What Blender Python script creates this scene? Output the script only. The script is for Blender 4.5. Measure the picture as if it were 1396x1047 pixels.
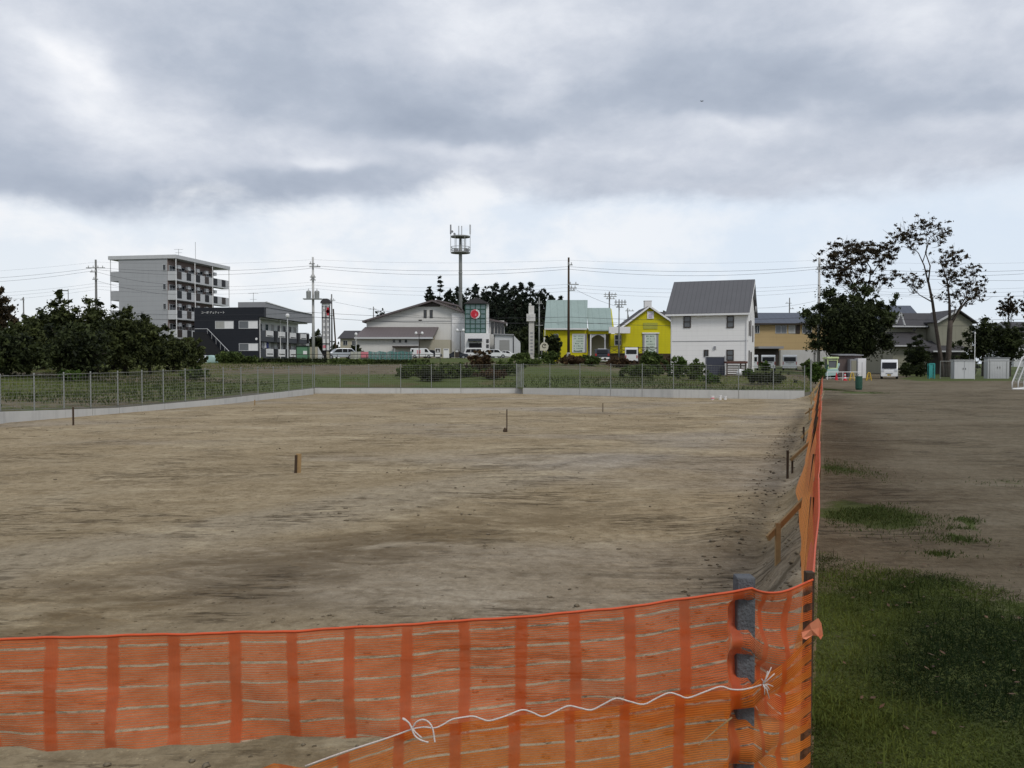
import bpy, bmesh, math, random
import numpy as np
from mathutils import Vector, Matrix
R = math.radians
SC = bpy.context.scene
COL = SC.collection
for _o in list(bpy.data.objects):
    bpy.data.objects.remove(_o)

# ------------------------------------------------------------------ camera
CAM = Vector((0.0, 0.0, 1.6))
FPX = 1130.0                      # focal length in photo pixels (photo 1396 x 1047)
HORIZ = 494.0                     # eye level in the photo
PITCH = math.atan((523.5 - HORIZ) / FPX)
cd = bpy.data.cameras.new('camera')
cd.sensor_fit = 'HORIZONTAL'; cd.sensor_width = 36.0
cd.lens = 36.0 * FPX / 1396.0
cd.clip_start = 0.05; cd.clip_end = 5000.0
cam = bpy.data.objects.new('camera', cd); COL.objects.link(cam)
cam.location = CAM; cam.rotation_euler = (R(90) - PITCH, 0, 0)
SC.camera = cam

# ------------------------------------------------------------------ exposure
SC.view_settings.view_transform = 'Standard'
SC.view_settings.look = 'None'
SC.view_settings.exposure = 0.12
SC.view_settings.gamma = 1.0

# ------------------------------------------------------------------ node helper
class NT:
    def __init__(s, tree):
        s.t = tree; s.t.nodes.clear()
    def n(s, typ, props=None, **ins):
        nd = s.t.nodes.new(typ)
        for k, v in (props or {}).items(): setattr(nd, k, v)
        for k, v in ins.items():
            key = int(k[1:]) if k[0] == '_' and k[1:].isdigit() else k.replace('_', ' ')
            s.put(nd.inputs[key], v)
        return nd
    def put(s, sock, v):
        if isinstance(v, bpy.types.NodeSocket): s.t.links.new(v, sock)
        elif isinstance(v, bpy.types.Node): s.t.links.new(v.outputs[0], sock)
        else:
            if isinstance(v, (tuple, list)) and len(v) == 3 and sock.type == 'RGBA': v = (*v, 1)
            sock.default_value = v
    def m(s, op, a, b=0.0, c=None, clamp=False):
        nd = s.n('ShaderNodeMath', {'operation': op, 'use_clamp': clamp}, _0=a, _1=b)
        if c is not None: s.put(nd.inputs[2], c)
        return nd.outputs[0]
    def add(s, a, b): return s.m('ADD', a, b)
    def sub(s, a, b): return s.m('SUBTRACT', a, b)
    def mul(s, a, b): return s.m('MULTIPLY', a, b)
    def mix(s, f, a, b, blend='MIX'):
        nd = s.n('ShaderNodeMix', {'data_type': 'RGBA', 'blend_type': blend, 'clamp_factor': True})
        s.put(nd.inputs[0], f); s.put(nd.inputs[6], a); s.put(nd.inputs[7], b)
        return nd.outputs[2]
    def noise(s, vec, scale, detail=4.0, rough=0.55, dist=0.0):
        nd = s.n('ShaderNodeTexNoise', None, Vector=vec, Scale=scale, Detail=detail, Roughness=rough, Distortion=dist)
        return nd.outputs[0]
    def step(s, v, lo, hi):
        nd = s.n('ShaderNodeMapRange', {'interpolation_type': 'SMOOTHSTEP'}, Value=v)
        nd.inputs[1].default_value = lo; nd.inputs[2].default_value = hi
        return nd.outputs[0]
    def map(s, vec, scale=(1, 1, 1), rot=(0, 0, 0), loc=(0, 0, 0)):
        nd = s.n('ShaderNodeMapping', None, Vector=vec)
        nd.inputs['Scale'].default_value = scale; nd.inputs['Rotation'].default_value = rot
        nd.inputs['Location'].default_value = loc
        return nd.outputs[0]

# ------------------------------------------------------------------ sky
SUN_EL, SUN_AZ = 48.0, 150.0      # sun behind cloud, behind the viewer and to the right (azimuth from +Y clockwise)
SKY_STRENGTH = 0.1
W = bpy.data.worlds.new('World'); SC.world = W; W.use_nodes = True
def make_sky():
    k = NT(W.node_tree)
    tc = k.n('ShaderNodeTexCoord').outputs['Generated']
    sx = k.n('ShaderNodeSeparateXYZ', None, Vector=tc)
    x, y, z = sx.outputs[0], sx.outputs[1], sx.outputs[2]
    az = k.m('ARCTAN2', x, y)
    el = k.m('ARCSINE', z)
    zz = k.m('MAXIMUM', k.add(z, 0.16), 0.05)
    plane = k.n('ShaderNodeCombineXYZ', None, X=k.m('DIVIDE', x, zz), Y=k.m('DIVIDE', y, zz), Z=0.0).outputs[0]
    n1 = k.noise(plane, 1.15, 7, 0.52, 0.35)
    n2 = k.noise(k.map(plane, loc=(7.3, 2.1, 0)), 2.6, 8, 0.66, 0.25)
    ang = k.n('ShaderNodeCombineXYZ', None, X=az, Y=k.mul(el, 1.65), Z=0.3).outputs[0]
    n3 = k.noise(ang, 9.0, 8, 0.60, 0.15)
    n4 = k.noise(k.map(ang, loc=(3, 1, 0)), 28.0, 5, 0.6, 0.3)
    nA = k.noise(ang, 5.0, 4, 0.5, 0.2)
    nB = k.noise(k.map(ang, loc=(5, 9, 2)), 5.0, 4, 0.5, 0.2)
    azw = k.add(az, k.mul(k.sub(nA, 0.5), 0.22))
    elw = k.add(el, k.mul(k.sub(nB, 0.5), 0.13))
    def blob(px, py, sx_, sy_):
        a = math.atan((px - 698) / FPX); e = math.atan((HORIZ - py) / FPX * math.cos(a))
        dx = k.mul(k.sub(azw, a), FPX / sx_); dy = k.mul(k.sub(elw, e), FPX / sy_)
        q = k.add(k.mul(dx, dx), k.mul(dy, dy))
        return k.m('POWER', 2.718, k.mul(q, -1.0))
    tot = 0.5
    for px, py, sx_, sy_, amp in BLOBS:
        tot = k.add(tot, k.mul(blob(px, py, sx_, sy_), amp))
    tot = k.add(tot, k.mul(k.sub(n1, 0.5), 0.42))
    tot = k.add(tot, k.mul(k.sub(n2, 0.5), 0.36))
    tot = k.add(tot, k.mul(k.sub(n3, 0.5), 0.50))
    tot = k.add(tot, k.mul(k.sub(n4, 0.5), 0.17))
    rp = k.n('ShaderNodeValToRGB', None, Fac=tot)
    els = rp.color_ramp.elements
    stops = [(0.0, (0.335, 0.385, 0.475)), (0.30, (0.425, 0.475, 0.565)), (0.55, (0.56, 0.60, 0.68)), (0.78, (0.72, 0.75, 0.81)), (1.0, (0.88, 0.89, 0.92))]
    els[0].position, els[0].color = stops[0][0], (*stops[0][1], 1)
    els[1].position, els[1].color = stops[-1][0], (*stops[-1][1], 1)
    for p, c in stops[1:-1]:
        e = els.new(p); e.color = (*c, 1)
    cloud = rp.outputs[0]
    # clear strip under the cloud base
    nis = k.n('ShaderNodeTexSky', {'sky_type': 'NISHITA', 'sun_disc': False, 'sun_elevation': R(SUN_EL), 'sun_rotation': R(SUN_AZ),
                                   'air_density': 1.0, 'dust_density': 1.5, 'ozone_density': 1.0}).outputs[0]
    nis01 = k.mix(1.0, nis, (0.1, 0.1, 0.1), 'MULTIPLY')
    pale = k.mix(k.step(az, -0.45, 0.5), (0.79, 0.828, 0.885), (0.735, 0.812, 0.915))
    clear = k.mix(0.82, nis01, pale)
    wisp = k.m('MULTIPLY', k.step(k.add(k.mul(n3, 0.65), k.mul(nA, 0.35)), 0.42, 0.62), k.add(0.35, k.mul(k.step(az, 0.5, 0.0), 0.65)))
    clear = k.mix(k.mul(wisp, 0.75), clear, (0.86, 0.87, 0.89))
    edge = k.add(k.add(R(10.8), k.mul(k.sub(nA, 0.5), 0.10)), k.add(k.mul(k.sub(n3, 0.5), 0.06), k.mul(k.step(az, -0.1, -0.5), -0.030)))
    cov = k.step(k.sub(el, edge), -0.012, 0.030)
    sky = k.mix(cov, clear, cloud)
    # below the horizon: dull earth
    sky = k.mix(k.step(el, -0.02, 0.0), (0.10, 0.095, 0.08), sky)
    sky = k.mix(1.0, sky, (1 / SKY_STRENGTH,) * 3, 'MULTIPLY')
    bg = k.n('ShaderNodeBackground', None, Color=sky, Strength=SKY_STRENGTH)
    k.n('ShaderNodeOutputWorld', None, Surface=bg)
BLOBS = [(80, 72, 60, 40, 0.48), (150, 130, 120, 40, 0.18), (40, 10, 130, 25, 0.10), (0, 190, 150, 40, -0.08), (120, 262, 280, 34, -0.30), (380, 265, 160, 22, -0.24),
         (60, 330, 130, 25, 0.15), (330, 60, 130, 60, -0.22), (560, 165, 170, 45, -0.36), (660, 180, 120, 28, -0.22), (260, 190, 140, 30, 0.10),
         (430, 238, 70, 14, 0.28), (700, 25, 120, 34, 0.30), (640, 210, 130, 17, 0.28), (760, 110, 60, 40, 0.16),
         (880, 135, 120, 38, -0.30), (1090, 105, 150, 36, -0.30), (1280, 130, 150, 34, -0.28), (1230, 35, 60, 50, 0.18), (1390, 30, 120, 60, 0.16), (1030, 172, 110, 18, 0.26),
         (1000, 215, 230, 25, 0.12), (1230, 195, 150, 18, -0.14), (1320, 178, 90, 14, 0.18), (1180, 245, 220, 16, -0.05), (960, 30, 150, 30, 0.06)]
make_sky()
sd = bpy.data.lights.new('sun', 'SUN'); sd.energy = 1.5; sd.angle = R(16); sd.color = (1.0, 0.95, 0.88)
sun = bpy.data.objects.new('sun', sd); COL.objects.link(sun)
_sdir = Vector((math.sin(R(SUN_AZ)) * math.cos(R(SUN_EL)), math.cos(R(SUN_AZ)) * math.cos(R(SUN_EL)), math.sin(R(SUN_EL))))
sun.rotation_euler = _sdir.to_track_quat('Z', 'Y').to_euler()
sun.location = (0, -20, 60)

# ------------------------------------------------------------------ photo pixel -> point at a given distance
_fw = Vector((0, math.cos(PITCH), -math.sin(PITCH))); _up = Vector((0, math.sin(PITCH), math.cos(PITCH)))
def at(px, py, Y):
    d = Vector((1, 0, 0)) * ((px - 698.0) / FPX) + _up * ((523.5 - py) / FPX) + _fw
    return CAM + d * (Y / d.y)
def xa(px, Y): return (px - 698.0) / FPX * Y
def za(py, Y): return at(698, py, Y).z

# ------------------------------------------------------------------ objects
def tag(o, label=None, cat=None, group=None, kind=None):
    if label: o['label'] = label
    if cat: o['category'] = cat
    if group: o['group'] = group
    if kind: o['kind'] = kind
    return o
def thing(name, label, cat, loc=(0, 0, 0), rz=0.0, group=None):
    o = bpy.data.objects.new(name, None); COL.objects.link(o)
    o.empty_display_size = 0.3
    o.location = loc; o.rotation_euler = (0, 0, rz)
    return tag(o, label, cat, group)
def copy_tree(o, parent=None):
    c = o.copy(); COL.objects.link(c)
    if parent is not None: c.parent = parent
    for ch in list(o.children): copy_tree(ch, c)
    return c

class MB:
    def __init__(s): s.v = []; s.f = []
    def _add(s, vs, fs):
        b = len(s.v); s.v += [tuple(p) for p in vs]; s.f += [tuple(b + i for i in f) for f in fs]
        return s
    def box(s, x0, x1, y0, y1, z0, z1):
        return s._add([(x0, y0, z0), (x1, y0, z0), (x1, y1, z0), (x0, y1, z0), (x0, y0, z1), (x1, y0, z1), (x1, y1, z1), (x0, y1, z1)],
                      [(0, 3, 2, 1), (4, 5, 6, 7), (0, 1, 5, 4), (1, 2, 6, 5), (2, 3, 7, 6), (3, 0, 4, 7)])
    def bar(s, p, q, w, h=None, up=(0, 0, 1)):
        p, q = Vector(p), Vector(q); h = h or w
        d = (q - p).normalized(); u = Vector(up)
        if abs(d.dot(u)) > 0.98: u = Vector((0, 1, 0))
        a = d.cross(u).normalized() * (w / 2); b = a.cross(d).normalized() * (h / 2)
        vs = [p - a - b, p + a - b, p + a + b, p - a + b, q - a - b, q + a - b, q + a + b, q - a + b]
        return s._add(vs, [(0, 3, 2, 1), (4, 5, 6, 7), (0, 1, 5, 4), (1, 2, 6, 5), (2, 3, 7, 6), (3, 0, 4, 7)])
    def tube(s, pts, r, n=6):
        pts = [Vector(p) for p in pts]; m = len(pts)
        rs = r if isinstance(r, (list, tuple)) else [r] * m
        vs = []; fs = []
        ref = None
        for i, p in enumerate(pts):
            d = (pts[min(i + 1, m - 1)] - pts[max(i - 1, 0)]).normalized()
            if ref is None:
                ref = Vector((0, 0, 1)) if abs(d.z) < 0.9 else Vector((1, 0, 0))
            a = d.cross(ref)
            if a.length < 1e-4: a = d.orthogonal()
            a.normalize(); b = a.cross(d).normalized()
            ref = b
            for j in range(n):
                t = 2 * math.pi * j / n
                vs.append(p + (a * math.cos(t) + b * math.sin(t)) * rs[i])
        for i in range(m - 1):
            for j in range(n):
                fs.append((i * n + j, i * n + (j + 1) % n, (i + 1) * n + (j + 1) % n, (i + 1) * n + j))
        fs.append(tuple(range(n - 1, -1, -1))); fs.append(tuple((m - 1) * n + j for j in range(n)))
        return s._add(vs, fs)
    def prism(s, poly, axis, a, b):
        n = len(poly)
        def P(u, w, t):
            return {'x': (t, u, w), 'y': (u, t, w), 'z': (u, w, t)}[axis]
        vs = [P(u, w, a) for u, w in poly] + [P(u, w, b) for u, w in poly]
        fs = [tuple(range(n)), tuple(range(2 * n - 1, n - 1, -1))] + [(i, (i + 1) % n, n + (i + 1) % n, n + i) for i in range(n)]
        return s._add(vs, fs)
    def face(s, pts): return s._add(pts, [tuple(range(len(pts)))])
    def slab(s, pts, t):
        """a sloping plate: outline pts (coplanar, 3-D), thickness t straight down"""
        n = len(pts); vs = [tuple(p) for p in pts] + [(p[0], p[1], p[2] - t) for p in pts]
        fs = [tuple(range(n)), tuple(range(2 * n - 1, n - 1, -1))] + [(i, (i + 1) % n, n + (i + 1) % n, n + i) for i in range(n)]
        return s._add(vs, fs)
    def lathe(s, prof, cx=0, cy=0, n=12):
        vs = []; fs = []; m = len(prof)
        for r, z in prof:
            for j in range(n):
                t = 2 * math.pi * j / n; vs.append((cx + r * math.cos(t), cy + r * math.sin(t), z))
        for i in range(m - 1):
            for j in range(n): fs.append((i * n + j, i * n + (j + 1) % n, (i + 1) * n + (j + 1) % n, (i + 1) * n + j))
        fs.append(tuple(range(n - 1, -1, -1))); fs.append(tuple((m - 1) * n + j for j in range(n)))
        return s._add(vs, fs)
    def disc(s, c, r, axis='y', t=0.03, n=20):
        poly = [(r * math.cos(2 * math.pi * i / n), r * math.sin(2 * math.pi * i / n)) for i in range(n)]
        if axis == 'y': return s.prism([(c[0] + u, c[2] + w) for u, w in poly], 'y', c[1] - t / 2, c[1] + t / 2)
        if axis == 'x': return s.prism([(c[1] + u, c[2] + w) for u, w in poly], 'x', c[0] - t / 2, c[0] + t / 2)
        return s.prism([(c[0] + u, c[1] + w) for u, w in poly], 'z', c[2] - t / 2, c[2] + t / 2)
    def split(s, name, mat, parent=None, k=8, **kw):
        """each run of k vertices becomes a mesh of its own"""
        for i in range(0, len(s.v), k):
            b = MB(); b.v = s.v[i:i + k]; b.f = [tuple(q - i for q in f) for f in s.f if i <= f[0] < i + k]
            b.build(name, mat, parent, **kw)
    def build(s, name, mat, parent=None, loc=(0, 0, 0), rz=0.0, smooth=False, bevel=0.0):
        me = bpy.data.meshes.new(name); me.from_pydata(s.v, [], s.f)
        bm = bmesh.new(); bm.from_mesh(me)
        bmesh.ops.recalc_face_normals(bm, faces=bm.faces)
        if bevel: bmesh.ops.bevel(bm, geom=bm.edges[:], offset=bevel, segments=2, affect='EDGES', profile=0.5)
        bm.to_mesh(me); bm.free()
        if smooth: me.shade_smooth()
        me.materials.append(mat)
        o = bpy.data.objects.new(name, me); COL.objects.link(o)
        o.location = loc; o.rotation_euler = (0, 0, rz)
        if parent is not None: o.parent = parent
        return o

def np_mesh(name, V, F, mat, parent=None, tint=None, smooth=False):
    """V (n,3), F (m,k) arrays -> object; tint: per-vertex value stored as a float attribute"""
    me = bpy.data.meshes.new(name)
    n, m, k = len(V), len(F), F.shape[1]
    me.vertices.add(n); me.vertices.foreach_set('co', np.asarray(V, np.float32).ravel())
    me.loops.add(m * k); me.loops.foreach_set('vertex_index', F.astype(np.int32).ravel())
    me.polygons.add(m); me.polygons.foreach_set('loop_start', np.arange(0, m * k, k, dtype=np.int32))
    me.update(calc_edges=True)
    if tint is not None:
        for nm, arr in (tint.items() if isinstance(tint, dict) else [('tint', tint)]):
            a = me.attributes.new(nm, 'FLOAT', 'POINT'); a.data.foreach_set('value', np.asarray(arr, np.float32))
    if smooth: me.shade_smooth()
    me.validate()
    me.materials.append(mat)
    o = bpy.data.objects.new(name, me); COL.objects.link(o)
    if parent is not None: o.parent = parent
    return o

# ------------------------------------------------------------------ materials
def pm(name, col, rough=0.8, var=0.18, scale=2.0, metal=0.0, spec=0.3, streak=0.0, bump=0.0, bscale=20.0, stripe=None, dirt=None):
    """procedural painted / plain surface: tone noise, optional run-off streaks, optional ribs"""
    m = bpy.data.materials.new(name); m.use_nodes = True
    k = NT(m.node_tree)
    pos = k.n('ShaderNodeTexCoord').outputs['Object']
    c = k.mix(k.noise(pos, scale, 5, 0.6), tuple(v * (1 - var) for v in col), tuple(min(1, v * (1 + var)) for v in col))
    if streak:
        st = k.step(k.noise(k.map(pos, (2.5, 2.5, 0.18)), 1.6, 5, 0.65), 0.48, 0.78)
        c = k.mix(k.mul(st, streak), c, dirt or tuple(v * 0.45 for v in col))
    hgt = k.noise(pos, bscale, 4, 0.6)
    if stripe:                                      # (axis, period, depth, darkness)
        ax, per, dep, drk = stripe
        s = k.n('ShaderNodeSeparateXYZ', None, Vector=pos).outputs['XYZ'.index(ax)]
        fr = k.m('PINGPONG', s, per / 2)
        line = k.step(fr, per * 0.10, per * 0.02)
        c = k.mix(k.mul(line, drk), c, tuple(v * 0.35 for v in col))
        hgt = k.add(k.mul(hgt, 0.2), k.mul(line, -dep))
        bump = max(bump, 0.3)
    b = k.n('ShaderNodeBsdfPrincipled', None, Base_Color=c, Roughness=rough, Metallic=metal)
    b.inputs['Specular IOR Level'].default_value = spec
    if bump:
        bp = k.n('ShaderNodeBump', None, Strength=bump, Distance=0.02, Height=hgt)
        k.put(b.inputs['Normal'], bp)
    k.n('ShaderNodeOutputMaterial', None, Surface=b)
    return m
def glass_mat(name, col=(0.02, 0.025, 0.03), rough=0.08):
    return pm(name, col, rough, 0.3, 0.7, spec=0.6)
def leaf_mat(name, dark, light, transl=0.25, rough=0.6):
    m = bpy.data.materials.new(name); m.use_nodes = True
    k = NT(m.node_tree)
    t = k.n('ShaderNodeAttribute', {'attribute_name': 'tint'}).outputs['Fac']
    c = k.mix(t, dark, light)
    d = k.n('ShaderNodeBsdfPrincipled', None, Base_Color=c, Roughness=rough)
    d.inputs['Specular IOR Level'].default_value = 0.12
    tr = k.n('ShaderNodeBsdfTranslucent', None, Color=c)
    mx = k.n('ShaderNodeMixShader', None, _0=transl, _1=d.outputs[0], _2=tr.outputs[0])
    k.n('ShaderNodeOutputMaterial', None, Surface=mx)
    return m
M = {}
M['conc'] = pm('concrete', (0.47, 0.47, 0.455), 0.9, 0.14, 0.9, streak=0.35, bump=0.15)
M['conc_dark'] = pm('weathered_concrete', (0.16, 0.16, 0.155), 0.9, 0.2, 1.5, streak=0.3)
M['galv'] = pm('galvanised_steel', (0.27, 0.28, 0.27), 0.55, 0.15, 6, metal=0.3)
M['fence_wire'] = pm('fence_wire', (0.20, 0.205, 0.19), 0.5, 0.15, 6, metal=0.3)
M['wood_grey'] = pm('weathered_grey_wood', (0.098, 0.103, 0.112), 0.9, 0.45, 14, streak=0.6, bump=0.6, bscale=90)
M['wood_brown'] = pm('damp_brown_wood', (0.055, 0.036, 0.022), 0.9, 0.4, 14, streak=0.4, bump=0.4, bscale=80)
M['wood_tan'] = pm('sawn_tan_wood', (0.30, 0.20, 0.095), 0.85, 0.35, 12, streak=0.4, bump=0.3, bscale=80)
M['rope'] = pm('white_rope', (0.68, 0.6, 0.56), 0.9, 0.15, 60, bump=0.5, bscale=400)
M['white'] = pm('white_paint', (0.72, 0.72, 0.72), 0.7, 0.06, 1.0, streak=0.12)
M['offwhite'] = pm('offwhite_render', (0.60, 0.595, 0.57), 0.85, 0.08, 0.6, streak=0.18)
M['white_wall'] = pm('white_siding', (0.78, 0.775, 0.76), 0.75, 0.05, 0.5, streak=0.10, stripe=('Z', 0.46, 0.2, 0.10))
M['grey_wall'] = pm('grey_tile_wall', (0.36, 0.37, 0.385), 0.8, 0.08, 0.4, streak=0.2, stripe=('Z', 0.7, 0.2, 0.14))
M['pale_grey'] = pm('pale_grey_paint', (0.50, 0.51, 0.52), 0.7, 0.08, 1, streak=0.15)
M['mid_grey'] = pm('mid_grey_paint', (0.25, 0.255, 0.27), 0.6, 0.1, 1, streak=0.15)
M['dark_grey'] = pm('dark_grey_cladding', (0.055, 0.06, 0.07), 0.5, 0.15, 0.8, stripe=('Z', 0.3, 0.2, 0.3))
M['black_wall'] = pm('black_siding', (0.012, 0.014, 0.02), 0.45, 0.2, 0.6, stripe=('Z', 0.35, 0.2, 0.3))
M['black'] = pm('black_paint', (0.012, 0.012, 0.014), 0.5, 0.2, 3)
M['pink_wall'] = pm('pinkish_brown_tile', (0.22, 0.165, 0.15), 0.85, 0.15, 1.5, stripe=('Z', 0.25, 0.1, 0.2))
M['corrug'] = pm('white_corrugated_wall', (0.74, 0.75, 0.73), 0.7, 0.08, 0.8, streak=0.2, stripe=('Y', 0.45, 0.3, 0.35))
M['seam_roof'] = pm('dark_seam_roof', (0.075, 0.08, 0.09), 0.55, 0.12, 0.7, stripe=('Y', 0.45, 0.4, 0.35), spec=0.4)
M['seam_roof_x'] = pm('grey_seam_roof', (0.105, 0.105, 0.112), 0.6, 0.10, 0.7, stripe=('X', 0.42, 0.4, 0.40), spec=0.3)
M['brown_roof'] = pm('brown_grey_roof', (0.13, 0.11, 0.11), 0.7, 0.12, 0.5, stripe=('X', 0.6, 0.3, 0.2))
M['blue_roof'] = pm('blue_grey_roof', (0.075, 0.088, 0.115), 0.6, 0.12, 0.6, stripe=('X', 0.9, 0.3, 0.25), spec=0.4)
M['tile_roof'] = pm('dark_tile_roof', (0.055, 0.052, 0.055), 0.7, 0.2, 1.5, stripe=('Z', 0.16, 0.5, 0.5))
M['green_roof'] = pm('pale_green_roof', (0.27, 0.345, 0.325), 0.7, 0.12, 0.6, streak=0.3, stripe=('X', 0.9, 0.3, 0.18))
M['yellow'] = pm('yellow_wall', (0.56, 0.50, 0.012), 0.8, 0.12, 0.7, streak=0.35, dirt=(0.36, 0.30, 0.03), stripe=('Z', 0.30, 0.1, 0.10))
M['tan_wall'] = pm('tan_wall', (0.43, 0.315, 0.16), 0.85, 0.08, 0.6, streak=0.15, stripe=('Z', 0.9, 0.2, 0.12))
M['beige'] = pm('beige_wall', (0.40, 0.37, 0.29), 0.85, 0.1, 0.6, streak=0.2)
M['drab_wall'] = pm('drab_olive_wall', (0.26, 0.255, 0.20), 0.9, 0.15, 0.7, streak=0.3)
M['glass'] = glass_mat('dark_glass'); M['glass_grey'] = glass_mat('grey_glass', (0.10, 0.11, 0.12), 0.15)
M['car_glass'] = pm('car_window_glass', (0.012, 0.013, 0.015), 0.15, 0.2, 1, spec=0.22)
M['curtain'] = pm('curtained_glass', (0.35, 0.35, 0.33), 0.35, 0.2, 3)
M['teal_glass'] = glass_mat('teal_glass', (0.13, 0.20, 0.205), 0.2)
M['frame_dark'] = pm('dark_window_frame', (0.045, 0.035, 0.03), 0.5, 0.1)
M['alum'] = pm('aluminium_frame', (0.52, 0.53, 0.54), 0.45, 0.08, metal=0.2)
M['red'] = pm('red_paint', (0.50, 0.02, 0.04), 0.5, 0.15, 3)
M['pink'] = pm('pale_red_paint', (0.62, 0.20, 0.24), 0.5, 0.15, 3)
M['green_dark'] = pm('dark_green_paint', (0.02, 0.075, 0.05), 0.6, 0.3, 5, streak=0.3)
M['teal'] = pm('teal_paint', (0.05, 0.30, 0.29), 0.55, 0.15, 4, streak=0.2)
M['teal_pale'] = pm('pale_teal_paint', (0.33, 0.47, 0.45), 0.5, 0.12, 3)
M['lime'] = pm('lime_paint', (0.50, 0.60, 0.30), 0.5, 0.1, 3)
M['yellow_pipe'] = pm('yellow_pipe', (0.60, 0.40, 0.04), 0.5, 0.15, 6)
M['car_white'] = pm('white_car_paint', (0.72, 0.73, 0.74), 0.25, 0.04, 1, spec=0.5)
M['car_silver'] = pm('silver_car_paint', (0.45, 0.48, 0.52), 0.3, 0.05, 1, metal=0.3, spec=0.5)
M['car_dark'] = pm('dark_car_paint', (0.02, 0.025, 0.035), 0.25, 0.1, 1, spec=0.5)
M['tyre'] = pm('tyre_rubber', (0.012, 0.012, 0.012), 0.9, 0.2, 8)
M['rim'] = pm('wheel_rim', (0.35, 0.36, 0.37), 0.4, 0.1, 5, metal=0.5)
M['lamp_red'] = pm('red_lens', (0.35, 0.02, 0.015), 0.3, 0.1)
M['lamp_clear'] = pm('clear_lens', (0.55, 0.57, 0.6), 0.2, 0.1)
M['plate'] = pm('white_number_plate', (0.6, 0.6, 0.58), 0.5, 0.05); M['plate_y'] = pm('yellow_number_plate', (0.65, 0.45, 0.03), 0.5, 0.05)
M['bark'] = pm('grey_bark', (0.075, 0.06, 0.05), 0.95, 0.35, 5, bump=0.5, bscale=30)
M['bark_dark'] = pm('dark_bark', (0.03, 0.025, 0.02), 0.95, 0.35, 5, bump=0.5, bscale=30)
M['wire'] = pm('black_cable', (0.035, 0.035, 0.04), 0.6, 0.1)
M['porcelain'] = pm('insulator_porcelain', (0.5, 0.5, 0.5), 0.3, 0.1)
M['leaf_dark'] = leaf_mat('dark_evergreen_leaves', (0.010, 0.014, 0.008), (0.068, 0.086, 0.030))
M['leaf_orch'] = leaf_mat('dull_orchard_leaves', (0.014, 0.020, 0.009), (0.098, 0.116, 0.038))
M['leaf_red'] = leaf_mat('bronze_leaves', (0.022, 0.018, 0.011), (0.080, 0.060, 0.032))
M['leaf_bush'] = leaf_mat('green_bush_leaves', (0.030, 0.050, 0.014), (0.140, 0.185, 0.052))
M['leaf_fresh'] = leaf_mat('fresh_green_leaves', (0.030, 0.060, 0.013), (0.11, 0.17, 0.035))
M['leaf_russet'] = leaf_mat('russet_bush_leaves', (0.045, 0.028, 0.018), (0.13, 0.085, 0.04))
M['leaf_pine'] = leaf_mat('dark_conifer_needles', (0.008, 0.013, 0.010), (0.036, 0.048, 0.028), 0.1)
M['grass'] = leaf_mat('grass_blades', (0.014, 0.028, 0.007), (0.155, 0.195, 0.042), 0.3)  # dark blade colours carry the shade over the near foreground
M['drygrass'] = leaf_mat('field_weeds', (0.032, 0.048, 0.010), (0.15, 0.175, 0.05), 0.3)

def text_mesh(body, size, depth=0.01):
    c = bpy.data.curves.new('txt', 'FONT'); c.body = body; c.size = size; c.extrude = depth
    c.align_x = 'CENTER'; c.align_y = 'CENTER'
    o = bpy.data.objects.new('txt', c); COL.objects.link(o)
    bpy.context.view_layer.update()
    dg = bpy.context.evaluated_depsgraph_get()
    me = bpy.data.meshes.new_from_object(o.evaluated_get(dg))
    bpy.data.objects.remove(o)
    return me
def lettering(body, size, mat, parent, loc, rz=0.0, name='lettering', italic=0.0):
    me = text_mesh(body, size); me.materials.clear(); me.materials.append(mat)
    o = bpy.data.objects.new(name, me); COL.objects.link(o)
    o.parent = parent; o.location = loc; o.rotation_euler = (R(90), 0, rz)
    return o
def window(parent, x, y, z, w, h, rz=0.0, frame='alum', pane='glass', mull='v', t=0.06, name='window', shutter=None):
    """a framed window centred at x, z on the wall plane; rz turns it onto a side wall"""
    b = MB(); a = w / 2; c = h / 2
    b.box(-a, a, -0.06, 0.03, c - t, c).box(-a, a, -0.07, 0.03, -c, -c + t)
    b.box(-a, -a + t, -0.06, 0.03, -c + t, c - t).box(a - t, a, -0.06, 0.03, -c + t, c - t)
    if 'v' in mull: b.box(-t / 2, t / 2, -0.05, 0.02, -c + t, c - t)
    if 'h' in mull: b.box(-a + t, a - t, -0.045, 0.02, -t / 2, t / 2)
    fr = b.build(name, M[frame], parent, (x, y, z), rz)
    if shutter:                                    # right half closed by a pale shutter
        MB().box(-a + t, -t / 2, -0.03, 0.0, -c + t, c - t).build('pane', M[pane], fr)
        MB().box(t / 2, a - t, -0.04, 0.0, -c + t, c - t).build('shutter', M[shutter], fr)
    else:
        MB().box(-a + t, a - t, -0.03, 0.0, -c + t, c - t).build('pane', M[pane], fr)
    return fr
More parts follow.
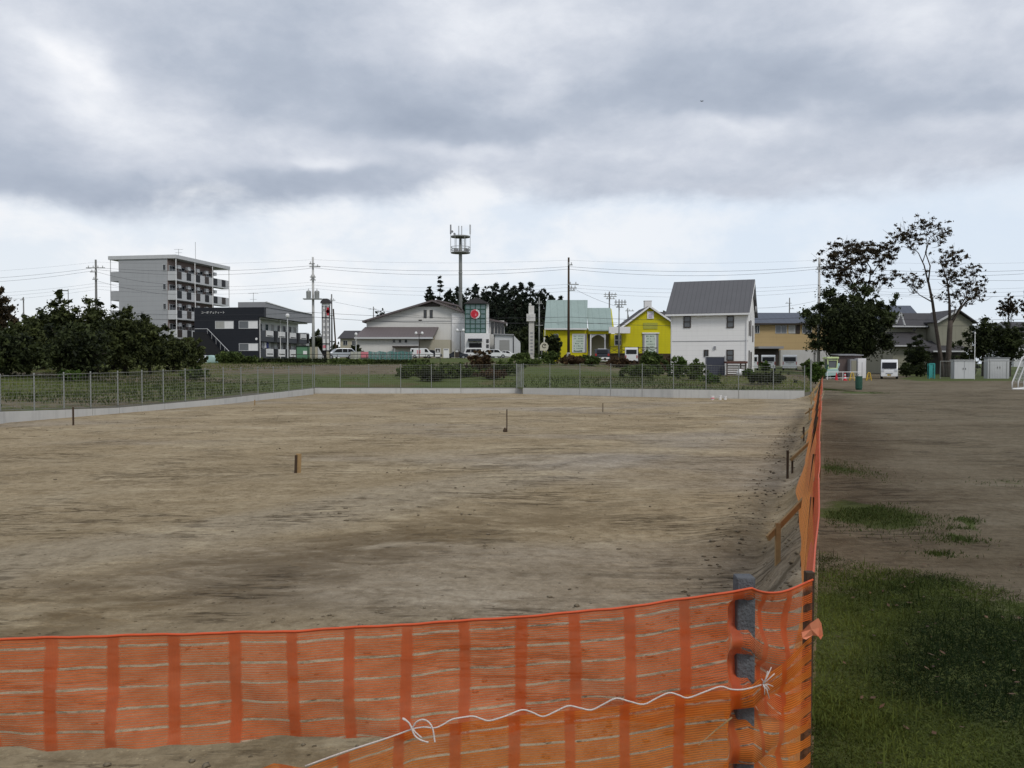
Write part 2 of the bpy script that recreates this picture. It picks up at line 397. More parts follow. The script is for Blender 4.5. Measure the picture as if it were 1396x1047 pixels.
# ================================================================== ground
NET0 = Vector((0.824, 2.26, 0)); NDIR = Vector((0.3517, 0.9361, 0))        # the long side net runs from the corner post away from the viewer
def net_pt(Y):                       # point on the net line at distance Y
    return Vector((NET0.x + (Y - NET0.y) * 0.3757, Y, 0))
LEFT = [(0, 577), (160, 563.7), (308, 551), (428, 537.5)]                  # foot of the concrete wall in the photo
BACK = [(428, 536.5), (704, 536.3), (713, 537.2), (832, 540), (918, 542.2), (1007, 543.4), (1103, 544.4)]
ZL = -0.5
def foot(px, py):
    Y = 50.0
    for _ in range(20):
        Y = Y * (1.6 - ZL) / max(0.05, (1.6 - za(py, Y)))
    return Vector((xa(px, Y), Y, ZL))
LP_ = [foot(*p) for p in LEFT]; BP_ = [foot(*p) for p in BACK]
_ex = (LP_[0] - LP_[1]).normalized()
poly = [NET0.copy(), net_pt(36), (BP_[-1] + (BP_[-1] - BP_[-2]).normalized() * 0.85)] + [p.copy() for p in reversed(BP_[:-1])] + [p.copy() for p in reversed(LP_[:-1])] \
    + [LP_[0] + _ex * 24.0, Vector((-9, 1.6, 0)), Vector((-1.4, 1.80, 0)), Vector((0.55, 2.0, 0))]
POLY = np.array([(p.x, p.y) for p in poly])
SLOPE_SEGS = [(0, 1), (1, 2), (len(poly) - 3, len(poly) - 2), (len(poly) - 2, len(poly) - 1), (len(poly) - 1, 0), (len(poly) - 4, len(poly) - 3)]
def seg_dist(P, a, b):
    a = POLY[a]; b = POLY[b]; d = b - a
    t = np.clip(((P - a) @ d) / (d @ d), 0, 1)
    return np.linalg.norm(P - (a + t[:, None] * d), axis=1)
def all_dist(P): return np.min([seg_dist(P, i, (i + 1) % len(POLY)) for i in range(len(POLY))], axis=0)
def slope_dist(P): return np.min([seg_dist(P, i, j) for i, j in SLOPE_SEGS], axis=0)
def sstep(x, a, b):
    t = np.clip((x - a) / (b - a), 0, 1); return t * t * (3 - 2 * t)
_rs = np.random.RandomState(3)
_K = [(_rs.uniform(0.25, 1) * f * np.array([math.cos(t), math.sin(t)]), _rs.uniform(0, 6.28)) for f in (0.35, 0.8, 1.7, 3.6, 7.5) for t in _rs.uniform(0, 6.28, 5)]
def bumps(P, lo=0, hi=25):
    z = np.zeros(len(P))
    for i in range(lo, hi):
        kv, ph = _K[i]
        z += np.sin(P @ kv * 2.2 + ph) / (1 + np.linalg.norm(kv) * 1.6)
    return z
def outside_z(P):
    x, y = P[:, 0], P[:, 1]
    e = all_dist(P)
    a = x / np.maximum(y, 1.0)
    lat = np.interp(a, [0.08, 0.22, 0.33, 0.37], [1.0, 0.36, 0.30, 0.0])
    lat = lat * sstep(y, 6, 26)
    z = lat * 2.4 * (1 - np.exp(-e / 38.0)) + lat * np.maximum(0, e - 60) * 0.004
    z -= 0.12 * sstep(y, 15, 28) * np.exp(-e / 3.0) * (lat > 0)
    z += 0.012 * bumps(P) * sstep(y, 2, 5) * np.where(a > 0.36, 0.5, 1.6)
    return z
def lot_z(P):
    e = slope_dist(P)
    w = 0.62 + 0.10 * np.sin(P[:, 1] * 1.7) + 0.06 * np.sin(P[:, 1] * 4.1 + 1)
    s = sstep(e, -0.02, 1.0 * w)
    z = ZL * s + 0.045 * (s * (1 - s) * 4) * bumps(P * 2.3) * 0.35
    z += 0.010 * bumps(P) * sstep(e, 0.5, 2.0) * sstep(all_dist(P), 0.0, 3.0)
    z += 0.05 * np.exp(-((e - 0.95) / 0.35) ** 2) * np.clip(bumps(P * 1.3), 0, 2) * 0.5
    return z
def gz(x, y):
    return float(outside_z(np.array([[x, y]]))[0])
def lz(x, y): return float(lot_z(np.array([[x, y]]))[0])
# boundary samples, finer near the viewer
bp = []
for i in range(len(POLY)):
    a, b = POLY[i], POLY[(i + 1) % len(POLY)]
    L = np.linalg.norm(b - a); t = 0.0
    while t < L:
        p = a + (b - a) * (t / L); bp.append(p)
        t += min(1.6, max(0.07, 0.035 * np.linalg.norm(p)))
BPT = np.array(bp); CEN = np.array([-2.0, 25.0]); NB = len(BPT)
def ring_mesh(name, es, inward, zf, mat, attrs=None):
    d = BPT - CEN; r = np.linalg.norm(d, axis=1); u = d / r[:, None]
    rows = []
    for e in es:
        if inward: rr = np.maximum(r - e * np.minimum(1, r / 26.0), 0) if e < 1e8 else np.zeros_like(r)
        else: rr = r + e
        rows.append(CEN + u * rr[:, None])
    P = np.concatenate(rows); z = zf(P)
    V = np.column_stack([P, z])
    n = len(es); F = []
    j = np.arange(NB); j2 = (j + 1) % NB
    for i in range(n - 1):
        F.append(np.column_stack([i * NB + j, i * NB + j2, (i + 1) * NB + j2, (i + 1) * NB + j]))
    F = np.concatenate(F)
    if not inward: F = F[:, ::-1]
    # faces must look up
    o = np_mesh(name, V, F, mat, tint=attrs(P) if attrs else None, smooth=True)
    if o.data.polygons[len(o.data.polygons) // 2].normal.z < 0: o.data.flip_normals()
    return o
def growth(first, fac, top):
    es = [0.0]; s = first
    while es[-1] < top: es.append(es[-1] + s); s *= fac
    return es

def soil_material(name, c_dark, c_mid, c_light, lot=True):
    m = bpy.data.materials.new(name); m.use_nodes = True
    k = NT(m.node_tree)
    geo = k.n('ShaderNodeNewGeometry').outputs['Position']
    big = k.noise(k.map(geo, (0.07, 0.11, 0.1), (0, 0, R(12))), 1.0, 8, 0.62, 0.6)
    med = k.noise(k.map(geo, (0.42, 0.60, 0.5), (0, 0, R(-9))), 1.0, 10, 0.72, 0.5)
    stk = k.noise(k.map(geo, (0.55, 2.6, 1.0), (0, 0, R(4))), 1.0, 8, 0.68, 0.5)
    stk2 = k.noise(k.map(geo, (1.1, 2.4, 1.0), (0, 0, R(-38))), 1.0, 8, 0.70, 0.5)
    fine = k.noise(geo, 9.0, 10, 0.76)
    grit = k.noise(geo, 55.0, 5, 0.75)
    sx = k.n('ShaderNodeSeparateXYZ', None, Vector=geo)
    side = k.step(k.add(sx.outputs[0], k.mul(k.sub(big, 0.5), 10)), -2.5, 2.5)
    st = k.n('ShaderNodeMix', {'data_type': 'FLOAT'}, _0=side, _2=stk2, _3=stk).outputs[0]
    v = k.add(k.add(k.mul(big, 0.30), k.mul(med, 0.42)), k.mul(st, 0.28))
    c = k.mix(k.step(v, 0.38, 0.52), c_dark, c_mid)
    c = k.mix(k.step(v, 0.49, 0.62), c, c_light)
    sc1 = k.noise(k.map(geo, (0.8, 7.0, 1.0), (0, 0, R(3)), (2, 5, 0)), 1.0, 6, 0.62, 0.5)
    sc2 = k.noise(k.map(geo, (0.9, 5.0, 1.0), (0, 0, R(-40)), (6, 1, 0)), 1.0, 6, 0.62, 0.5)
    scr = k.n('ShaderNodeMix', {'data_type': 'FLOAT'}, _0=side, _2=sc2, _3=sc1).outputs[0]
    line = k.step(k.m('ABSOLUTE', k.sub(scr, 0.46)), 0.030, 0.006)
    line = k.mul(line, k.step(k.noise(k.map(geo, loc=(3, 3, 3)), 0.45, 5, 0.65), 0.48, 0.60))
    vor = k.n('ShaderNodeTexVoronoi', None, Vector=geo, Scale=13.0)
    vs = k.n('ShaderNodeSeparateColor', None, Color=vor.outputs['Color'])
    crumb = k.m('MULTIPLY', k.m('GREATER_THAN', vs.outputs[0], 0.80), k.step(k.add(vor.outputs['Distance'], k.mul(fine, 0.25)), k.add(0.20, k.mul(vs.outputs[1], 0.12)), 0.12) if False else k.step(k.sub(k.add(vor.outputs['Distance'], k.mul(fine, 0.22)), k.mul(vs.outputs[1], 0.14)), 0.24, 0.15))
    vor2 = k.n('ShaderNodeTexVoronoi', None, Vector=geo, Scale=34.0)
    vs2 = k.n('ShaderNodeSeparateColor', None, Color=vor2.outputs['Color'])
    gritp = k.m('MULTIPLY', k.m('GREATER_THAN', vs2.outputs[0], 0.84), k.step(vor2.outputs['Distance'], 0.34, 0.22))
    if lot:
        # a smooth compacted swath left by the machines, with churned damp soil beside it and wheel ruts
        wx = k.add(sx.outputs[0], k.mul(k.sub(med, 0.5), 1.3)); wy = k.add(sx.outputs[1], k.mul(k.sub(big, 0.5), 5.0))
        w = k.sub(k.mul(k.add(wx, 3.5), 0.79), k.mul(k.sub(wy, 9.85), 0.61))
        w = k.add(w, k.mul(k.mul(k.sub(wy, 12.0), k.sub(wy, 12.0)), 0.006))
        swath = k.mul(k.step(w, -1.6, -0.7), k.step(w, 0.9, 0.2))
        c = k.mix(k.mul(swath, 0.75), c, tuple(0.5 * (p + q) * f for p, q, f in zip(c_mid, c_light, (0.93, 0.96, 1.05))))
        near = k.step(sx.outputs[1], 15.0, 9.5)
        band = k.mul(k.mul(k.step(w, 0.7, 1.3), k.step(w, 3.8, 2.3)), near)
        cn = k.add(k.mul(k.noise(k.map(geo, (0.8, 1.3, 0.3), (0, 0, R(18)), (3.7, 1.2, 0)), 1.0, 8, 0.72, 0.6), 0.8), k.mul(st, 0.2))
        churn = k.m('MAXIMUM', k.mul(band, k.step(cn, 0.42, 0.56)), k.mul(k.step(cn, 0.57, 0.66), 0.45))
        c = k.mix(k.mul(churn, k.add(0.45, k.mul(k.step(fine, 0.40, 0.60), 0.5))), c, tuple(x * f for x, f in zip(c_dark, (0.56, 0.51, 0.44))))
        # wheel ruts with tread blocks
        rut = k.step(k.m('ABSOLUTE', k.sub(k.m('PINGPONG', k.add(w, 40.0), 1.05), 0.55)), 0.20, 0.10)
        along = k.add(k.mul(wx, 0.61), k.mul(wy, 0.79))
        tread = k.step(k.m('PINGPONG', along, 0.09), 0.03, 0.06)
        rut = k.mul(k.mul(rut, k.add(0.35, k.mul(tread, 0.65))), k.step(k.noise(k.map(geo, loc=(8, 2, 0)), 0.16, 4, 0.6), 0.47, 0.60))
        rut = k.mul(rut, k.step(sx.outputs[1], 26.0, 15.0))
        c = k.mix(k.mul(rut, 0.55), c, tuple(x * 0.75 for x in c_dark))
        # dozer track bars on the right, lines across the lot
        bars = k.step(k.m('PINGPONG', k.add(sx.outputs[1], k.add(k.mul(sx.outputs[0], 0.07), k.mul(med, 0.5))), 0.42), 0.10, 0.03)
        bars = k.mul(k.mul(bars, k.step(st, 0.44, 0.56)), k.mul(side, k.step(k.noise(k.map(geo, (0.5, 0.5, .5), loc=(1, 7, 0)), 0.5, 4, 0.6), 0.47, 0.57)))
        c = k.mix(k.mul(bars, 0.9), c, tuple(x * 0.62 for x in c_dark))
        dry = k.step(k.add(k.noise(k.map(geo, (0.33, 0.8, 0.3), (0, 0, R(3)), (1.1, 8.0, 0)), 1.0, 8, 0.68, 0.5), k.mul(side, 0.035)), 0.54, 0.64)
        c = k.mix(k.mul(dry, 0.55), c, tuple(min(1, x * 1.2) for x in c_light))
        grey = k.noise(k.map(geo, (0.1, 0.2, 0.2), (0, 0, 0), (9, 4, 0)), 1.0, 3, 0.5)
        c = k.mix(k.step(grey, 0.50, 0.66), c, k.mix(1.0, c, (0.94, 0.98, 1.12), 'MULTIPLY'))
    c = k.mix(k.step(fine, 0.36, 0.62), k.mix(1.0, c, (0.72, 0.70, 0.67), 'MULTIPLY'), c)
    mott = k.noise(k.map(geo, loc=(5, 2, 1)), 3.2, 6, 0.7)
    c = k.mix(k.step(mott, 0.52, 0.36), c, k.mix(1.0, c, (0.82, 0.80, 0.77), 'MULTIPLY'))
    c = k.mix(k.step(grit, 0.62, 0.74), c, k.mix(1.0, c, (1.35, 1.35, 1.35), 'MULTIPLY'))
    c = k.mix(k.step(grit, 0.37, 0.27), c, k.mix(1.0, c, (0.55, 0.54, 0.52), 'MULTIPLY'))
    c = k.mix(k.mul(line, 0.85), c, k.mix(1.0, c, (0.42, 0.39, 0.36), 'MULTIPLY'))
    lite = k.mul(k.step(k.m('ABSOLUTE', k.sub(scr, 0.56)), 0.030, 0.010), k.step(k.noise(k.map(geo, loc=(1, 9, 3)), 0.5, 5, 0.65), 0.46, 0.58))
    c = k.mix(k.mul(lite, 0.5), c, k.mix(1.0, c, (1.32, 1.30, 1.27), 'MULTIPLY'))
    c = k.mix(k.mul(crumb, 0.85), c, k.mix(1.0, c, (0.45, 0.42, 0.38), 'MULTIPLY'))
    c = k.mix(k.mul(gritp, 0.6), c, k.mix(1.0, c, (1.5, 1.5, 1.5), 'MULTIPLY'))
    # low turf where the attribute says so
    ga = k.n('ShaderNodeAttribute', {'attribute_name': 'turf'}).outputs['Fac']
    gn = k.add(ga, k.mul(k.sub(k.noise(geo, 2.3, 6, 0.7), 0.5), 0.9))
    gm = k.step(gn, 0.42, 0.60)
    gcol = k.mix(k.noise(geo, 5.0, 5, 0.7), (0.030, 0.048, 0.012), (0.105, 0.135, 0.034))
    gcol = k.mix(k.step(k.noise(k.map(geo, (1, 1, 1), loc=(4, 4, 0)), 0.22, 4, 0.6), 0.54, 0.70), gcol, (0.100, 0.085, 0.036))
    c = k.mix(k.mul(gm, 0.92), c, gcol)
    dp = k.n('ShaderNodeAttribute', {'attribute_name': 'damp'}).outputs['Fac']
    c = k.mix(dp, c, k.mix(1.0, c, (0.55, 0.52, 0.47), 'MULTIPLY'))
    b = k.n('ShaderNodeBsdfPrincipled', None, Base_Color=c, Roughness=0.95)
    b.inputs['Specular IOR Level'].default_value = 0.12
    h = k.add(k.add(k.mul(st, 1.1), k.mul(fine, 0.75)), k.add(k.add(k.mul(grit, 0.16), k.mul(crumb, 0.35)), k.add(k.mul(med, 0.7), k.mul(line, -0.4))))
    k.put(b.inputs['Normal'], k.n('ShaderNodeBump', None, Strength=0.9, Distance=0.05, Height=h))
    k.n('ShaderNodeOutputMaterial', None, Surface=b)
    return m
M['lot'] = soil_material('graded_lot_soil', (0.268, 0.208, 0.124), (0.345, 0.276, 0.174), (0.405, 0.338, 0.228), True)
M['field'] = soil_material('playing_field_soil', (0.115, 0.091, 0.057), (0.168, 0.140, 0.095), (0.215, 0.188, 0.136), False)
def right_of_net(P): return (P[:, 0] - NET0.x) * NDIR.y - (P[:, 1] - NET0.y) * NDIR.x      # metres to the right of the net
def turf(P):
    x, y = P[:, 0], P[:, 1]; rn = right_of_net(P); a = x / np.maximum(y, 1)
    g = np.zeros(len(P))
    near = sstep(y + 0.25 * np.sin(x * 2.3) + 0.4 * (x - 2.5) * 0.25, 7.2, 4.3)
    g = np.maximum(g, np.where(rn > -0.25, near, 0))
    for (px, py, sx, sy, v) in WEEDS:
        Y = 1.6 * FPX / (py - HORIZ); X = xa(px, Y)
        g = np.maximum(g, v * np.exp(-((x - X) / sx) ** 2 - ((y - Y) / sy) ** 2))
    g = np.maximum(g, np.where(a > 0.36, 0.9 * sstep(y, 66, 74) * sstep(a, 0.44, 0.50), 0))
    back = (a < 0.358) & (y > 12) & (rn < 0.0)
    px = x / np.maximum(y, 1) * FPX + 698
    gb = 0.66 + 0.10 * bumps(P * 0.12)
    strip = sstep(y, 66, 72) * sstep(y, 88, 82) * sstep(px, 270, 320) * sstep(px, 620, 540)
    gb = gb * (1 - strip) + 0.12 * strip
    g = np.where(back, gb, g)
    g = np.where(y < 1.2, np.maximum(g, 0.7), g)
    return g
WEEDS = [(1190, 705, 0.62, 0.75, 1.0), (1165, 690, 0.3, 0.5, 0.8), (1312, 738, 0.28, 0.16, 0.85), (1325, 712, 0.16, 0.2, 0.8), (1290, 757, 0.18, 0.12, 0.8), (1318, 722, 0.2, 0.1, 0.7),
         (1172, 535, 1.4, 1.6, 0.9), (1255, 800, 0.5, 0.35, 0.9), (1137, 640, 0.5, 1.2, 0.6), (1375, 660, 0.3, 0.3, 0.6), (1118, 530, 0.6, 5.0, 0.7)]
def ground_attrs(P):
    rn = right_of_net(P); y = P[:, 1]
    damp = 0.75 * np.exp(-((rn - 0.5) / 0.8) ** 2) * (rn > 0) * sstep(y, 3, 6)
    return {'turf': turf(P), 'damp': damp * (0.5 + 0.5 * np.clip(bumps(P), -1, 1))}
def lot_attrs(P):
    e = slope_dist(P)
    damp = 0.60 * np.exp(-(e / 0.75) ** 2) * (0.6 + 0.4 * np.clip(bumps(P * 1.4), -1, 1))
    damp = np.maximum(damp, 0.25 * sstep(P[:, 0] - net_pt(0).x - P[:, 1] * 0.3757, -1.4, -0.5))
    return {'turf': np.zeros(len(P)), 'damp': np.clip(damp, 0, 1)}
lot_rings = [0, .08, .16, .24, .32, .40, .48, .56, .64, .72, .82, .94, 1.1, 1.3]
while lot_rings[-1] < 22: lot_rings.append(lot_rings[-1] * 1.07)
lot = ring_mesh('dirt_lot', lot_rings + [1e9], True, lot_z, M['lot'], lot_attrs)
tag(lot, 'sunken bare soil building lot graded flat with track marks', None, kind='structure')
ground = ring_mesh('ground', growth(0.08, 1.075, 900.0), False, outside_z, M['field'], ground_attrs)
tag(ground, 'dull brown playing field and rough grassland round the lot', None, kind='structure')
# ================================================================== concrete wall and mesh fence round the lot
def lerp_run(pts, px):
    xs = [p[0] for p in pts]; ys = [p[1] for p in pts]
    return float(np.interp(px, xs, ys))
def fence_run(posts, footline, toplines, wall_top, wlabel, flabel, gap_at, tall_end=False):
    """posts: pixel columns of the posts; each line is (px, py) pairs of the photo at the wall's distance"""
    P = [foot(px, lerp_run(footline, px)) for px in posts]
    Zw = [za(lerp_run(wall_top, px), p.y) for px, p in zip(posts, P)]
    Zt = [za(lerp_run(toplines, px), p.y) for px, p in zip(posts, P)]
    mid = P[len(P) // 2]
    # low wall: precast lengths with open joints
    b = MB()
    for i in range(len(P) - 1):
        p, q = P[i], P[i + 1]; d = (q - p).normalized(); n = Vector((-d.y, d.x, 0)) * 0.06
        if n.y < 0: n = -n
        ga = 0.03 if i in gap_at else 0.004
        a_ = p + d * ga - mid; c_ = q - mid
        za_, zb_ = Zw[i] - mid.z, Zw[i + 1] - mid.z
        vs = [a_ - n * .0, c_ - n * .0, c_ + n * 2, a_ + n * 2]
        lo = [(v.x, v.y, -0.25) for v in vs]; hi = [(v.x, v.y, zz) for v, zz in zip(vs, (za_, zb_, zb_, za_))]
        b._add(lo + hi, [(0, 3, 2, 1), (4, 5, 6, 7), (0, 1, 5, 4), (1, 2, 6, 5), (2, 3, 7, 6), (3, 0, 4, 7)])
    o = b.build('concrete_wall', M['conc'], None, mid)
    tag(o, wlabel, 'wall', 'low concrete walls round the lot')
    f = thing('mesh_fence', flabel, 'fence', (mid.x, mid.y, Zw[len(P) // 2]), 0, 'mesh fences on the low wall')
    base = Vector((mid.x, mid.y, Zw[len(P) // 2]))
    for i, p in enumerate(P):
        if i < len(P) - 1: d = (P[i + 1] - p).normalized()
        n = Vector((-d.y, d.x, 0)) * 0.06
        if n.y < 0: n = -n
        c = p + n
        t = MB().tube([(c.x - base.x, c.y - base.y, Zw[i] - base.z - 0.02), (c.x - base.x, c.y - base.y, Zt[i] - base.z)], 0.026, 8)
        t.lathe([(0.03, 0), (0.03, 0.03), (0.01, 0.045)], 0, 0, 8)
        for q in range(len(t.v) - 24, len(t.v)):
            v = t.v[q]; t.v[q] = (v[0] + c.x - base.x, v[1] + c.y - base.y, v[2] + Zt[i] - base.z)
        t.build('post', M['galv'], f)
    for i in range(len(P) - 1):
        p, q = P[i], P[i + 1]; d = (q - p).normalized(); n = Vector((-d.y, d.x, 0)) * 0.06
        if n.y < 0: n = -n
        p2, q2 = p + n * 0.4 - base, q + n * 0.4 - base
        b = MB()
        N = 11
        for j in range(N):
            u = j / (N - 1)
            z0 = (Zw[i] + 0.06) * (1 - u) + (Zt[i] - 0.03) * u - base.z
            z1 = (Zw[i + 1] + 0.06) * (1 - u) + (Zt[i + 1] - 0.03) * u - base.z
            w = 0.009 if 0 < j < N - 1 else 0.018
            b.bar((p2.x, p2.y, z0), (q2.x, q2.y, z1), w)
        L = (q - p).length; nv = int(L / 0.15)
        for j in range(1, nv):
            u = j / nv; c = p2.lerp(q2, u)
            b.bar((c.x, c.y + .004, Zw[i] * (1 - u) + Zw[i + 1] * u + 0.05 - base.z), (c.x, c.y + .004, Zt[i] * (1 - u) + Zt[i + 1] * u - 0.02 - base.z), 0.0045)
        # bright clips beside the post heads
        b.bar(p2 + d * 0.12 + Vector((0, -.02, Zt[i] - base.z - 0.02 - p2.z)), p2 + d * 0.34 + Vector((0, -.02, Zt[i] - base.z - 0.02 - p2.z)), 0.03)
        b.build('mesh_panel', M['fence_wire'], f)
    return P, Zw, Zt
LPOST = [-39, 1.5, 48, 88.5, 125, 162, 195, 224, 254, 281, 306, 330, 353, 374, 395, 413, 427.5]
fence_run(LPOST, [(-60, 584.5)] + LEFT, [(-60, 515), (0, 511.5), (160, 507), (308, 502), (428, 499)], [(-60, 565), (0, 561.5), (160, 556), (308, 543), (428, 529.6)],
          'low pale concrete wall running along the left side of the lot', 'pale steel mesh fence on the low wall along the left side of the lot', {1, 4, 5, 7, 10, 13})
B1 = [428.5, 463.5, 502.5, 546, 588, 628, 673.5, 704]
fence_run(B1, [(428, 536.5), (704, 536.3)], [(428, 498), (704, 496.5)], [(428, 529), (704, 529.5)],
          'low pale concrete wall across the back of the lot, left of the narrow fence return', 'steel mesh fence across the back of the lot in front of the tangled shrubs', {3, 5})
B2 = [713, 749, 790, 832, 875, 918, 962.5, 1007, 1054.5, 1097]
fence_run(B2, BACK[2:], [(713, 496.5), (918, 497), (1103, 499.5)], [(713, 529), (790, 529.6), (832, 530), (918, 530.8), (1007, 532), (1103, 532.6)],
          'low pale concrete wall across the back of the lot, right of the narrow fence return', 'steel mesh fence at the back right of the lot in front of the white house', {2, 3, 4, 7})
# the short return where the fence steps towards the viewer
p0, p1 = foot(704.3, 536.3), foot(713, 537.2)
p1 = Vector((p1.x - .03, p1.y - .02, ZL)); zt_, zw_ = za(496.5, p0.y), za(529.5, p0.y)
rt = thing('fence_return', 'narrow bay of dense steel mesh where the back fence steps forward', 'fence', p0)
MB().box(-0.02, p1.x - p0.x - 0.04, -0.12, -0.02, -0.2, zw_ - ZL).build('wall_end', M['conc'], rt)
b = MB()
for j in range(22):
    z = (zw_ - ZL) + 0.03 + (zt_ - zw_ - 0.06) * j / 21
    b.bar((0.0, -0.07, z), (p1.x - p0.x - .05, -0.07, z), 0.022)
for j in range(9): b.bar((0.02 + 0.045 * j, -0.055, zw_ - ZL), (0.02 + 0.045 * j, -0.055, zt_ - ZL), 0.012)
b.build('mesh_panel', M['galv'], rt)
for xx in (0.0, p1.x - p0.x - 0.04): MB().tube([(xx, -0.07, zw_ - ZL - .02), (xx, -0.07, zt_ - ZL + .02)], 0.032, 8).build('post', M['galv'], rt)
# taller end post
pe = foot(1104, 544.4)
ep = thing('end_post', 'taller steel post closing the right end of the fence', 'post', (pe.x + 0.1, pe.y + 0.1, -0.3))
MB().tube([(0, 0, 0), (0, 0, za(491, pe.y) + 0.3)], 0.045, 8).build('shaft', M['galv'], ep)
MB().lathe([(0.05, 0), (0.05, .04), (0.01, .07)], 0, 0, 8).build('cap', M['galv'], ep, (0, 0, za(491, pe.y) + 0.3))

# ================================================================== orange barrier nets
def net_material(name, c_band, c_weave, slot_h, weave, c_side):
    m = bpy.data.materials.new(name); m.use_nodes = True
    k = NT(m.node_tree)
    uv = k.n('ShaderNodeUVMap', {'uv_map': 'UVMap'}).outputs[0]
    s = k.n('ShaderNodeSeparateXYZ', None, Vector=uv); u, v = s.outputs[0], s.outputs[1]
    wob = k.noise(k.map(uv, (9, 3, 1)), 1.0, 3, 0.5)
    ub = k.m('FRACT', k.m('DIVIDE', k.add(u, k.mul(k.sub(wob, 0.5), 0.022)), 0.135))
    opn = k.n('ShaderNodeAttribute', {'attribute_name': 'open'}).outputs['Fac']
    band = k.mul(k.m('MULTIPLY', k.step(ub, 0.0, 0.05), k.step(ub, 0.26, 0.20)), k.sub(1.0, opn))
    wv = k.noise(k.map(uv, (14, 30, 1)), 1.0, 3, 0.6)
    vr = k.m('FRACT', k.m('DIVIDE', k.add(v, k.mul(k.sub(wob, 0.5), 0.006)), 0.0485))
    sh = k.add(k.add(slot_h, k.mul(k.sub(wv, 0.5), 0.10)), k.mul(opn, 0.42))
    slot = k.m('MULTIPLY', k.m('LESS_THAN', k.m('ABSOLUTE', k.sub(vr, 0.5)), k.mul(sh, 0.5)), k.sub(1.0, band))
    thr = k.m('PINGPONG', v, 0.0029)
    thread = k.step(thr, 0.0019, 0.0007)
    thu = k.step(k.m('PINGPONG', u, 0.0016), 0.0011, 0.0004)
    # cover: band nearly solid, weave open, slots empty
    cov = k.add(weave, k.mul(k.sub(wv, 0.5), 0.35))
    cov = k.add(cov, k.mul(k.sub(thread, 0.5), 0.42))
    cov = k.n('ShaderNodeMix', {'data_type': 'FLOAT'}, _0=band, _2=cov, _3=k.add(0.84, k.mul(k.sub(thu, 0.5), 0.1))).outputs[0]
    hem = k.n('ShaderNodeAttribute', {'attribute_name': 'hem'}).outputs['Fac']
    cov = k.add(cov, k.mul(k.n('ShaderNodeAttribute', {'attribute_name': 'side'}).outputs['Fac'], 0.28))
    fray = k.step(k.noise(k.map(uv, (40, 160, 1)), 1.0, 3, .6), 0.36, 0.60)
    sl_c = k.mul(slot, k.sub(1.0, opn))
    cov = k.m('MAXIMUM', k.m('MULTIPLY', cov, k.sub(1.0, k.mul(slot, 0.93))), hem, clamp=True)
    cov = k.m('MAXIMUM', cov, k.mul(k.mul(sl_c, fray), 0.62))
    col = k.mix(band, c_weave, c_band)
    col = k.mix(k.mul(k.step(wv, 0.35, 0.7), 0.45), col, tuple(x * 0.66 for x in c_band))
    fade = k.noise(k.map(uv, (2.2, 5, 1), loc=(3, 1, 0)), 1.0, 5, 0.65)
    col = k.mix(k.mul(k.step(fade, 0.50, 0.68), 0.22), col, (0.70, 0.24, 0.10))
    col = k.mix(k.mul(k.step(fade, 0.46, 0.32), 0.45), col, tuple(x * 0.55 + 0.02 for x in c_weave))
    col = k.mix(k.mul(sl_c, 0.9), col, (0.62, 0.50, 0.36))
    col = k.mix(k.mul(k.n('ShaderNodeAttribute', {'attribute_name': 'side'}).outputs['Fac'], 0.75), col, c_side)
    d = k.n('ShaderNodeBsdfPrincipled', None, Base_Color=col, Roughness=0.55)
    d.inputs['Specular IOR Level'].default_value = 0.35
    tr = k.n('ShaderNodeBsdfTranslucent', None, Color=col)
    body = k.n('ShaderNodeMixShader', None, _0=0.35, _1=d.outputs[0], _2=tr.outputs[0])
    hole = k.n('ShaderNodeBsdfTransparent')
    k.n('ShaderNodeOutputMaterial', None, Surface=k.n('ShaderNodeMixShader', None, _0=cov, _1=hole.outputs[0], _2=body.outputs[0]))
    return m
M['net_red'] = net_material('red_orange_net', (0.58, 0.085, 0.010), (0.70, 0.145, 0.026), 0.11, 0.66, (0.74, 0.19, 0.115))
M['net_orange'] = net_material('orange_net', (0.58, 0.098, 0.008), (0.68, 0.19, 0.020), 0.10, 0.76, (0.72, 0.27, 0.06))
M['net_hem'] = pm('red_orange_hem', (0.56, 0.080, 0.022), 0.5, 0.1, 30)
def resample(pts, step):
    out = [Vector(pts[0])]; U = [0.0]; acc = 0.0
    for a, b in zip(pts[:-1], pts[1:]):
        a, b = Vector(a), Vector(b); L = (b - a).length; n = max(1, int(math.ceil(L / step(a))))
        for i in range(1, n + 1): out.append(a.lerp(b, i / n)); U.append(acc + L * i / n)
        acc += L
    return out, U
def smooth_interp(x, xs, ys):
    return float(np.interp(x, xs, ys))
rnd = random.Random(11)
WOVEN = [(822, 868), (893, 937), (966, 1012), (1040, 1090)]          # where the grey post stands in front of the cloth
PY0, QX = 2.26, 0.55
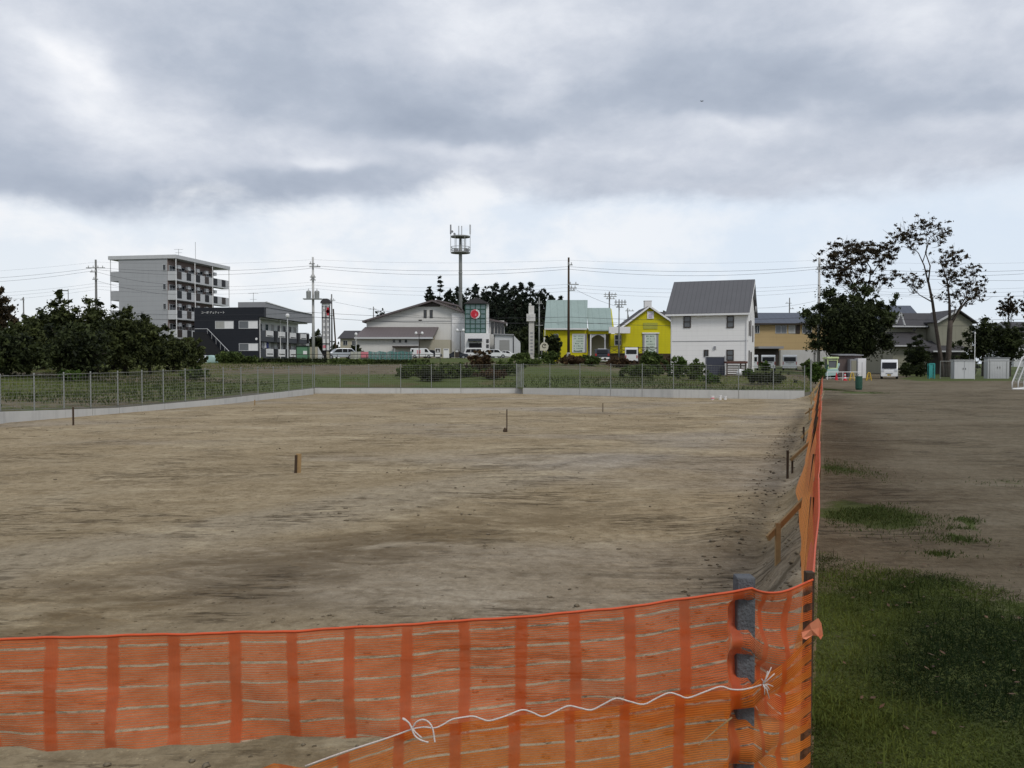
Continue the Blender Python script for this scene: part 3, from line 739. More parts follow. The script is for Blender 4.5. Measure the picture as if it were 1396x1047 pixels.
# ---- heights of the two nets read along the front from the photo: px, top py, bottom py, distance
FR_U = [(-130, 873, 1027, 1.82), (0, 871.5, 1024, 1.87), (160, 867, 1017, 1.90), (300, 862.5, 1012, 1.93), (400, 860, 1009, 1.94), (560, 851.5, 1003, 1.96), (750, 837.5, 994, 1.985), (880, 825, 984, 2.0), (960, 813, 973, 2.01), (1027, 802.5, 960, 2.02)]
FR_L = [(300, 1075, 1300, 1.86), (345, 1047, 1300, 1.88), (372, 1036, 1300, 1.89), (416, 1043, 1300, 1.90), (470, 1024, 1300, 1.91), (528, 1004.5, 1300, 1.92), (562, 991, 1300, 1.925), (616, 984, 1300, 1.93), (711, 971, 1300, 1.95), (806, 964, 1300, 1.965), (912, 948, 1300, 1.98), (982, 939, 1300, 1.985), (1030, 936, 1300, 1.99)]
def front_rows(tab, rows, push=0.0):
    """columns of points (bottom to top) along the front net"""
    cols = []
    pxs = np.concatenate([np.arange(tab[0][0], 985, 9.0), np.arange(985, tab[-1][0] + 0.1, 3.0)])
    T = list(zip(*tab))
    for px in pxs:
        d = float(np.interp(px, T[0], T[3])); t = float(np.interp(px, T[0], T[1])); b_ = float(np.interp(px, T[0], T[2]))
        X = xa(px, d); zt = za(t, d); zb = max(za(b_, d), 0.02); zt += 0.0008 * math.sin(px * .043) + 0.0005 * math.sin(px * .117 + 1); zb += 0.003 * math.sin(px * .031 + 2) + .002 * math.sin(px * .09)
        nearp = min(1.0, max(0.0, (21.0 - abs(px - 1016.5)) / 6.0))
        def weave(j):
            py = b_ + (t - b_) * j / rows
            return (0.052 if push >= 0 else 0.10) * nearp * max(min(1, (py - lo_) / 5.0, (hi_ - py) / 5.0) if lo_ < py < hi_ else 0 for lo_, hi_ in WOVEN)
        cols.append([Vector((X, d + push + weave(j) + (0.016 * math.sin(X * 9 + 4 * j / rows) + 0.006 * math.sin(X * 31 + 9 * j / rows)) * (1 - .85 * j / rows), zb + (zt - zb) * j / rows)) for j in range(rows + 1)])
    return cols
def lean(Y): return float(np.interp(Y, [2.26, 3.5, 5, 6.4, 7.4, 8.8, 13.7, 21.8, 36], [0.0, 0.07, 0.10, 0.13, 0.16, 0.215, 0.24, 0.26, 0.30]))
NPERP = Vector((-NDIR.y, NDIR.x, 0))                 # to the left of the net line
POST_Y = [2.26, 4.62, 6.70, 8.9, 11.1, 13.4, 15.8, 18.2, 20.6, 23.1, 25.6, 28.2, 30.8, 33.4, 36.0]
def side_cols(z0f, z1f, rows, wob, ph, off, y1=36.0):
    cols = []; Y = PY0 + 0.02
    ys = []
    while Y < y1: ys.append(Y); Y += max(0.035, 0.016 * Y)
    ys.append(y1)
    for Y in ys:
        i = max(0, min(len(POST_Y) - 2, int(np.searchsorted(POST_Y, Y)) - 1))
        u = (Y - POST_Y[i]) / (POST_Y[i + 1] - POST_Y[i]); sag = math.sin(math.pi * max(0, min(1, u)))
        z0, z1 = z0f(Y, sag, i), z1f(Y, sag, i)
        c = []
        for j in range(rows + 1):
            v = j / rows; z = z0 + (z1 - z0) * v
            l = lean(Y) * (1 - z) + off * min(1, (Y - 2.26) / 1.5) + sag * wob * (1 - 0.85 * v) * math.sin(ph + i * 1.9 + v * 3.0) + 0.010 * (1 - .6 * v) * math.sin(Y * 3.1 + v * 5 + ph) * min(1, (Y - 2.26))
            p = net_pt(Y) + NPERP * l
            c.append(Vector((p.x, p.y, max(z, 0.02))))
        cols.append(c)
    return cols
def net_mesh(name, cols, mat, parent, hem_top=0.006, edge=-99):
    nr = len(cols[0]); V = []; uv = []; hem = []
    # running length along the middle row
    U = [0.0]
    for a, b_ in zip(cols[:-1], cols[1:]): U.append(U[-1] + (b_[nr - 1] - a[nr - 1]).length)
    for c, u in zip(cols, U):
        H = [0.0]
        for a, b_ in zip(c[:-1], c[1:]): H.append(H[-1] + (b_ - a).length)
        for j, p in enumerate(c):
            V.append(p); uv.append((u, H[j] - H[-1] + 10 * 0.0485 * 4)); hem.append(1.0 if j == nr - 1 and hem_top else 0.0)
    n = len(cols); F = []
    for i in range(n - 1):
        for j in range(nr - 1):
            F.append((i * nr + j, (i + 1) * nr + j, (i + 1) * nr + j + 1, i * nr + j + 1))
    me = bpy.data.meshes.new(name); me.from_pydata([tuple(p) for p in V], [], F)
    l = me.uv_layers.new(name='UVMap')
    for lp in me.loops: l.data[lp.index].uv = uv[lp.vertex_index]
    a = me.attributes.new('hem', 'FLOAT', 'POINT'); a.data.foreach_set('value', hem)
    a = me.attributes.new('open', 'FLOAT', 'POINT')
    a2 = me.attributes.new('side', 'FLOAT', 'POINT'); a2.data.foreach_set('value', [min(1.0, max(0.0, (i - edge) / 8)) for i in range(n) for _ in range(nr)])
    a = me.attributes['open']
    op = [max(0.0, 1 - abs(i - edge) / 2.6) for i in range(n) for _ in range(nr)]; a.data.foreach_set('value', op)
    me.shade_smooth(); me.materials.append(mat)
    o = bpy.data.objects.new(name, me); COL.objects.link(o); o.parent = parent
    return o
def corner_cols(a, b_, n, sagz, rows):
    """cloth pulled from the grey post to the corner post, sagging between"""
    out = []
    for i in range(1, n):
        u = i / n; s = math.sin(math.pi * u)
        c = []
        for j in range(rows + 1):
            v = j / rows
            p = a[j].lerp(b_[j], u)
            fold = 0.008 * math.sin(u * 5.0 + v * 11.0) * s
            c.append(p + Vector((-0.02 * s + fold * 0.6, -0.5 * fold, -sagz * s * v)))
        out.append(c)
    return out
ROWS = 14
up = thing('barrier_net', 'red orange plastic barrier net, upper strip pulled round the corner post', 'safety net', (NET0.x, NET0.y - 0.03, 0.0), 0, 'orange barrier nets')
inv = Vector(up.location)
front = front_rows(FR_U, ROWS)
side = side_cols(lambda Y, s, i: 0.58 - 0.05 * s + 0.03 * math.sin(i * 2.1), lambda Y, s, i: float(np.interp(Y, [2.26, 4, 7, 36], [1.0, 0.96, 0.97, 1.0])) - 0.06 * s - 0.02 * math.sin(i * 1.3), ROWS, 0.03, 0.5, -0.012)
corner = corner_cols(front[-1], side[0], 14, 0.022, ROWS)
allc = [[p - inv for p in c] for c in front + corner + side]
net_mesh('net_cloth', allc, M['net_red'], up, edge=len(front) + len(corner) - 1)
hem = MB().tube([c[-1] for c in allc[:len(front) + len(corner)]], 0.0032, 6)
hem.build('top_hem', M['net_hem'], up, smooth=True)
hem = MB().tube([c[-1] for c in allc[len(front) + len(corner) - 1:]], 0.0035, 5)
hem.build('top_hem', M['net_hem'], up, smooth=True)
lo = thing('barrier_net', 'deep orange plastic barrier net, lower strip drooping from the white rope', 'safety net', (NET0.x, NET0.y - 0.05, 0.0), 0, 'orange barrier nets')
inv = Vector(lo.location)
front = front_rows(FR_L, ROWS, -0.012)
side = side_cols(lambda Y, s, i: 0.03 + 0.02 * math.sin(i * 2.7), lambda Y, s, i: float(np.interp(Y, [2.26, 2.9, 4.0, 36], [0.84, 0.90, 0.93, 0.96])) - 0.04 * s, ROWS, 0.045, 2.0, 0.014)
corner = corner_cols(front[-1], side[0], 12, 0.02, ROWS)
allc = [[p - inv for p in c] for c in front + corner + side]
net_mesh('net_cloth', allc, M['net_orange'], lo, 0.0, edge=len(front) + len(corner) - 1)

# posts of the barrier
def stake(label, base, top, w, t, mat, name='wooden_post', tilt=(0, 0), rz=0.0, group=None, cat='post', chamfer=True):
    o = thing(name, label, cat, base, rz, group)
    h = top - base.z
    b = MB().bar((0, 0, -0.15), (tilt[0], tilt[1], h), w, t, up=(0, 1, 0))
    b.build('shaft', M[mat], o, bevel=min(w, t) * 0.1)
    return o
qd = 2.075
stake('weathered grey square timber post behind the front barrier net', Vector((xa(1016.5, qd), qd, 0.0)), za(784.5, qd), 0.046, 0.046, 'wood_grey', group='posts of the barrier net')
stake('dark brown timber post at the corner where the nets turn', Vector((xa(1099.5, 2.295), 2.295, 0.0)), za(779, 2.295), 0.024, 0.024, 'wood_brown', group='posts of the barrier net', tilt=(0.013, 0))
ORD = ['second', 'third', 'fourth', 'fifth', 'sixth', 'seventh', 'eighth', 'ninth', 'tenth', 'eleventh', 'twelfth', 'thirteenth', 'fourteenth', 'last']
for i, Y in enumerate(POST_Y[1:]):
    off = lean(Y)
    p = net_pt(Y) + NPERP * off
    top = {0: za(679, Y), 1: za(620, Y)}.get(i, 0.97 + rnd.uniform(-0.03, 0.05))
    stake(ORD[i] + ' brown timber post along the side barrier net counting from the corner', Vector((p.x, p.y, 0.0)), top, 0.018, 0.018, 'wood_brown', group='posts of the barrier net', tilt=(lean(Y) * NDIR.y * (top - .05), 0))
# white rope threaded along the top of the lower net
rope_px = [(416, 1044), (470, 1026), (528, 1005), (562, 993), (578, 991), (593, 992), (605, 988), (616, 982), (630, 978), (645, 977.5), (657, 981), (668, 983), (690, 977), (711, 968), (725, 971), (740, 976), (757, 970), (774.5, 962), (790, 965), (806, 967.5), (823, 960), (840, 952.5), (858, 955), (877.5, 959), (895, 951), (912, 944), (925, 948), (938, 952), (960, 944), (982, 937), (996, 939), (1010, 940.5), (1024, 937), (1038, 934)]
ro = thing('rope', 'thin white rope threaded along the drooping orange net and knotted at the post', 'rope', at(1038, 934, 1.93))
base = Vector(ro.location)
def rd(px): return float(np.interp(px, [416, 1038], [1.865, 1.955]))
def catmull(pts, m=4):
    pts = [Vector(p) for p in pts]; out = []
    for i in range(len(pts) - 1):
        p0, p1, p2, p3 = pts[max(i - 1, 0)], pts[i], pts[i + 1], pts[min(i + 2, len(pts) - 1)]
        for j in range(m):
            t = j / m
            out.append(0.5 * (2 * p1 + (p2 - p0) * t + (2 * p0 - 5 * p1 + 4 * p2 - p3) * t * t + (3 * p1 - p0 - 3 * p2 + p3) * t ** 3))
    return out + [pts[-1]]
MB().tube(catmull([at(px, py + rnd.uniform(-1.2, 1.2), rd(px)) - base for px, py in rope_px]), 0.0019, 6).build('line', M['rope'], ro, smooth=True)
bow = MB()
for loop in ([(562, 992), (553, 981), (549, 980), (558, 986), (565, 1002), (574, 1009), (584, 1012)], [(562, 993), (568, 984), (577, 981), (585, 985), (590, 994), (592, 1006), (593, 1012)], [(562, 992), (566, 998), (575, 1006)]):
    bow.tube(catmull([at(px, py, rd(px) - 0.01 - 0.004 * i) - base for i, (px, py) in enumerate(loop)]), 0.0019, 6)
bow.build('bow', M['rope'], ro, smooth=True)
tas = MB(); r2 = random.Random(4)
for i in range(11):
    a = r2.uniform(0, 6.28); L = r2.uniform(12, 26)
    pts = [(1040, 933), (1044 + 0.35 * L * math.cos(a) * .6, 930 + 0.4 * L * math.sin(a)), (1046 + L * math.cos(a) * .5, 929 + L * math.sin(a) * .95)]
    tas.tube([at(px, py, 1.945 - 0.003 * i) - base for px, py in pts], 0.0012, 5)
tas.build('frayed_knot', M['rope'], ro, smooth=True)
# a strip of loose net snagged at the corner post
sn = thing('net_scrap', 'torn scrap of pink netting hooked on the corner post', 'scrap', at(1110, 868, 2.22))
base = Vector(sn.location)
b = MB()
scr = [[(1093, 862), (1104, 851), (1116, 843), (1120, 850)], [(1094, 870), (1106, 858), (1117, 856), (1122, 866)], [(1099, 872), (1108, 866), (1116, 868), (1119, 872)]]
g = [[at(px, py, 2.215 - 0.012 * math.sin(i * 1.7 + j)) - base for i, (px, py) in enumerate(row)] for j, row in enumerate(scr)]
for j in range(2):
    for i in range(3):
        q = [g[j][i], g[j][i + 1], g[j + 1][i + 1], g[j + 1][i]]
        b.face(q); b.face([p + Vector((0, 0.003, 0)) for p in q])
b.build('cloth', pm('pink_net_scrap', (0.62, 0.22, 0.12), 0.6, 0.2, 60), sn)
# dry straw caught in the net
st_ = thing('straw', 'dry yellow straw stuck through the lower net beside the grey post', 'straw', at(952, 1016, 1.9))
MB().tube([Vector((0, 0, 0)), at(975, 996, 1.93) - at(952, 1016, 1.9), at(998, 978, 1.93) - at(952, 1016, 1.9)], [0.0008, 0.0016, 0.0024], 5).build('stalk', M['wood_tan'], st_)

# ================================================================== stakes and braces
def lot_stake(label, px, ytop, ybot, w, t, mat, tilt=0.0, rz=0.0):
    p = foot(px, ybot); top = za(ytop, p.y)
    return stake(label, Vector((p.x, p.y, lz(p.x, p.y) - 0.01)), top, w, t, mat, name='survey_stake', tilt=(tilt, 0), rz=rz, group='survey stakes in the lot', cat='stake')
o = lot_stake('short split timber stump standing alone on the open soil', 405, 618.5, 645, 0.10, 0.05, 'wood_tan', 0.02, R(20))
MB().bar((-0.045, -0.035, -0.05), (-0.03, -0.035, 0.36), 0.05, 0.012, up=(0, 1, 0)).build('dark_face', M['wood_brown'], o)
o = lot_stake('thin dark stake with a clod at its foot, middle of the lot', 691, 558, 587, 0.035, 0.03, 'wood_brown')
MB().lathe([(0.05, 0), (0.07, 0.05), (0.04, 0.12), (0.01, 0.15)], -0.06, -0.02, 7).build('soil_clod', M['wood_brown'], o)
lot_stake('thinnest dark stake near the back wall on the right', 822, 549.5, 562, 0.03, 0.03, 'wood_brown')
lot_stake('reddish brown stake close to the left wall', 99, 555, 580, 0.05, 0.04, 'wood_brown')
lot_stake('small stake near the far end of the left wall', 347, 545, 553, 0.045, 0.04, 'wood_tan')
def slope_pt(px, py):
    """the point of the bank the photo's pixel falls on"""
    best = None
    for Y in np.arange(5.0, 45.0, 0.03):
        q = at(px, py, Y); e = abs(q.z - lz(q.x, q.y))
        if best is None or e < best[0]: best = (e, q)
    return best[1]
def brace(label, px, ybot, ytop, rail, w=0.05, mat='wood_tan'):
    p = slope_pt(px, ybot); z1 = za(ytop, p.y)
    o = thing('net_brace', label, 'brace', (p.x, p.y, p.z), 0, 'timber braces on the bank')
    MB().bar((0, 0, -0.2), (0, 0, z1 - p.z), w, 0.035, up=(0, 1, 0)).build('stake', M[mat], o)
    if rail:
        (ax, ay), (bx, by) = rail
        q0 = at(ax, ay, p.y - 0.05) - p; q1 = at(bx, by, p.y + 0.25) - p
        MB().bar(q0, q1, 0.024, 0.055).build('rail', M['wood_tan'], o)
    return o
brace('nearest yellow timber brace on the bank sloping up to the barrier net', 1060, 768, 713, [(1046.5, 734), (1103, 674)], 0.045)
brace('dark leaning stake with a pale rail, second along the bank', 1073.5, 653, 614, [(1078, 627), (1107, 600)], 0.035, 'wood_brown')
brace('short dark stub behind the second brace on the bank', 1080, 645, 627, None, 0.03, 'wood_brown')
brace('dark stake with a rail, third along the bank', 1095.5, 603, 582, [(1092, 597), (1111, 578)], 0.035, 'wood_brown')
brace('pale brace with a low rail, fourth along the bank', 1103.5, 572, 556, [(1098, 564), (1113, 553)], 0.04)
brace('pale brace near the end of the wall, fifth along the bank', 1106, 552, 535, [(1103, 541), (1115, 527)], 0.05)
brace('farthest pale brace on the bank by the end post', 1109, 545, 529, [(1107, 536), (1118, 520)], 0.05)
# containers left at the foot of the wall
for px, w, h, lab, mat in [(971.5, 5.0, 5.0, 'white and red paper bag slumped at the foot of the wall', 'pink'), (982, 4.4, 6.0, 'taller white plastic bucket at the foot of the wall', 'white'), (989, 4.0, 4.6, 'shorter white plastic bucket at the foot of the wall', 'white')]:
    p = foot(px, 545.2); s = p.y / FPX
    o = thing('bucket', lab, 'bucket', (p.x, p.y, lz(p.x, p.y)))
    r = w * s / 2
    MB().lathe([(r * .85, 0), (r, h * s), (r * 1.05, h * s), (r * 1.05, h * s + .02), (r * .9, h * s + .02), (r * .9, h * s * .6)], 0, 0, 12).build('body', M['white'], o)
    if mat == 'pink': MB().lathe([(r * 1.02, h * s * .3), (r * 1.03, h * s * .62)], 0, 0, 12).build('band', M['pink'], o)
    else: MB().tube([(-r, 0, h * s), (-r * .6, -r * .8, h * s * .72), (r * .6, -r * .8, h * s * .72), (r, 0, h * s)], 0.008, 5).build('handle', M['galv'], o)
# ================================================================== buildings
def sx_(px, px0, d): return (px - px0) * d / FPX
# ---- five-storey apartment block
zb = 2.1
A = thing('apartment_block', 'grey five-storey apartment block with open balconies beyond the orchard', 'building', (-48.6, 120.1, zb), R(-10))
Z = lambda a: a - zb
top = Z(17.15)
MB().box(-9.1, -1.3, 0, 12.6, 0, Z(16.6)).build('wall', M['grey_wall'], A)
MB().box(-10.7, 0.15, -0.15, 15.3, Z(16.62), top).build('roof', M['pale_grey'], A)
MB().box(-1.298, -1.26, 0.02, 12.58, 0.01, Z(16.6)).build('balcony_wall', M['pink_wall'], A)
for fi, zf in enumerate((13.6, 10.8, 7.97, 5.15)):
    z = Z(zf)
    bal = MB().box(-1.255, 0, 0.0, 15.1, z - 0.14, z).box(-0.08, 0.0, 0.0, 15.1, z + .003, z + 1.22).box(-1.25, -0.083, 0.0, 0.08, z + .003, z + 1.2).build('balcony', M['pale_grey'], A)
    MB().box(-10.5, -9.103, 0.0, 15.1, z - 0.14, z).box(-10.5, -10.42, 0.0, 15.1, z + .003, z + 1.25).box(-10.41, -9.103, 0.0, 0.1, z + .003, z + 1.25).build('walkway', M['grey_wall'], A)
    for j in range(6):
        y = 0.35 + j * 2.5
        MB().box(0.003, 0.035, y, y + 1.15, z + 0.12, z + 1.2).build('balcony_panel', M['black' if (j + fi) % 3 else 'frame_dark'], bal)
        if j < 5:
            MB().box(-0.95, -0.55, y + 1.3, y + 2.0, z + 1.75, z + 2.25).build('air_conditioner', M['white'], bal)
            window(A, -1.255, y + 0.7, z + 1.1, 1.5, 2.0, R(90), 'alum', 'glass', 'v', name='balcony_door')
    window(A, -1.75, 0.0, z + 1.75, 0.55, 0.9, 0, 'alum', 'glass', '', name='window')
for y in (0.03, 5.0, 10.0, 15.05): MB().tube([(0.06, y, 0), (0.06, y, Z(16.6))], 0.06, 6).build('downpipe', M['white'], A)
for y in (0.05, 15.05): MB().tube([(-10.45, y, 0), (-10.45, y, Z(16.6))], 0.05, 6).build('corridor_post', M['pale_grey'], A)
def tv_antenna(label, px, d, ybot, ytop, heads):
    p = at(px, ybot, d); h = za(ytop, d) - p.z
    o = thing('antenna', label, 'antenna', p)
    MB().tube([(0, 0, -0.2), (0, 0, h)], 0.03, 5).build('mast', M['galv'], o)
    for dz, w, n in heads:
        b = MB().bar((-w / 2, 0, h - dz), (w / 2, 0, h - dz), 0.03)
        for i in range(n): b.bar((-w / 2 + w * i / max(1, n - 1), -0.25, h - dz), (-w / 2 + w * i / max(1, n - 1), 0.25, h - dz + 0.0), 0.02)
        b.build('aerial', M['galv'], o)
    return o
tv_antenna('twin-bar television aerial on the roof of the grey block', 243.5, 125, 348, 339.5, [(0.05, 1.2, 5), (0.55, 0.9, 4)])
tv_antenna('tall bare lightning rod on the roof of the grey block', 266.5, 127, 355, 330, [])
tv_antenna('television aerial standing on the roof of the black apartment house', 345.5, 113, 420, 399, [(0.1, 1.3, 5), (0.9, 0.8, 4)])

# ---- black two-storey apartment house
d0 = 109.0; zb = 2.0
Bk = thing('apartment_house', 'two-storey apartment house with black end wall and dark grey balconies', 'building', (xa(353, d0), d0, zb), R(-7))
Z = lambda a: a - zb
u = lambda px: (px - 353) * d0 / FPX
MB().box(-8.9, 0.0, 0.0, 0.25, 0, Z(7.55)).box(-8.9, -1.42, 0.255, 17.4, 0, Z(7.55)).build('wall', M['black_wall'], Bk)
MB().box(-8.9, 0.76, -0.003, 17.4, Z(7.555), Z(8.84)).build('upper_wall', M['black_wall'], Bk)
MB().box(0.763, 0.80, 0.6, 17.4, Z(7.56), Z(8.80)).build('side_cladding', M['mid_grey'], Bk)
MB().box(-1.415, -1.38, 0.26, 17.3, 0.02, Z(7.5)).build('balcony_wall', M['corrug'], Bk)
MB().prism([(0.4, Z(8.85)), (0.4, Z(9.55)), (10.5, Z(8.98)), (17.4, Z(8.9)), (17.4, Z(8.85))], 'x', -3.0, 0.86).build('roof', M['mid_grey'], Bk)
MB().prism([(0.32, Z(9.5)), (0.32, Z(9.62)), (10.5, Z(9.05)), (17.4, Z(8.97)), (17.4, Z(8.9)), (10.5, Z(8.98))], 'x', 0.863, 0.93).build('barge_board', M['white'], Bk)
for zf, full in ((4.5, True), (2.05, False)):
    z = Z(zf)
    bal = MB().box(-1.375, 0.0, 0.26, 17.2, z - 0.12, z).box(-0.06, 0.0, 0.26, 17.2, z + 0.003, z + 1.35).build('balcony', M['dark_grey'], Bk)
    for j in range(4):
        y = 2.3 + j * 4.1
        MB().box(0.003, 0.07, y, y + 2.3, z + (0.55 if full else 0.35), z + 1.38).build('vent_panel', M['white'], bal)
        MB().box(0.072, 0.09, y + 0.2, y + 2.1, z + 0.62, z + 0.74).build('vent_slot', M['black'], bal)
        MB().box(-0.9, 0.09, y + 2.8, y + 3.5, z + 0.004, z + 1.42).build('partition', M['black'], bal)
        window(Bk, -1.378, y - 0.7, z + 1.75, 1.0, 1.3, R(90), 'alum', 'glass', '', name='balcony_window')
        window(Bk, -1.378, y + 1.3, z + 1.75, 1.0, 1.3, R(90), 'alum', 'glass' if j % 2 == 0 else 'curtain', '', name='balcony_window')
MB().box(-1.37, 0.1, 0.26, 17.3, Z(7.40), Z(7.52)).build('eave', M['white'], Bk)
for y in (0.27, 7.0): MB().tube([(0.06, y, 0), (0.06, y, Z(7.45))], 0.05, 6).build('downpipe', M['white'], Bk)
MB().box(-1.4, -0.1, 17.42, 18.4, 0, Z(6.1)).build('stair_wall', M['white'], Bk)
for x0, x1, y0, y1 in [(291, 317.6, 437.3, 448), (325, 352.3, 437.3, 448), (325, 352.3, 468, 478.3)]:
    window(Bk, (u(x0) + u(x1)) / 2, 0.0, Z((za(y0, d0) + za(y1, d0)) / 2), u(x1) - u(x0), za(y0, d0) - za(y1, d0), 0, 'alum', 'curtain' if y0 < 440 and x0 < 300 else 'glass_grey', 'v', shutter='white')
lettering('コーポ デュティート', 0.36, M['white'], Bk, (u(287.8), -0.03, Z(za(425.8, d0))), name='lettering')
b = MB().tube([(u(263), -0.3, Z(za(448, d0))), (u(281), -0.3, Z(za(448, d0))), (u(312), -0.3, Z(za(479, d0)))], 0.045, 6)
for i in range(6):
    t = i / 5; b.bar((u(281 + 31 * t), -0.3, Z(za(448 + 31 * t, d0))), (u(281 + 31 * t), -0.3, max(0.0, Z(za(448 + 31 * t, d0)) - 1.0)), 0.03)
b.build('stair_rail', M['pale_grey'], Bk)
MB().prism([(u(263), 0), (u(263), Z(za(452, d0))), (u(280), Z(za(453, d0))), (u(311), 0)], 'y', -0.9, -0.35).build('staircase', M['black'], Bk)
MB().disc((u(350), -0.04, Z(za(462, d0))), 0.16).build('wall_lamp', M['white'], Bk)
# washing on the ground-floor balcony
for i, (y, w, c) in enumerate([(2.0, 0.6, 'mid_grey'), (2.9, 0.5, 'white'), (3.6, 0.7, 'car_dark')]):
    tag(MB().box(-w / 2, w / 2, -0.02, 0.02, -0.75, 0).build('laundry', M[c] if c != 'car_dark' else pm('blue_cloth', (0.04, 0.05, 0.16)), None,
        Bk.matrix_basis @ Vector((-0.35, y, Z(2.05) + 2.25)) if False else Matrix.Translation(Bk.location) @ Matrix.Rotation(R(-7), 4, 'Z') @ Vector((-0.35, y, Z(2.05) + 2.25)), R(83)),
        ['grey shirt hung on the ground-floor balcony of the black house', 'white towel hung on the ground-floor balcony of the black house', 'dark blue sheet hung on the ground-floor balcony of the black house'][i], 'laundry', 'washing on the balcony')
# green shelter at its far end
sh = thing('bin_shelter', 'green panelled shelter with a white notice beside the black apartment house', 'shelter', (xa(412.5, 112), 112, 2.0))
MB().box(-0.8, 0.75, 0, 1.2, 0, 1.75).build('wall', pm('green_panel', (0.10, 0.22, 0.13), 0.6, 0.15, 2), sh)
MB().box(-0.85, 0.8, -0.1, 1.25, 1.753, 1.87).build('roof', M['black'], sh)
MB().box(0.1, 0.62, -0.03, -0.003, 0.65, 1.15).build('notice', M['white'], sh)
for x in (-0.83, 0.78): MB().box(x - .04, x + .04, -0.09, -0.01, 0, 1.75).build('post', M['black'], sh)
# brown brick wall stub beside pole
bw = thing('block_wall', 'drab block wall and sloping fence panel beside the concrete power pole', 'wall', (xa(430, 113), 113, 2.0))
MB().box(-1.1, 0.3, 0, 0.2, 0, 1.7).build('panel', M['beige'], bw)
MB().prism([(0.35, 0), (0.35, 1.7), (1.1, 0.4), (1.1, 0)], 'y', 0, 0.15).build('ramp_panel', M['pale_grey'], bw)

# ---- tall pylon sign
d0 = 116.0; zb = 2.0
Sg = thing('pylon_sign', 'tall narrow sign tower of white panels with a red emblem and a small tiled cap', 'sign', (xa(444.5, d0), d0, zb))
u = lambda px: (px - 444.5) * d0 / FPX
Z = lambda y: za(y, d0) - zb
b = MB()
for px in (439.6, 444.8, 450.0): b.bar((u(px), 0, 0), (u(px), 0, Z(414)), 0.10)
for py in (416, 432.5, 468.5, 478): b.bar((u(439.6), 0.003, Z(py)), (u(450), 0.003, Z(py)), 0.09)
b.build('frame', M['black'], Sg)
for a_, c_ in ((440, 444.4), (445.2, 449.6)):
    for y0, y1 in ((417, 432), (433, 468), (469, 477.5)):
        MB().box(u(a_), u(c_), 0.06, 0.16, Z(y1), Z(y0)).build('panel', M['white'], Sg)
MB().disc((u(447.4), 0.045, Z(424.5)), 0.24).build('emblem', M['red'], Sg)
MB().box(u(445.9), u(449.0), 0.03, 0.055, Z(430), Z(419)).build('emblem_field', M['red'], Sg)
b = MB(); r3 = random.Random(8)
for cx, ys in ((442.1, (438, 446, 453, 460, 423)), (447.3, (438, 446, 453, 460))):
    for y in ys:
        for q in range(4):
            if q < 2: b.box(u(cx - 1.0), u(cx + 1.0), 0.035, 0.055, Z(y + q * 2.2 - 1.2) - 0.03, Z(y + q * 2.2 - 1.2) + 0.03)
            else: b.box(u(cx - 0.8 + (q - 2) * 1.3), u(cx - 0.8 + (q - 2) * 1.3) + 0.07, 0.036, 0.054, Z(y + 1.6), Z(y - 1.8))
        b.build('lettering', M['mid_grey'], Sg); b = MB()
MB().box(u(440.4), u(444.2), 0.04, 0.057, Z(474.5), Z(470.5)).build('arrow_board', M['pink'], Sg)
MB().prism([(u(437.8), Z(413.5)), (u(438.5), Z(411)), (u(441.5), Z(407.2)), (u(447.5), Z(407.2)), (u(451.3), Z(411)), (u(452), Z(413.5))], 'y', -0.35, 0.6).build('cap', M['tile_roof'], Sg)
MB().box(u(439.2), u(450.4), -0.1, 0.3, Z(416.5), Z(413.6)).build('cap_band', M['white'], Sg)
MB().box(u(440), u(444.4), 0.0, 0.3, 0, Z(478.5)).build('base', M['black'], Sg)
MB().box(u(445.3), u(449.4), 0.0, 0.2, 0.1, Z(480)).build('notice', M['beige'], Sg)

# ---- hall with the red emblem
d0 = 165.0; zb = 2.35
H = thing('ceremony_hall', 'large pale gabled hall with a teal glass tower bearing a red emblem', 'building', (xa(560, d0), d0, zb))
u = lambda px: (px - 560) * d0 / FPX
Z = lambda y: za(y, d0) - zb
MB().prism([(u(500), 0), (u(500), Z(437)), (u(589.5), Z(411.5)), (u(633.6), Z(427)), (u(633.6), 0)], 'y', 0, 26).build('wall', M['offwhite'], H)
L_, Rg, Rr = (u(495.5), Z(437.6)), (u(590), Z(409.2)), (u(637), Z(426.2))
b = MB()
b.slab([(L_[0], -1.2, L_[1]), (Rg[0], -1.2, Rg[1]), (Rg[0], 26.5, Rg[1]), (L_[0], 26.5, L_[1])], 0.35)
b.slab([(Rg[0] + .003, -1.2, Rg[1]), (Rr[0], -1.2, Rr[1]), (Rr[0], 26.5, Rr[1]), (Rg[0] + .003, 26.5, Rg[1])], 0.35)
b.build('roof', M['brown_roof'], H)
MB().prism([(u(570), Z(418)), (u(589.7), Z(411.7)), (u(600), Z(415.0)), (u(600), Z(418))], 'y', -0.2, -0.003).build('gable_vent', M['frame_dark'], H)
mon = MB().prism([(u(574), Z(416)), (u(574), Z(409)), (u(591), Z(405.2)), (u(620), Z(411.5)), (u(620), Z(419))], 'y', 9, 24).build('clerestory', M['beige'], H)
MB().slab([(u(570.5), 8, Z(410.5)), (u(591), 8, Z(404)), (u(591), 25, Z(404)), (u(570.5), 25, Z(410.5))], .3).slab([(u(591.02), 8, Z(404)), (u(622), 8, Z(412)), (u(622), 25, Z(412)), (u(591.02), 25, Z(404))], .3).build('clerestory_roof', M['brown_roof'], mon)
for px in (608, 612.5, 616.5): window(H, u(px), 8.97, Z(414.2), 0.5, 0.6, 0, 'frame_dark', 'glass', '')
for px in (579.9, 588.1): window(H, u(px), -0.003, Z(428), 0.6, 1.6, 0, 'frame_dark', 'glass', 'h')
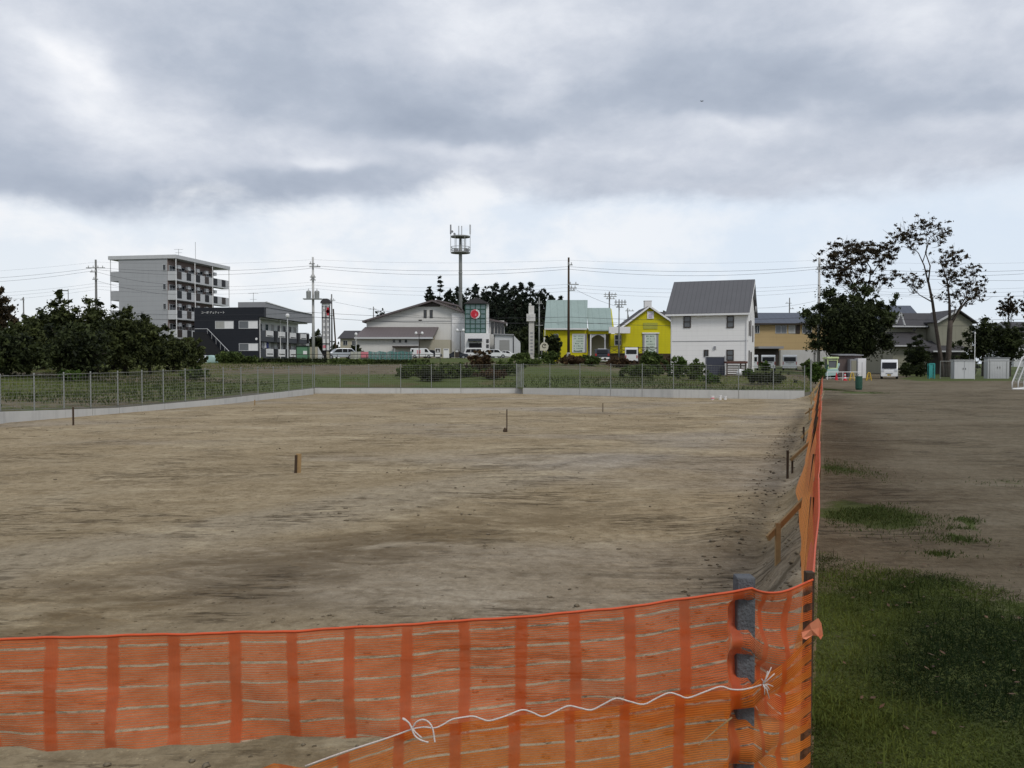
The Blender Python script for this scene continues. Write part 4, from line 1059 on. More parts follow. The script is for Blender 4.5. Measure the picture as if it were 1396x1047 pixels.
MB().box(u(571), u(575.5), -0.12, -0.003, Z(437), Z(435.8)).build('vent_hood', M['frame_dark'], H)
MB().box(u(616.2), u(633.5), -0.35, -0.003, 0, Z(427.2)).build('end_pier', M['white'], H)
MB().box(u(500.2), u(616), -0.04, -0.003, Z(438.2), Z(437.4)).build('string_course', M['mid_grey'], H)
# lean-to with its own roof
lt = MB().box(u(494), u(575), -5.5, -0.36, 0, Z(461.8)).build('lean_to', M['offwhite'], H)
MB().slab([(u(491.5), -6.3, Z(461.0)), (u(594), -6.3, Z(461.0)), (u(598), -0.02, Z(445.8)), (u(498), -0.02, Z(445.8))], 0.3).build('lean_to_roof', M['brown_roof'], lt)
MB().box(u(491.3), u(594.2), -6.45, -6.31, Z(463.2), Z(460.9)).build('fascia', M['pale_grey'], lt)
MB().prism([(-5.4, Z(463)), (-0.4, Z(448)), (-0.4, Z(463))], 'x', u(590), u(593)).build('gable_end', M['beige'], lt)
for px in (542.7, 550.6, 558.4): window(H, u(px), -5.503, Z(466), 0.46, 0.55, 0, 'frame_dark', 'glass', '')
for px in (519.5, 524, 528.5): MB().disc((u(px), -5.52, Z(466.3)), 0.13).build('round_vent', M['pale_grey'], lt)
MB().box(u(575.02), u(616), -4.5, -0.37, 0, Z(464)).build('flat_annex', M['beige'], H)
MB().box(u(542), u(575), -7.2, -5.51, Z(474.6), Z(472.6)).build('awning', M['frame_dark'], H)
for px in (545, 574): MB().bar((u(px), -7.0, 0), (u(px), -7.0, Z(474.6)), 0.1).build('awning_post', M['pale_grey'], H)
# glass tower
ty = -5.0; d1 = d0 + ty
ut = lambda px: xa(px, d1) - xa(560, d0); Zt = lambda y: za(y, d1) - zb
tw = MB().box(ut(634), ut(665.8), ty + .4, ty + 5, 0, Zt(414.2)).build('tower_wall', M['white'], H)
MB().box(ut(634.2), ut(662.4), ty + 0.05, ty + .397, Zt(454), Zt(414.5)).build('tower_glass', M['teal_glass'], tw)
b = MB()
for px in (634.4, 641.2, 648.2, 655.2, 662.2): b.box(ut(px) - .07, ut(px) + .07, ty - 0.04, ty + 0.047, Zt(454), Zt(414.6))
for py in (414.9, 421.5, 427.8, 434.3, 441.3, 447.8, 453.8): b.box(ut(634.3), ut(662.3), ty - 0.03, ty + 0.046, Zt(py) - .07, Zt(py) + .07)
b.build('mullions', M['green_dark'], tw)
MB().prism([(ut(632.3), Zt(414)), (ut(650), Zt(405.3)), (ut(667.5), Zt(414))], 'y', ty - 0.4, ty + 5.3).build('tower_roof', M['tile_roof'], tw)
em = MB().disc((ut(648), ty - 0.09, Zt(428.2)), 0.92, t=0.08, n=28).build('emblem', M['pink'], tw)
MB().disc((ut(647.2), ty - 0.15, Zt(428.0)), 0.70, t=0.04, n=24).build('emblem_disc', M['red'], em)
b = MB()
for i in range(7):
    a = -1.2 + i * 0.4; b.disc((ut(648) + 0.8 * math.cos(a), ty - 0.16, Zt(428.2) + 0.8 * math.sin(a)), 0.16, t=0.03, n=10)
b.build('emblem_petals', M['white'], em)
MB().prism([(ut(647.5), Zt(430.5)), (ut(649), Zt(426)), (ut(649.8), Zt(430.8))], 'y', ty - 0.2, ty - 0.172).build('emblem_flame', M['pink'], em)
MB().box(ut(634), ut(667.5), ty - 0.6, ty + .39, 0, Zt(454.4)).build('porch', M['white'], H)
MB().box(ut(638.6), ut(657.6), ty - 1.6, ty - .61, Zt(465.3), Zt(461.8)).build('awning', M['car_dark'], H)
MB().box(ut(639.8), ut(657), ty - .66, ty - .605, 0.02, Zt(467.8)).build('doorway', M['black'], H)
for y0 in (463.5, 470.5): window(H, ut(664.8), ty - .603, Zt(y0 + 1.5), 0.5, 0.7, 0, 'frame_dark', 'glass', '')
# right wing
MB().box(u(662), u(687), 3, 16, 0, Z(436)).build('wing_wall', M['offwhite'], H)
MB().slab([(u(660), 2, Z(432)), (u(690.5), 2, Z(438.6)), (u(690.5), 17, Z(438.6)), (u(660), 17, Z(432))], .35).build('wing_roof', M['brown_roof'], H)
MB().tube([(u(688.5), 2.2, Z(440)), (u(690.8), 2.2, Z(440)), (u(690.8), 2.2, Z(443))], .12, 6).build('gutter', M['white'], H)
for px in (671, 676, 680.5, 685): window(H, u(px), 2.997, Z(446.5), 0.55, 2.3, 0, 'frame_dark', 'glass', 'h')
# grey garage shed
G = thing('garage_shed', 'pale grey metal garage with a roller door right of the hall', 'garage', (xa(692, 160), 160, 2.35))
u = lambda px: (px - 692) * 160 / FPX; Z = lambda y: za(y, 160) - 2.35
MB().prism([(u(673.3), 0), (u(673.3), Z(456)), (u(700), Z(457)), (u(709.5), Z(466.5)), (u(709.5), 0)], 'y', 0, 6).build('wall', M['pale_grey'], G)
MB().slab([(u(672.5), -.4, Z(454.6)), (u(700.5), -.4, Z(455.8)), (u(700.5), 6.3, Z(455.8)), (u(672.5), 6.3, Z(454.6))], .2).build('roof', M['mid_grey'], G)
MB().box(u(681), u(694.5), -.08, -.003, 0, Z(463.5)).build('roller_door', pm('roller_door', (0.27, 0.27, 0.26), 0.6, 0.1, 1, stripe=('Z', 0.25, 0.3, 0.3)), G)
for px in (673.8, 700): MB().tube([(u(px), -.12, 0), (u(px), -.12, Z(456.5))], .08, 6).build('downpipe', M['black'], G)

# ---- small houses in the distance
def small_house(label, px0, px1, yridge, yeave, ybase, d, wall, roof, depth=7.0, ridge='x', wins=(), over=0.5, name='house', group=None, zb=None, inset=0.12):
    zb = za(ybase, d) if zb is None else zb
    cx = (px0 + px1) / 2; u = lambda px: (px - cx) * d / FPX; Z = lambda y: za(y, d) - zb
    o = thing(name, label, 'house', (xa(cx, d), d, zb), 0, group)
    x0, x1 = u(px0), u(px1)
    if ridge == 'x':
        MB().prism([(0, 0), (0, Z(yeave)), (depth / 2, Z(yridge) - .1), (depth, Z(yeave)), (depth, 0)], 'x', x0 + over, x1 - over).build('wall', M[wall], o)
        s = (Z(yridge) - Z(yeave)) / (depth / 2); e = over
        ins = (x1 - x0) * inset
        MB().slab([(x0, -e, Z(yeave) - s * e + .12), (x1, -e, Z(yeave) - s * e + .12), (x1 - ins, depth / 2, Z(yridge) + .12), (x0 + ins, depth / 2, Z(yridge) + .12)], .14) \
            .slab([(x0 + ins, depth / 2 + .003, Z(yridge) + .12), (x1 - ins, depth / 2 + .003, Z(yridge) + .12), (x1, depth + e, Z(yeave) - s * e + .12), (x0, depth + e, Z(yeave) - s * e + .12)], .14).build('roof', M[roof], o)
    else:
        xm = (x0 + x1) / 2
        MB().prism([(x0 + over, 0), (x0 + over, Z(yeave)), (xm, Z(yridge) - .1), (x1 - over, Z(yeave)), (x1 - over, 0)], 'y', 0, depth).build('wall', M[wall], o)
        MB().slab([(x0, -e_, Z(yeave)) if False else (x0, -over, Z(yeave) - .1), (xm, -over, Z(yridge) + .1), (xm, depth + over, Z(yridge) + .1), (x0, depth + over, Z(yeave) - .1)], .16) \
            .slab([(xm + .003, -over, Z(yridge) + .1), (x1, -over, Z(yeave) - .1), (x1, depth + over, Z(yeave) - .1), (xm + .003, depth + over, Z(yridge) + .1)], .16).build('roof', M[roof], o)
    for px, py, w, h in wins:
        window(o, u(px), -.003, Z(py), w, h, 0, 'alum', 'glass', 'v')
    return o
small_house('small beige house with a dark hipped roof behind the silver car', 461, 492, 450.5, 460.5, 492, 185, 'beige', 'tile_roof', 8, 'x', [(471, 467.5, 1.0, 1.1), (483, 468, 1.0, 1.1)])
small_house('low dim roofed house beyond the pylon sign', 425, 441, 458, 464, 492, 200, 'drab_wall', 'tile_roof', 8, 'x', [])

# ---- yellow shop, left part
d0 = 105.0; zb = 1.75
Y1 = thing('yellow_shop', 'bright yellow shop with a pale green roof, arched porch and a large lattice window', 'building', (xa(790, d0), d0, zb))
u = lambda px: (px - 790) * d0 / FPX
Z = lambda y: za(y, d0) - zb
MB().box(u(744), u(798.5), 0, 7.5, 0, Z(447.2)).box(u(798.52), u(802), 0.6, 7.5, 0, Z(447.2)).build('wall', M['yellow'], Y1)
MB().prism([(0.6, Z(448)), (3.7, Z(408.2)), (7.5, Z(448))], 'x', u(799.4), u(801.2)).build('gable_end', M['yellow'], Y1)
MB().slab([(u(741.8), -0.5, Z(448.2)), (u(799.5), -0.5, Z(448.2)), (u(801.8) + .25, 3.7, Z(406.0)), (u(745.8) + .1, 3.7, Z(406.0))], .18).slab([(u(745.8) + .1, 3.703, Z(406)), (u(801.8) + .25, 3.703, Z(406)), (u(801.8) + .2, 8.0, Z(448)), (u(745.8), 8.0, Z(448))], .18).build('roof', M['green_roof'], Y1)
MB().box(u(741.8), u(799.4), -.62, -.505, Z(449.6), Z(447.9)).build('fascia', M['white'], Y1)
MB().box(u(742.3), u(742.9), -.55, -.45, 0, Z(449)).build('downpipe', M['white'], Y1)
# porch part
MB().box(u(802.02), u(836), 2.2, 7.5, 0, Z(448)).build('porch_wall', M['drab_wall'], Y1)
MB().box(u(802.02), u(830), 0.05, 0.5, Z(455.2), Z(449)).build('porch_beam', M['yellow'], Y1)
MB().slab([(u(802.1), -.3, Z(449.6)), (u(834.5), -.3, Z(449.6)), (u(836.2), 3.2, Z(417.5)), (u(802.1), 3.2, Z(417.5))], .16).build('porch_roof', M['green_roof'], Y1)
MB().prism([(0.2, Z(449)), (3.2, Z(418.5)), (6, Z(449))], 'x', u(835), u(837.4)).build('porch_gable', M['yellow'], Y1)
for px in (805.3, 824.8): MB().box(u(px) - .08, u(px) + .08, 0.1, 0.28, 0, Z(455.3)).build('porch_post', M['white'], Y1)
arc = [(u(807.5 + 15.5 * t), Z(456.2) + 0.0) for t in (0, 1)]
pa = [(u(806.5), Z(455.6)), (u(823.8), Z(455.6))] + [(u(823.8 - 17.3 * i / 12), Z(461) + 0.42 * math.sin(math.pi * i / 12)) for i in range(13)]
MB().prism(pa, 'y', 0.14, 0.2).build('porch_arch', M['pale_grey'], Y1)
MB().box(u(801), u(836), -0.4, 2.2, 0, 0.25).build('deck', M['conc'], Y1)
MB().box(u(828.5), u(856.8), -1.4, -0.9, Z(454.8), Z(446.2)).build('sign_box', M['white'], Y1)
MB().box(u(832.5), u(851), 0.3, 6, 0, Z(454.9)).build('link_wall', M['yellow'], Y1)
window(Y1, u(842.5), 0.297, Z(463.5), 0.85, 1.35, 0, 'white', 'glass', 'h')
MB().box(u(850), u(850.7), 0.2, 0.29, 0, Z(455)).build('downpipe', M['white'], Y1)
window(Y1, u(757.5), -.003, Z(466.5), 0.65, 2.1, 0, 'white', 'glass', '', name='door')
def lattice(parent, x0, x1, y0, y1, u, Z, yf, seed):
    """big pale window poster with rows of small dark marks and grey shutters"""
    b = MB().box(u(x0), u(x1), yf - 0.07, yf - 0.003, Z(y1), Z(y0)).build('window', M['white'], parent)
    MB().box(u(x0) + .12, u(x1) - .12, yf - 0.09, yf - 0.072, Z(y1) + .12, Z(y0) - .12).build('poster', pm('pale_poster', (0.50, 0.58, 0.50), 0.5, 0.12, 4), b)
    rr = random.Random(seed); mk = MB(); rows = 7
    for i in range(rows):
        z = Z(y0) - 0.30 - i * (Z(y0) - Z(y1) - 0.5) / (rows - 1)
        n = 7; last = i == rows - 1
        for j in range(n):
            if rr.random() < 0.22: continue
            x = u(x0) + 0.2 + j * (u(x1) - u(x0) - 0.5) / (n - 1); w = 0.09 if not last else 0.15; h = 0.06 if not last else 0.10
            w *= rr.uniform(.6, 1.3)
            mk.box(x, x + w, yf - 0.105, yf - 0.092, z - h, z + h * rr.uniform(.2, 1))
        mk.build('lettering', M['green_dark'], b); mk = MB()
    return b
lattice(Y1, 780, 797, 455, 480.5, u, Z, 0.0, 3)
MB().box(u(797.1), u(799.6), -.12, -.003, Z(480.5), Z(455)).build('shutter', M['mid_grey'], Y1)

# ---- yellow gabled house, right part
d0 = 104.7; zb = 1.5
Y2 = thing('yellow_house', 'yellow gabled house with white trim, square white chimney and shuttered window', 'building', (xa(884, d0), d0, zb))
u = lambda px: (px - 884) * d0 / FPX
Z = lambda y: za(y, d0) - zb
MB().prism([(u(848.5), 0), (u(848.5), Z(446)), (u(884.5), Z(418.8)), (u(920), Z(443)), (u(920), 0)], 'y', 0, 8).build('wall', M['yellow'], Y2)
MB().slab([(u(845), -.4, Z(446.3)), (u(884.5), -.4, Z(416.8)), (u(884.5), 8.3, Z(416.8)), (u(845), 8.3, Z(446.3))], .16).slab([(u(884.52), -.4, Z(416.8)), (u(922), -.4, Z(442.5)), (u(922), 8.3, Z(442.5)), (u(884.52), 8.3, Z(416.8))], .16).build('roof', M['tile_roof'], Y2)
b = MB()
b.slab([(u(845), -.5, Z(446.3) + .02), (u(884.5), -.5, Z(416.8) + .02), (u(884.5), -.403, Z(416.8) + .02), (u(845), -.403, Z(446.3) + .02)], .25)
b.slab([(u(884.53), -.5, Z(416.8) + .02), (u(922), -.5, Z(442.5) + .02), (u(922), -.403, Z(442.5) + .02), (u(884.53), -.403, Z(416.8) + .02)], .25)
b.build('barge_board', M['white'], Y2)
MB().box(u(882), u(891.6), 2.0, 2.9, Z(424), Z(409)).box(u(881.6), u(892), 1.97, 2.93, Z(409) + .003, Z(408)).build('chimney', M['white'], Y2)
MB().box(u(881.8), u(890.8), -.1, -.003, Z(434.5), Z(424.6)).build('gable_vent', M['white'], Y2)
MB().box(u(883.8), u(888.8), -.13, -.103, Z(433), Z(428)).build('vent_grille', pm('lilac_paint', (0.48, 0.42, 0.55)), Y2)
MB().box(u(876.5), u(896), -.06, -.003, Z(448.5), Z(440)).build('name_panel', pm('faded_green_panel', (0.36, 0.36, 0.06), 0.8, 0.15, 2), Y2)
lattice(Y2, 878.5, 894.5, 455, 482, u, Z, 0.0, 5)
for a_, c_ in ((875.8, 878.3), (894.7, 897.2)): MB().box(u(a_), u(c_), -.12, -.003, Z(482), Z(456)).build('shutter', M['mid_grey'], Y2)
MB().box(u(875), u(898.2), -.2, -.003, Z(455), Z(453.4)).build('window_head', M['white'], Y2)
# balcony rail
rl = thing('balustrade', 'dark crossed timber railing along the front of the yellow house', 'railing', (xa(866, 101), 101, 1.55))
u = lambda px: (px - 866) * 101 / FPX; Z = lambda y: za(y, 101) - 1.55
b = MB()
for i in range(5):
    x0, x1 = u(831 + i * 13), u(844 + i * 13)
    if i == 4: x1 = u(915) if False else x1
    b.bar((x0, 0, 0), (x0, 0, Z(472.5)), .08)
    b.bar((x0, 0.03, Z(481)), (x1, 0.03, Z(474)), .05).bar((x0, -0.03, Z(474)), (x1, -0.03, Z(481)), .05)
b.bar((u(831), 0, Z(472.8)), (u(896), 0, Z(474.2)), .07).bar((u(831), .0, Z(481.5)), (u(896), 0, Z(481.5)), .06)
b.build('rails', M['frame_dark'], rl)
MB().box(u(831), u(915), 0.15, 0.5, -0.2, Z(482)).build('plinth', M['wood_brown'], rl)

# ---- white house
zb = 0.42; th = R(-20.6)
Wh = thing('white_house', 'white two-storey house with a steep grey standing-seam roof', 'building', (21.9, 77.0, zb), th)
w_, dp = 7.15, 7.6
ze, zr = 6.42 - zb, 9.5 - zb
MB().prism([(0, 0), (0, ze), (dp / 2, zr - .12), (dp, ze), (dp, 0)], 'x', -w_, 0).build('wall', M['white_wall'], Wh)
sl = (zr - ze) / (dp / 2); e = 0.42
MB().slab([(-w_ - .45, -e, ze - sl * e + .14), (0.15, -e, ze - sl * e + .14), (0.30, dp / 2, zr + .14), (-w_ - .35, dp / 2, zr + .14)], .12).slab([(-w_ - .35, dp / 2 + .003, zr + .14), (0.30, dp / 2 + .003, zr + .14), (0.3, dp + e, ze - sl * e + .14), (-w_ - .35, dp + e, ze - sl * e + .14)], .12).build('roof', M['seam_roof_x'], Wh)
MB().box(-w_ - .46, 0.16, -e - .1, -e - .003, ze - sl * e - .08, ze - sl * e + .09).build('gutter', M['white'], Wh)
MB().box(-w_ - .3, 0.1, -e, -.003, ze - .42, ze - .36).build('soffit', M['white'], Wh)
MB().slab([(0.16, -e, ze - sl * e + .0), (0.30, dp / 2, zr - .0), (0.34, dp / 2, zr), (0.20, -e, ze - sl * e)], .2).build('barge_board', M['white'], Wh)
def hw(px0, px1, y0, y1):
    """front-wall window placed by its outline in the photo"""
    def hit(px, py):
        c, s = math.cos(th), math.sin(th); r = (px - 698) / FPX
        # point t along the wall from the right corner: (21.9 - t c, 77 - t s)
        t = (21.9 - r * 77.0) / (c - r * s)
        Y = 77.0 - t * s
        return -t, za(py, Y) - zb
    xa0, za0 = hit(px0, y0); xb0, zb0 = hit(px1, y1)
    return (xa0 + xb0) / 2, (za0 + zb0) / 2, xb0 - xa0, za0 - zb0
for q, nm in (((931.4, 941.5, 431, 446.8), 'hv'), ((990.2, 1000.2, 431, 446.8), 'hv'), ((959.4, 965.8, 476.8, 486.5), ''), ((990.2, 1000.2, 476.8, 491.8), 'hv')):
    x, z, ww, hh = hw(*q); window(Wh, x, -.003, z, ww, hh, 0, 'frame_dark', 'glass_grey' if nm else 'glass', nm.replace('v', ''), .09)
x, z, ww, hh = hw(972.8, 975.8, 472, 476); MB().box(x - ww / 2, x + ww / 2, -.12, -.003, z - hh / 2, z + hh / 2).build('vent_hood', M['mid_grey'], Wh)
MB().box(-w_ - .003, .004, -.03, -.002, ze * 0.53 - .02, ze * 0.53 + .02).build('string_course', M['mid_grey'], Wh)
for y, z, ww, hh in ((0.9, 4.35, 0.5, 1.35), (2.7, 4.45, 0.6, 1.5), (5.2, 4.0, 0.6, 1.6), (1.0, 1.3, 0.6, 2.0), (3.2, 1.1, 0.9, 2.2)): window(Wh, .003, y, z, ww, hh, R(90), 'frame_dark', 'glass', '')
for x in (-w_ + .1, -.12): MB().tube([(x, -.08, 0), (x, -.08, ze - .4)], .045, 6).build('downpipe', M['white'], Wh)
MB().tube([(0.35, 3.2, ze + 1.2), (0.35, 3.2, ze + 2.0)], .03, 5).build('aerial_bracket', M['galv'], Wh)
MB().disc((0.5, 2.6, ze + .25), .3, 'x', .05).build('dish', M['pale_grey'], Wh)
# garden screen and lattice in front of it
gs = thing('garden_screen', 'dark slate grey panel screen in front of the white house', 'screen', (xa(974.5, 73), 73, .35))
u = lambda px: (px - 974.5) * 73 / FPX; Z = lambda y: za(y, 73) - .35
MB().box(u(961.3), u(987.2), 0, .06, .1, Z(486.8)).build('panel', pm('slate_panel', (0.045, 0.05, 0.07), 0.5, 0.1, 1, stripe=('X', .14, .3, .3)), gs)
for px in (961.6, 987.8): MB().box(u(px) - .05, u(px) + .05, -.06, -.003, 0, Z(485.5)).build('post', M['mid_grey'], gs)
MB().box(u(960.8), u(988.4), -.05, .1, Z(486.7), Z(485.8)).build('top_rail', M['pale_grey'], gs)
ltc = thing('trellis', 'brown slatted timber pergola at the corner of the white house', 'trellis', (xa(1004, 72), 72, .3))
u = lambda px: (px - 1004) * 72 / FPX; Z = lambda y: za(y, 72) - .3
b = MB()
for i in range(8): b.box(u(991), u(1016), 0, .03, Z(511 - i * 2.5), Z(511 - i * 2.5) + .08)
b.build('slats', M['wood_brown'], ltc)
b = MB()
for px in (990.8, 1009.5, 1016.6): b.box(u(px) - .05, u(px) + .05, -.06, -.003, 0, Z(493))
b.build('posts', M['wood_brown'], ltc)
MB().box(u(989.5), u(1018), -.3, .6, Z(495.4), Z(492.6)).build('roof', pm('red_brown_board', (0.10, 0.045, 0.035), .7, .2, 4), ltc)
wb = tag(MB().lathe([(.02, 0), (.28, 0.0), (.34, .25), (.22, .5), (.05, .58)], 0, 0, 10).build('sack', M['white'], None, (xa(1009.5, 71), 71, .45), smooth=True), 'crumpled white sack in front of the brown pergola', 'sack')

# ---- tan building behind the vans
d0 = 128.0; zb = 1.0
T = thing('tan_building', 'long tan two-storey building with a blue grey roof behind the parked vans', 'building', (xa(1070, d0), d0, zb))
u = lambda px: (px - 1070) * d0 / FPX
Z = lambda y: za(y, d0) - zb
MB().box(u(1005), u(1142), 0, 9, 0, Z(440.5)).build('wall', M['tan_wall'], T)
MB().slab([(u(1003), -.7, Z(441)), (u(1144), -.7, Z(441)), (u(1143), 4.5, Z(424)), (u(1004), 4.5, Z(424))], .2).slab([(u(1004), 4.503, Z(424)), (u(1143), 4.503, Z(424)), (u(1144), 9.5, Z(441)), (u(1003), 9.5, Z(441))], .2).build('roof', M['blue_roof'], T)
MB().box(u(1003), u(1144), -.8, -.703, Z(442.6), Z(440.8)).build('gutter', M['frame_dark'], T)
for x0, x1, mt in ((1028.5, 1035, 'glass'), (1056.5, 1072, 'glass_grey'), (1074.5, 1090, 'curtain'), (1093, 1106, 'glass')):
    window(T, (u(x0) + u(x1)) / 2, -.003, Z(449), u(x1) - u(x0), Z(443.5) - Z(454.5), 0, 'alum', mt, 'v')
MB().box(u(1084), u(1090), -.08, -.003, Z(454.8), Z(443.3)).build('shutter', M['frame_dark'], T)
MB().box(u(1028), u(1062), -2.2, -.003, Z(475.5), Z(472.5)).build('canopy', M['mid_grey'], T)
MB().box(u(1028.5), u(1061), -.05, -.003, 0.1, Z(476)).build('shopfront', M['frame_dark'], T)
MB().box(u(1062.5), u(1141), -.12, -.003, 0, Z(477)).build('plinth', M['conc'], T)
for px in (1062.3, 1110): MB().box(u(px) - .12, u(px) + .12, -.2, -.13, 0, Z(477)).build('pier', M['conc_dark'], T)

# ---- dark roofed house behind the bare trees
d0 = 110.0; zb = 0.1
K = thing('tiled_house', 'old house with layered dark tiled roofs and pale gable trim behind the bare trees', 'house', (xa(1265, d0), d0, zb))
u = lambda px: (px - 1265) * d0 / FPX
Z = lambda y: za(y, d0) - zb
MB().box(u(1213), u(1312), 2.5, 9, 0, Z(444)).build('wall', M['drab_wall'], K)
MB().slab([(u(1222), 1.6, Z(444)), (u(1313), 1.6, Z(444)), (u(1308), 5.5, Z(423.5)), (u(1236), 5.5, Z(423.5))], .2).slab([(u(1236), 5.503, Z(423.5)), (u(1308), 5.503, Z(423.5)), (u(1313), 9.6, Z(444)), (u(1222), 9.6, Z(444))], .2).build('roof', M['tile_roof'], K)
MB().box(u(1221), u(1272), 1.45, 1.597, Z(445.2), Z(443.2)).build('fascia', M['pale_grey'], K)
b = MB().bar((u(1228), 1.5, Z(440)), (u(1234), 1.5, Z(425)), .22, .18).bar((u(1234), 1.5, Z(425)), (u(1240), 1.5, Z(443)), .22, .18)
b.build('gable_trim', M['pale_grey'], K)
MB().prism([(u(1274), Z(440)), (u(1300), Z(424.5)), (u(1322), Z(440)), (u(1322), Z(478)), (u(1276), Z(478))], 'y', -0.5, 2.4).build('gable_wall', M['drab_wall'], K)
MB().slab([(u(1271), -1.1, Z(438.5)), (u(1300), -1.1, Z(422)), (u(1300), 6, Z(422)), (u(1271), 6, Z(438.5))], .16).slab([(u(1300.03), -1.1, Z(422)), (u(1326), -1.1, Z(440)), (u(1326), 6, Z(440)), (u(1300.03), 6, Z(422))], .16).build('gable_roof', M['tile_roof'], K)
MB().slab([(u(1271), -1.2, Z(438.2)), (u(1300), -1.2, Z(421.7)), (u(1300), -1.103, Z(421.7)), (u(1271), -1.103, Z(438.2))], .28).build('barge_board', M['pale_grey'], K)
MB().slab([(u(1212), -1.5, Z(471.5)), (u(1262), -1.5, Z(471.5)), (u(1258), 2.4, Z(452)), (u(1216), 2.4, Z(452))], .18).slab([(u(1250), -2.4, Z(479)), (u(1312), -2.4, Z(479)), (u(1304), 1.2, Z(464)), (u(1256), 1.2, Z(464))], .18).build('lower_roof', M['tile_roof'], K)
MB().box(u(1212), u(1240), -1.62, -1.503, Z(472.6), Z(470.8)).box(u(1259), u(1312), -2.52, -2.403, Z(480.2), Z(478.4)).build('gutter', M['pale_grey'], K)
MB().box(u(1214), u(1260), -0.6, 2.4, 0, Z(471)).build('ground_wall', M['drab_wall'], K)
MB().box(u(1262), u(1310), 0, 2.4, 0, Z(478)).build('porch_wall', M['frame_dark'], K)
MB().disc((u(1253), 1.42, Z(449)), .2).build('vent', M['black'], K)
small_house('blue grey roofed house behind the tiled house', 1196, 1260, 415, 440, 500, 135, 'drab_wall', 'blue_roof', 9, 'x', [], inset=0.03)
small_house('small pale house glimpsed right of the dark garden trees', 1378, 1420, 438, 452, 500, 150, 'pale_grey', 'tile_roof', 9, 'x', [])
small_house('low dark roofed house between the yellow gable and the white house', 900, 938, 424, 440, 495, 150, 'pale_grey', 'tile_roof', 9, 'x', [])

# ================================================================== telecom tower
d0 = 195.0; zb = 2.6
TT = thing('telecom_tower', 'grey steel mobile phone mast with a railed platform above the pines', 'tower', (xa(628, d0), d0, zb))
s = d0 / FPX; Z = lambda y: za(y, d0) - zb
MB().tube([(0, 0, 0), (0, 0, Z(345)), (0, 0, Z(322))], [.46, .40, .30], 14).build('shaft', M['galv'], TT, smooth=True)
for py in (430, 400, 372): MB().lathe([(.47, Z(py) - .1), (.5, Z(py)), (.47, Z(py) + .1)], 0, 0, 14).build('flange', M['galv'], TT)
RR = 13.2 * s
b = MB().lathe([(.4, Z(345.8)), (RR, Z(345.2)), (RR, Z(344.2)), (.4, Z(344.6))], 0, 0, 20)
b.build('platform', M['galv'], TT)
b = MB()
for zz in (Z(337), Z(340.5)):
    b.tube([(RR * math.cos(6.2832 * i / 20), RR * math.sin(6.2832 * i / 20), zz) for i in range(21)], .06, 5)
for i in range(12):
    a = 6.2832 * i / 12; b.bar((RR * math.cos(a), RR * math.sin(a), Z(344.5)), (RR * math.cos(a), RR * math.sin(a), Z(336.8)), .08)
b.build('railing', M['galv'], TT)
b = MB().lathe([(RR * 0.93, Z(323.5)), (RR, Z(323.5)), (RR, Z(322)), (RR * .93, Z(322))], 0, 0, 20)
for i in range(6):
    a = 6.2832 * i / 6 + .26; b.bar((0, 0, Z(322.8)), (RR * .97 * math.cos(a), RR * .97 * math.sin(a), Z(322.8)), .14)
b.build('upper_ring', M['galv'], TT)
b = MB()
for i in range(6):
    a = 6.2832 * i / 6; b.bar((RR * math.cos(a), RR * math.sin(a), Z(344)), (RR * math.cos(a), RR * math.sin(a), Z(322)), .11)
b.split('strut', M['galv'], TT)
for a in (0, 60, 120, 180, 240, 300):
    a = R(a); big = a in (0.0, R(180))
    if not big: continue
    x, y = RR * math.cos(a), RR * math.sin(a)
    MB().box(x - .17, x + .17, y - .14, y + .14, Z(319), Z(306.3)).build('antenna', M['mid_grey' if x < 0 else 'pale_grey'], TT)
    MB().tube([(x, y, Z(323)), (x, y, Z(319))], .06, 5).build('bracket', M['galv'], TT)
for x in (-.38, 0.3): MB().tube([(x, 0, Z(322)), (x, 0, Z(308))], .13, 6).build('rod', M['pale_grey'], TT)
for x, y, zz in ((-1.9, -.4, 316), (-1.35, -.6, 319.5)): MB().disc((x, y, Z(zz)), .28, 'y', .2, 10).build('dish', M['mid_grey'], TT)
b = MB()
for x in (-1.3, -.75, 1.1, 1.6): b.box(x - .28, x + .28, -.5, .3, Z(344), Z(339.5))
b.build('cabinets', M['mid_grey'], TT)
b = MB()
for x in (0.55, 0.95): b.bar((x, -.3, Z(345)), (x, -.3, Z(322)), .05)
for i in range(11): b.bar((.55, -.3, Z(344 - 2 * i)), (.95, -.3, Z(344 - 2 * i)), .04)
b.build('ladder', M['galv'], TT)

# ---- white bell-shaped column sign and round sign
d0 = 98.0; zb = 1.55
C = thing('column_sign', 'weathered white sign column with stacked boxes and small dark marks', 'sign', (xa(724.5, d0), d0, zb))
u = lambda px: (px - 724.5) * d0 / FPX; Z = lambda y: za(y, d0) - zb
MB().box(u(720.9), u(728.2), -.25, .35, 0, Z(438.2)).build('shaft', pm('stained_white', (0.50, 0.49, 0.45), .85, .15, 1.2, streak=.45), C)
MB().box(u(717.8), u(729.6), -.45, .5, Z(438), Z(428)).build('sign_box', M['offwhite'], C)
MB().box(u(720.6), u(728.0), -.3, .38, Z(427.9), Z(417)).build('upper_box', M['offwhite'], C)
MB().lathe([(.02, Z(417)), (.14, Z(416.5)), (.17, Z(415)), (.1, Z(413.7)), (.02, Z(413.3))], u(722.6), 0, 10).build('finial', M['offwhite'], C)
b = MB()
for i, y in enumerate((454, 459, 463.5, 468, 472.5, 477, 482)): b.box(u(723.2), u(726), -.275, -.253, Z(y + 1.1), Z(y - .9)).box(u(722.4), u(726.8), -.273, -.254, Z(y + .1), Z(y - .3))
b.build('lettering', M['mid_grey'], C)
b = MB()
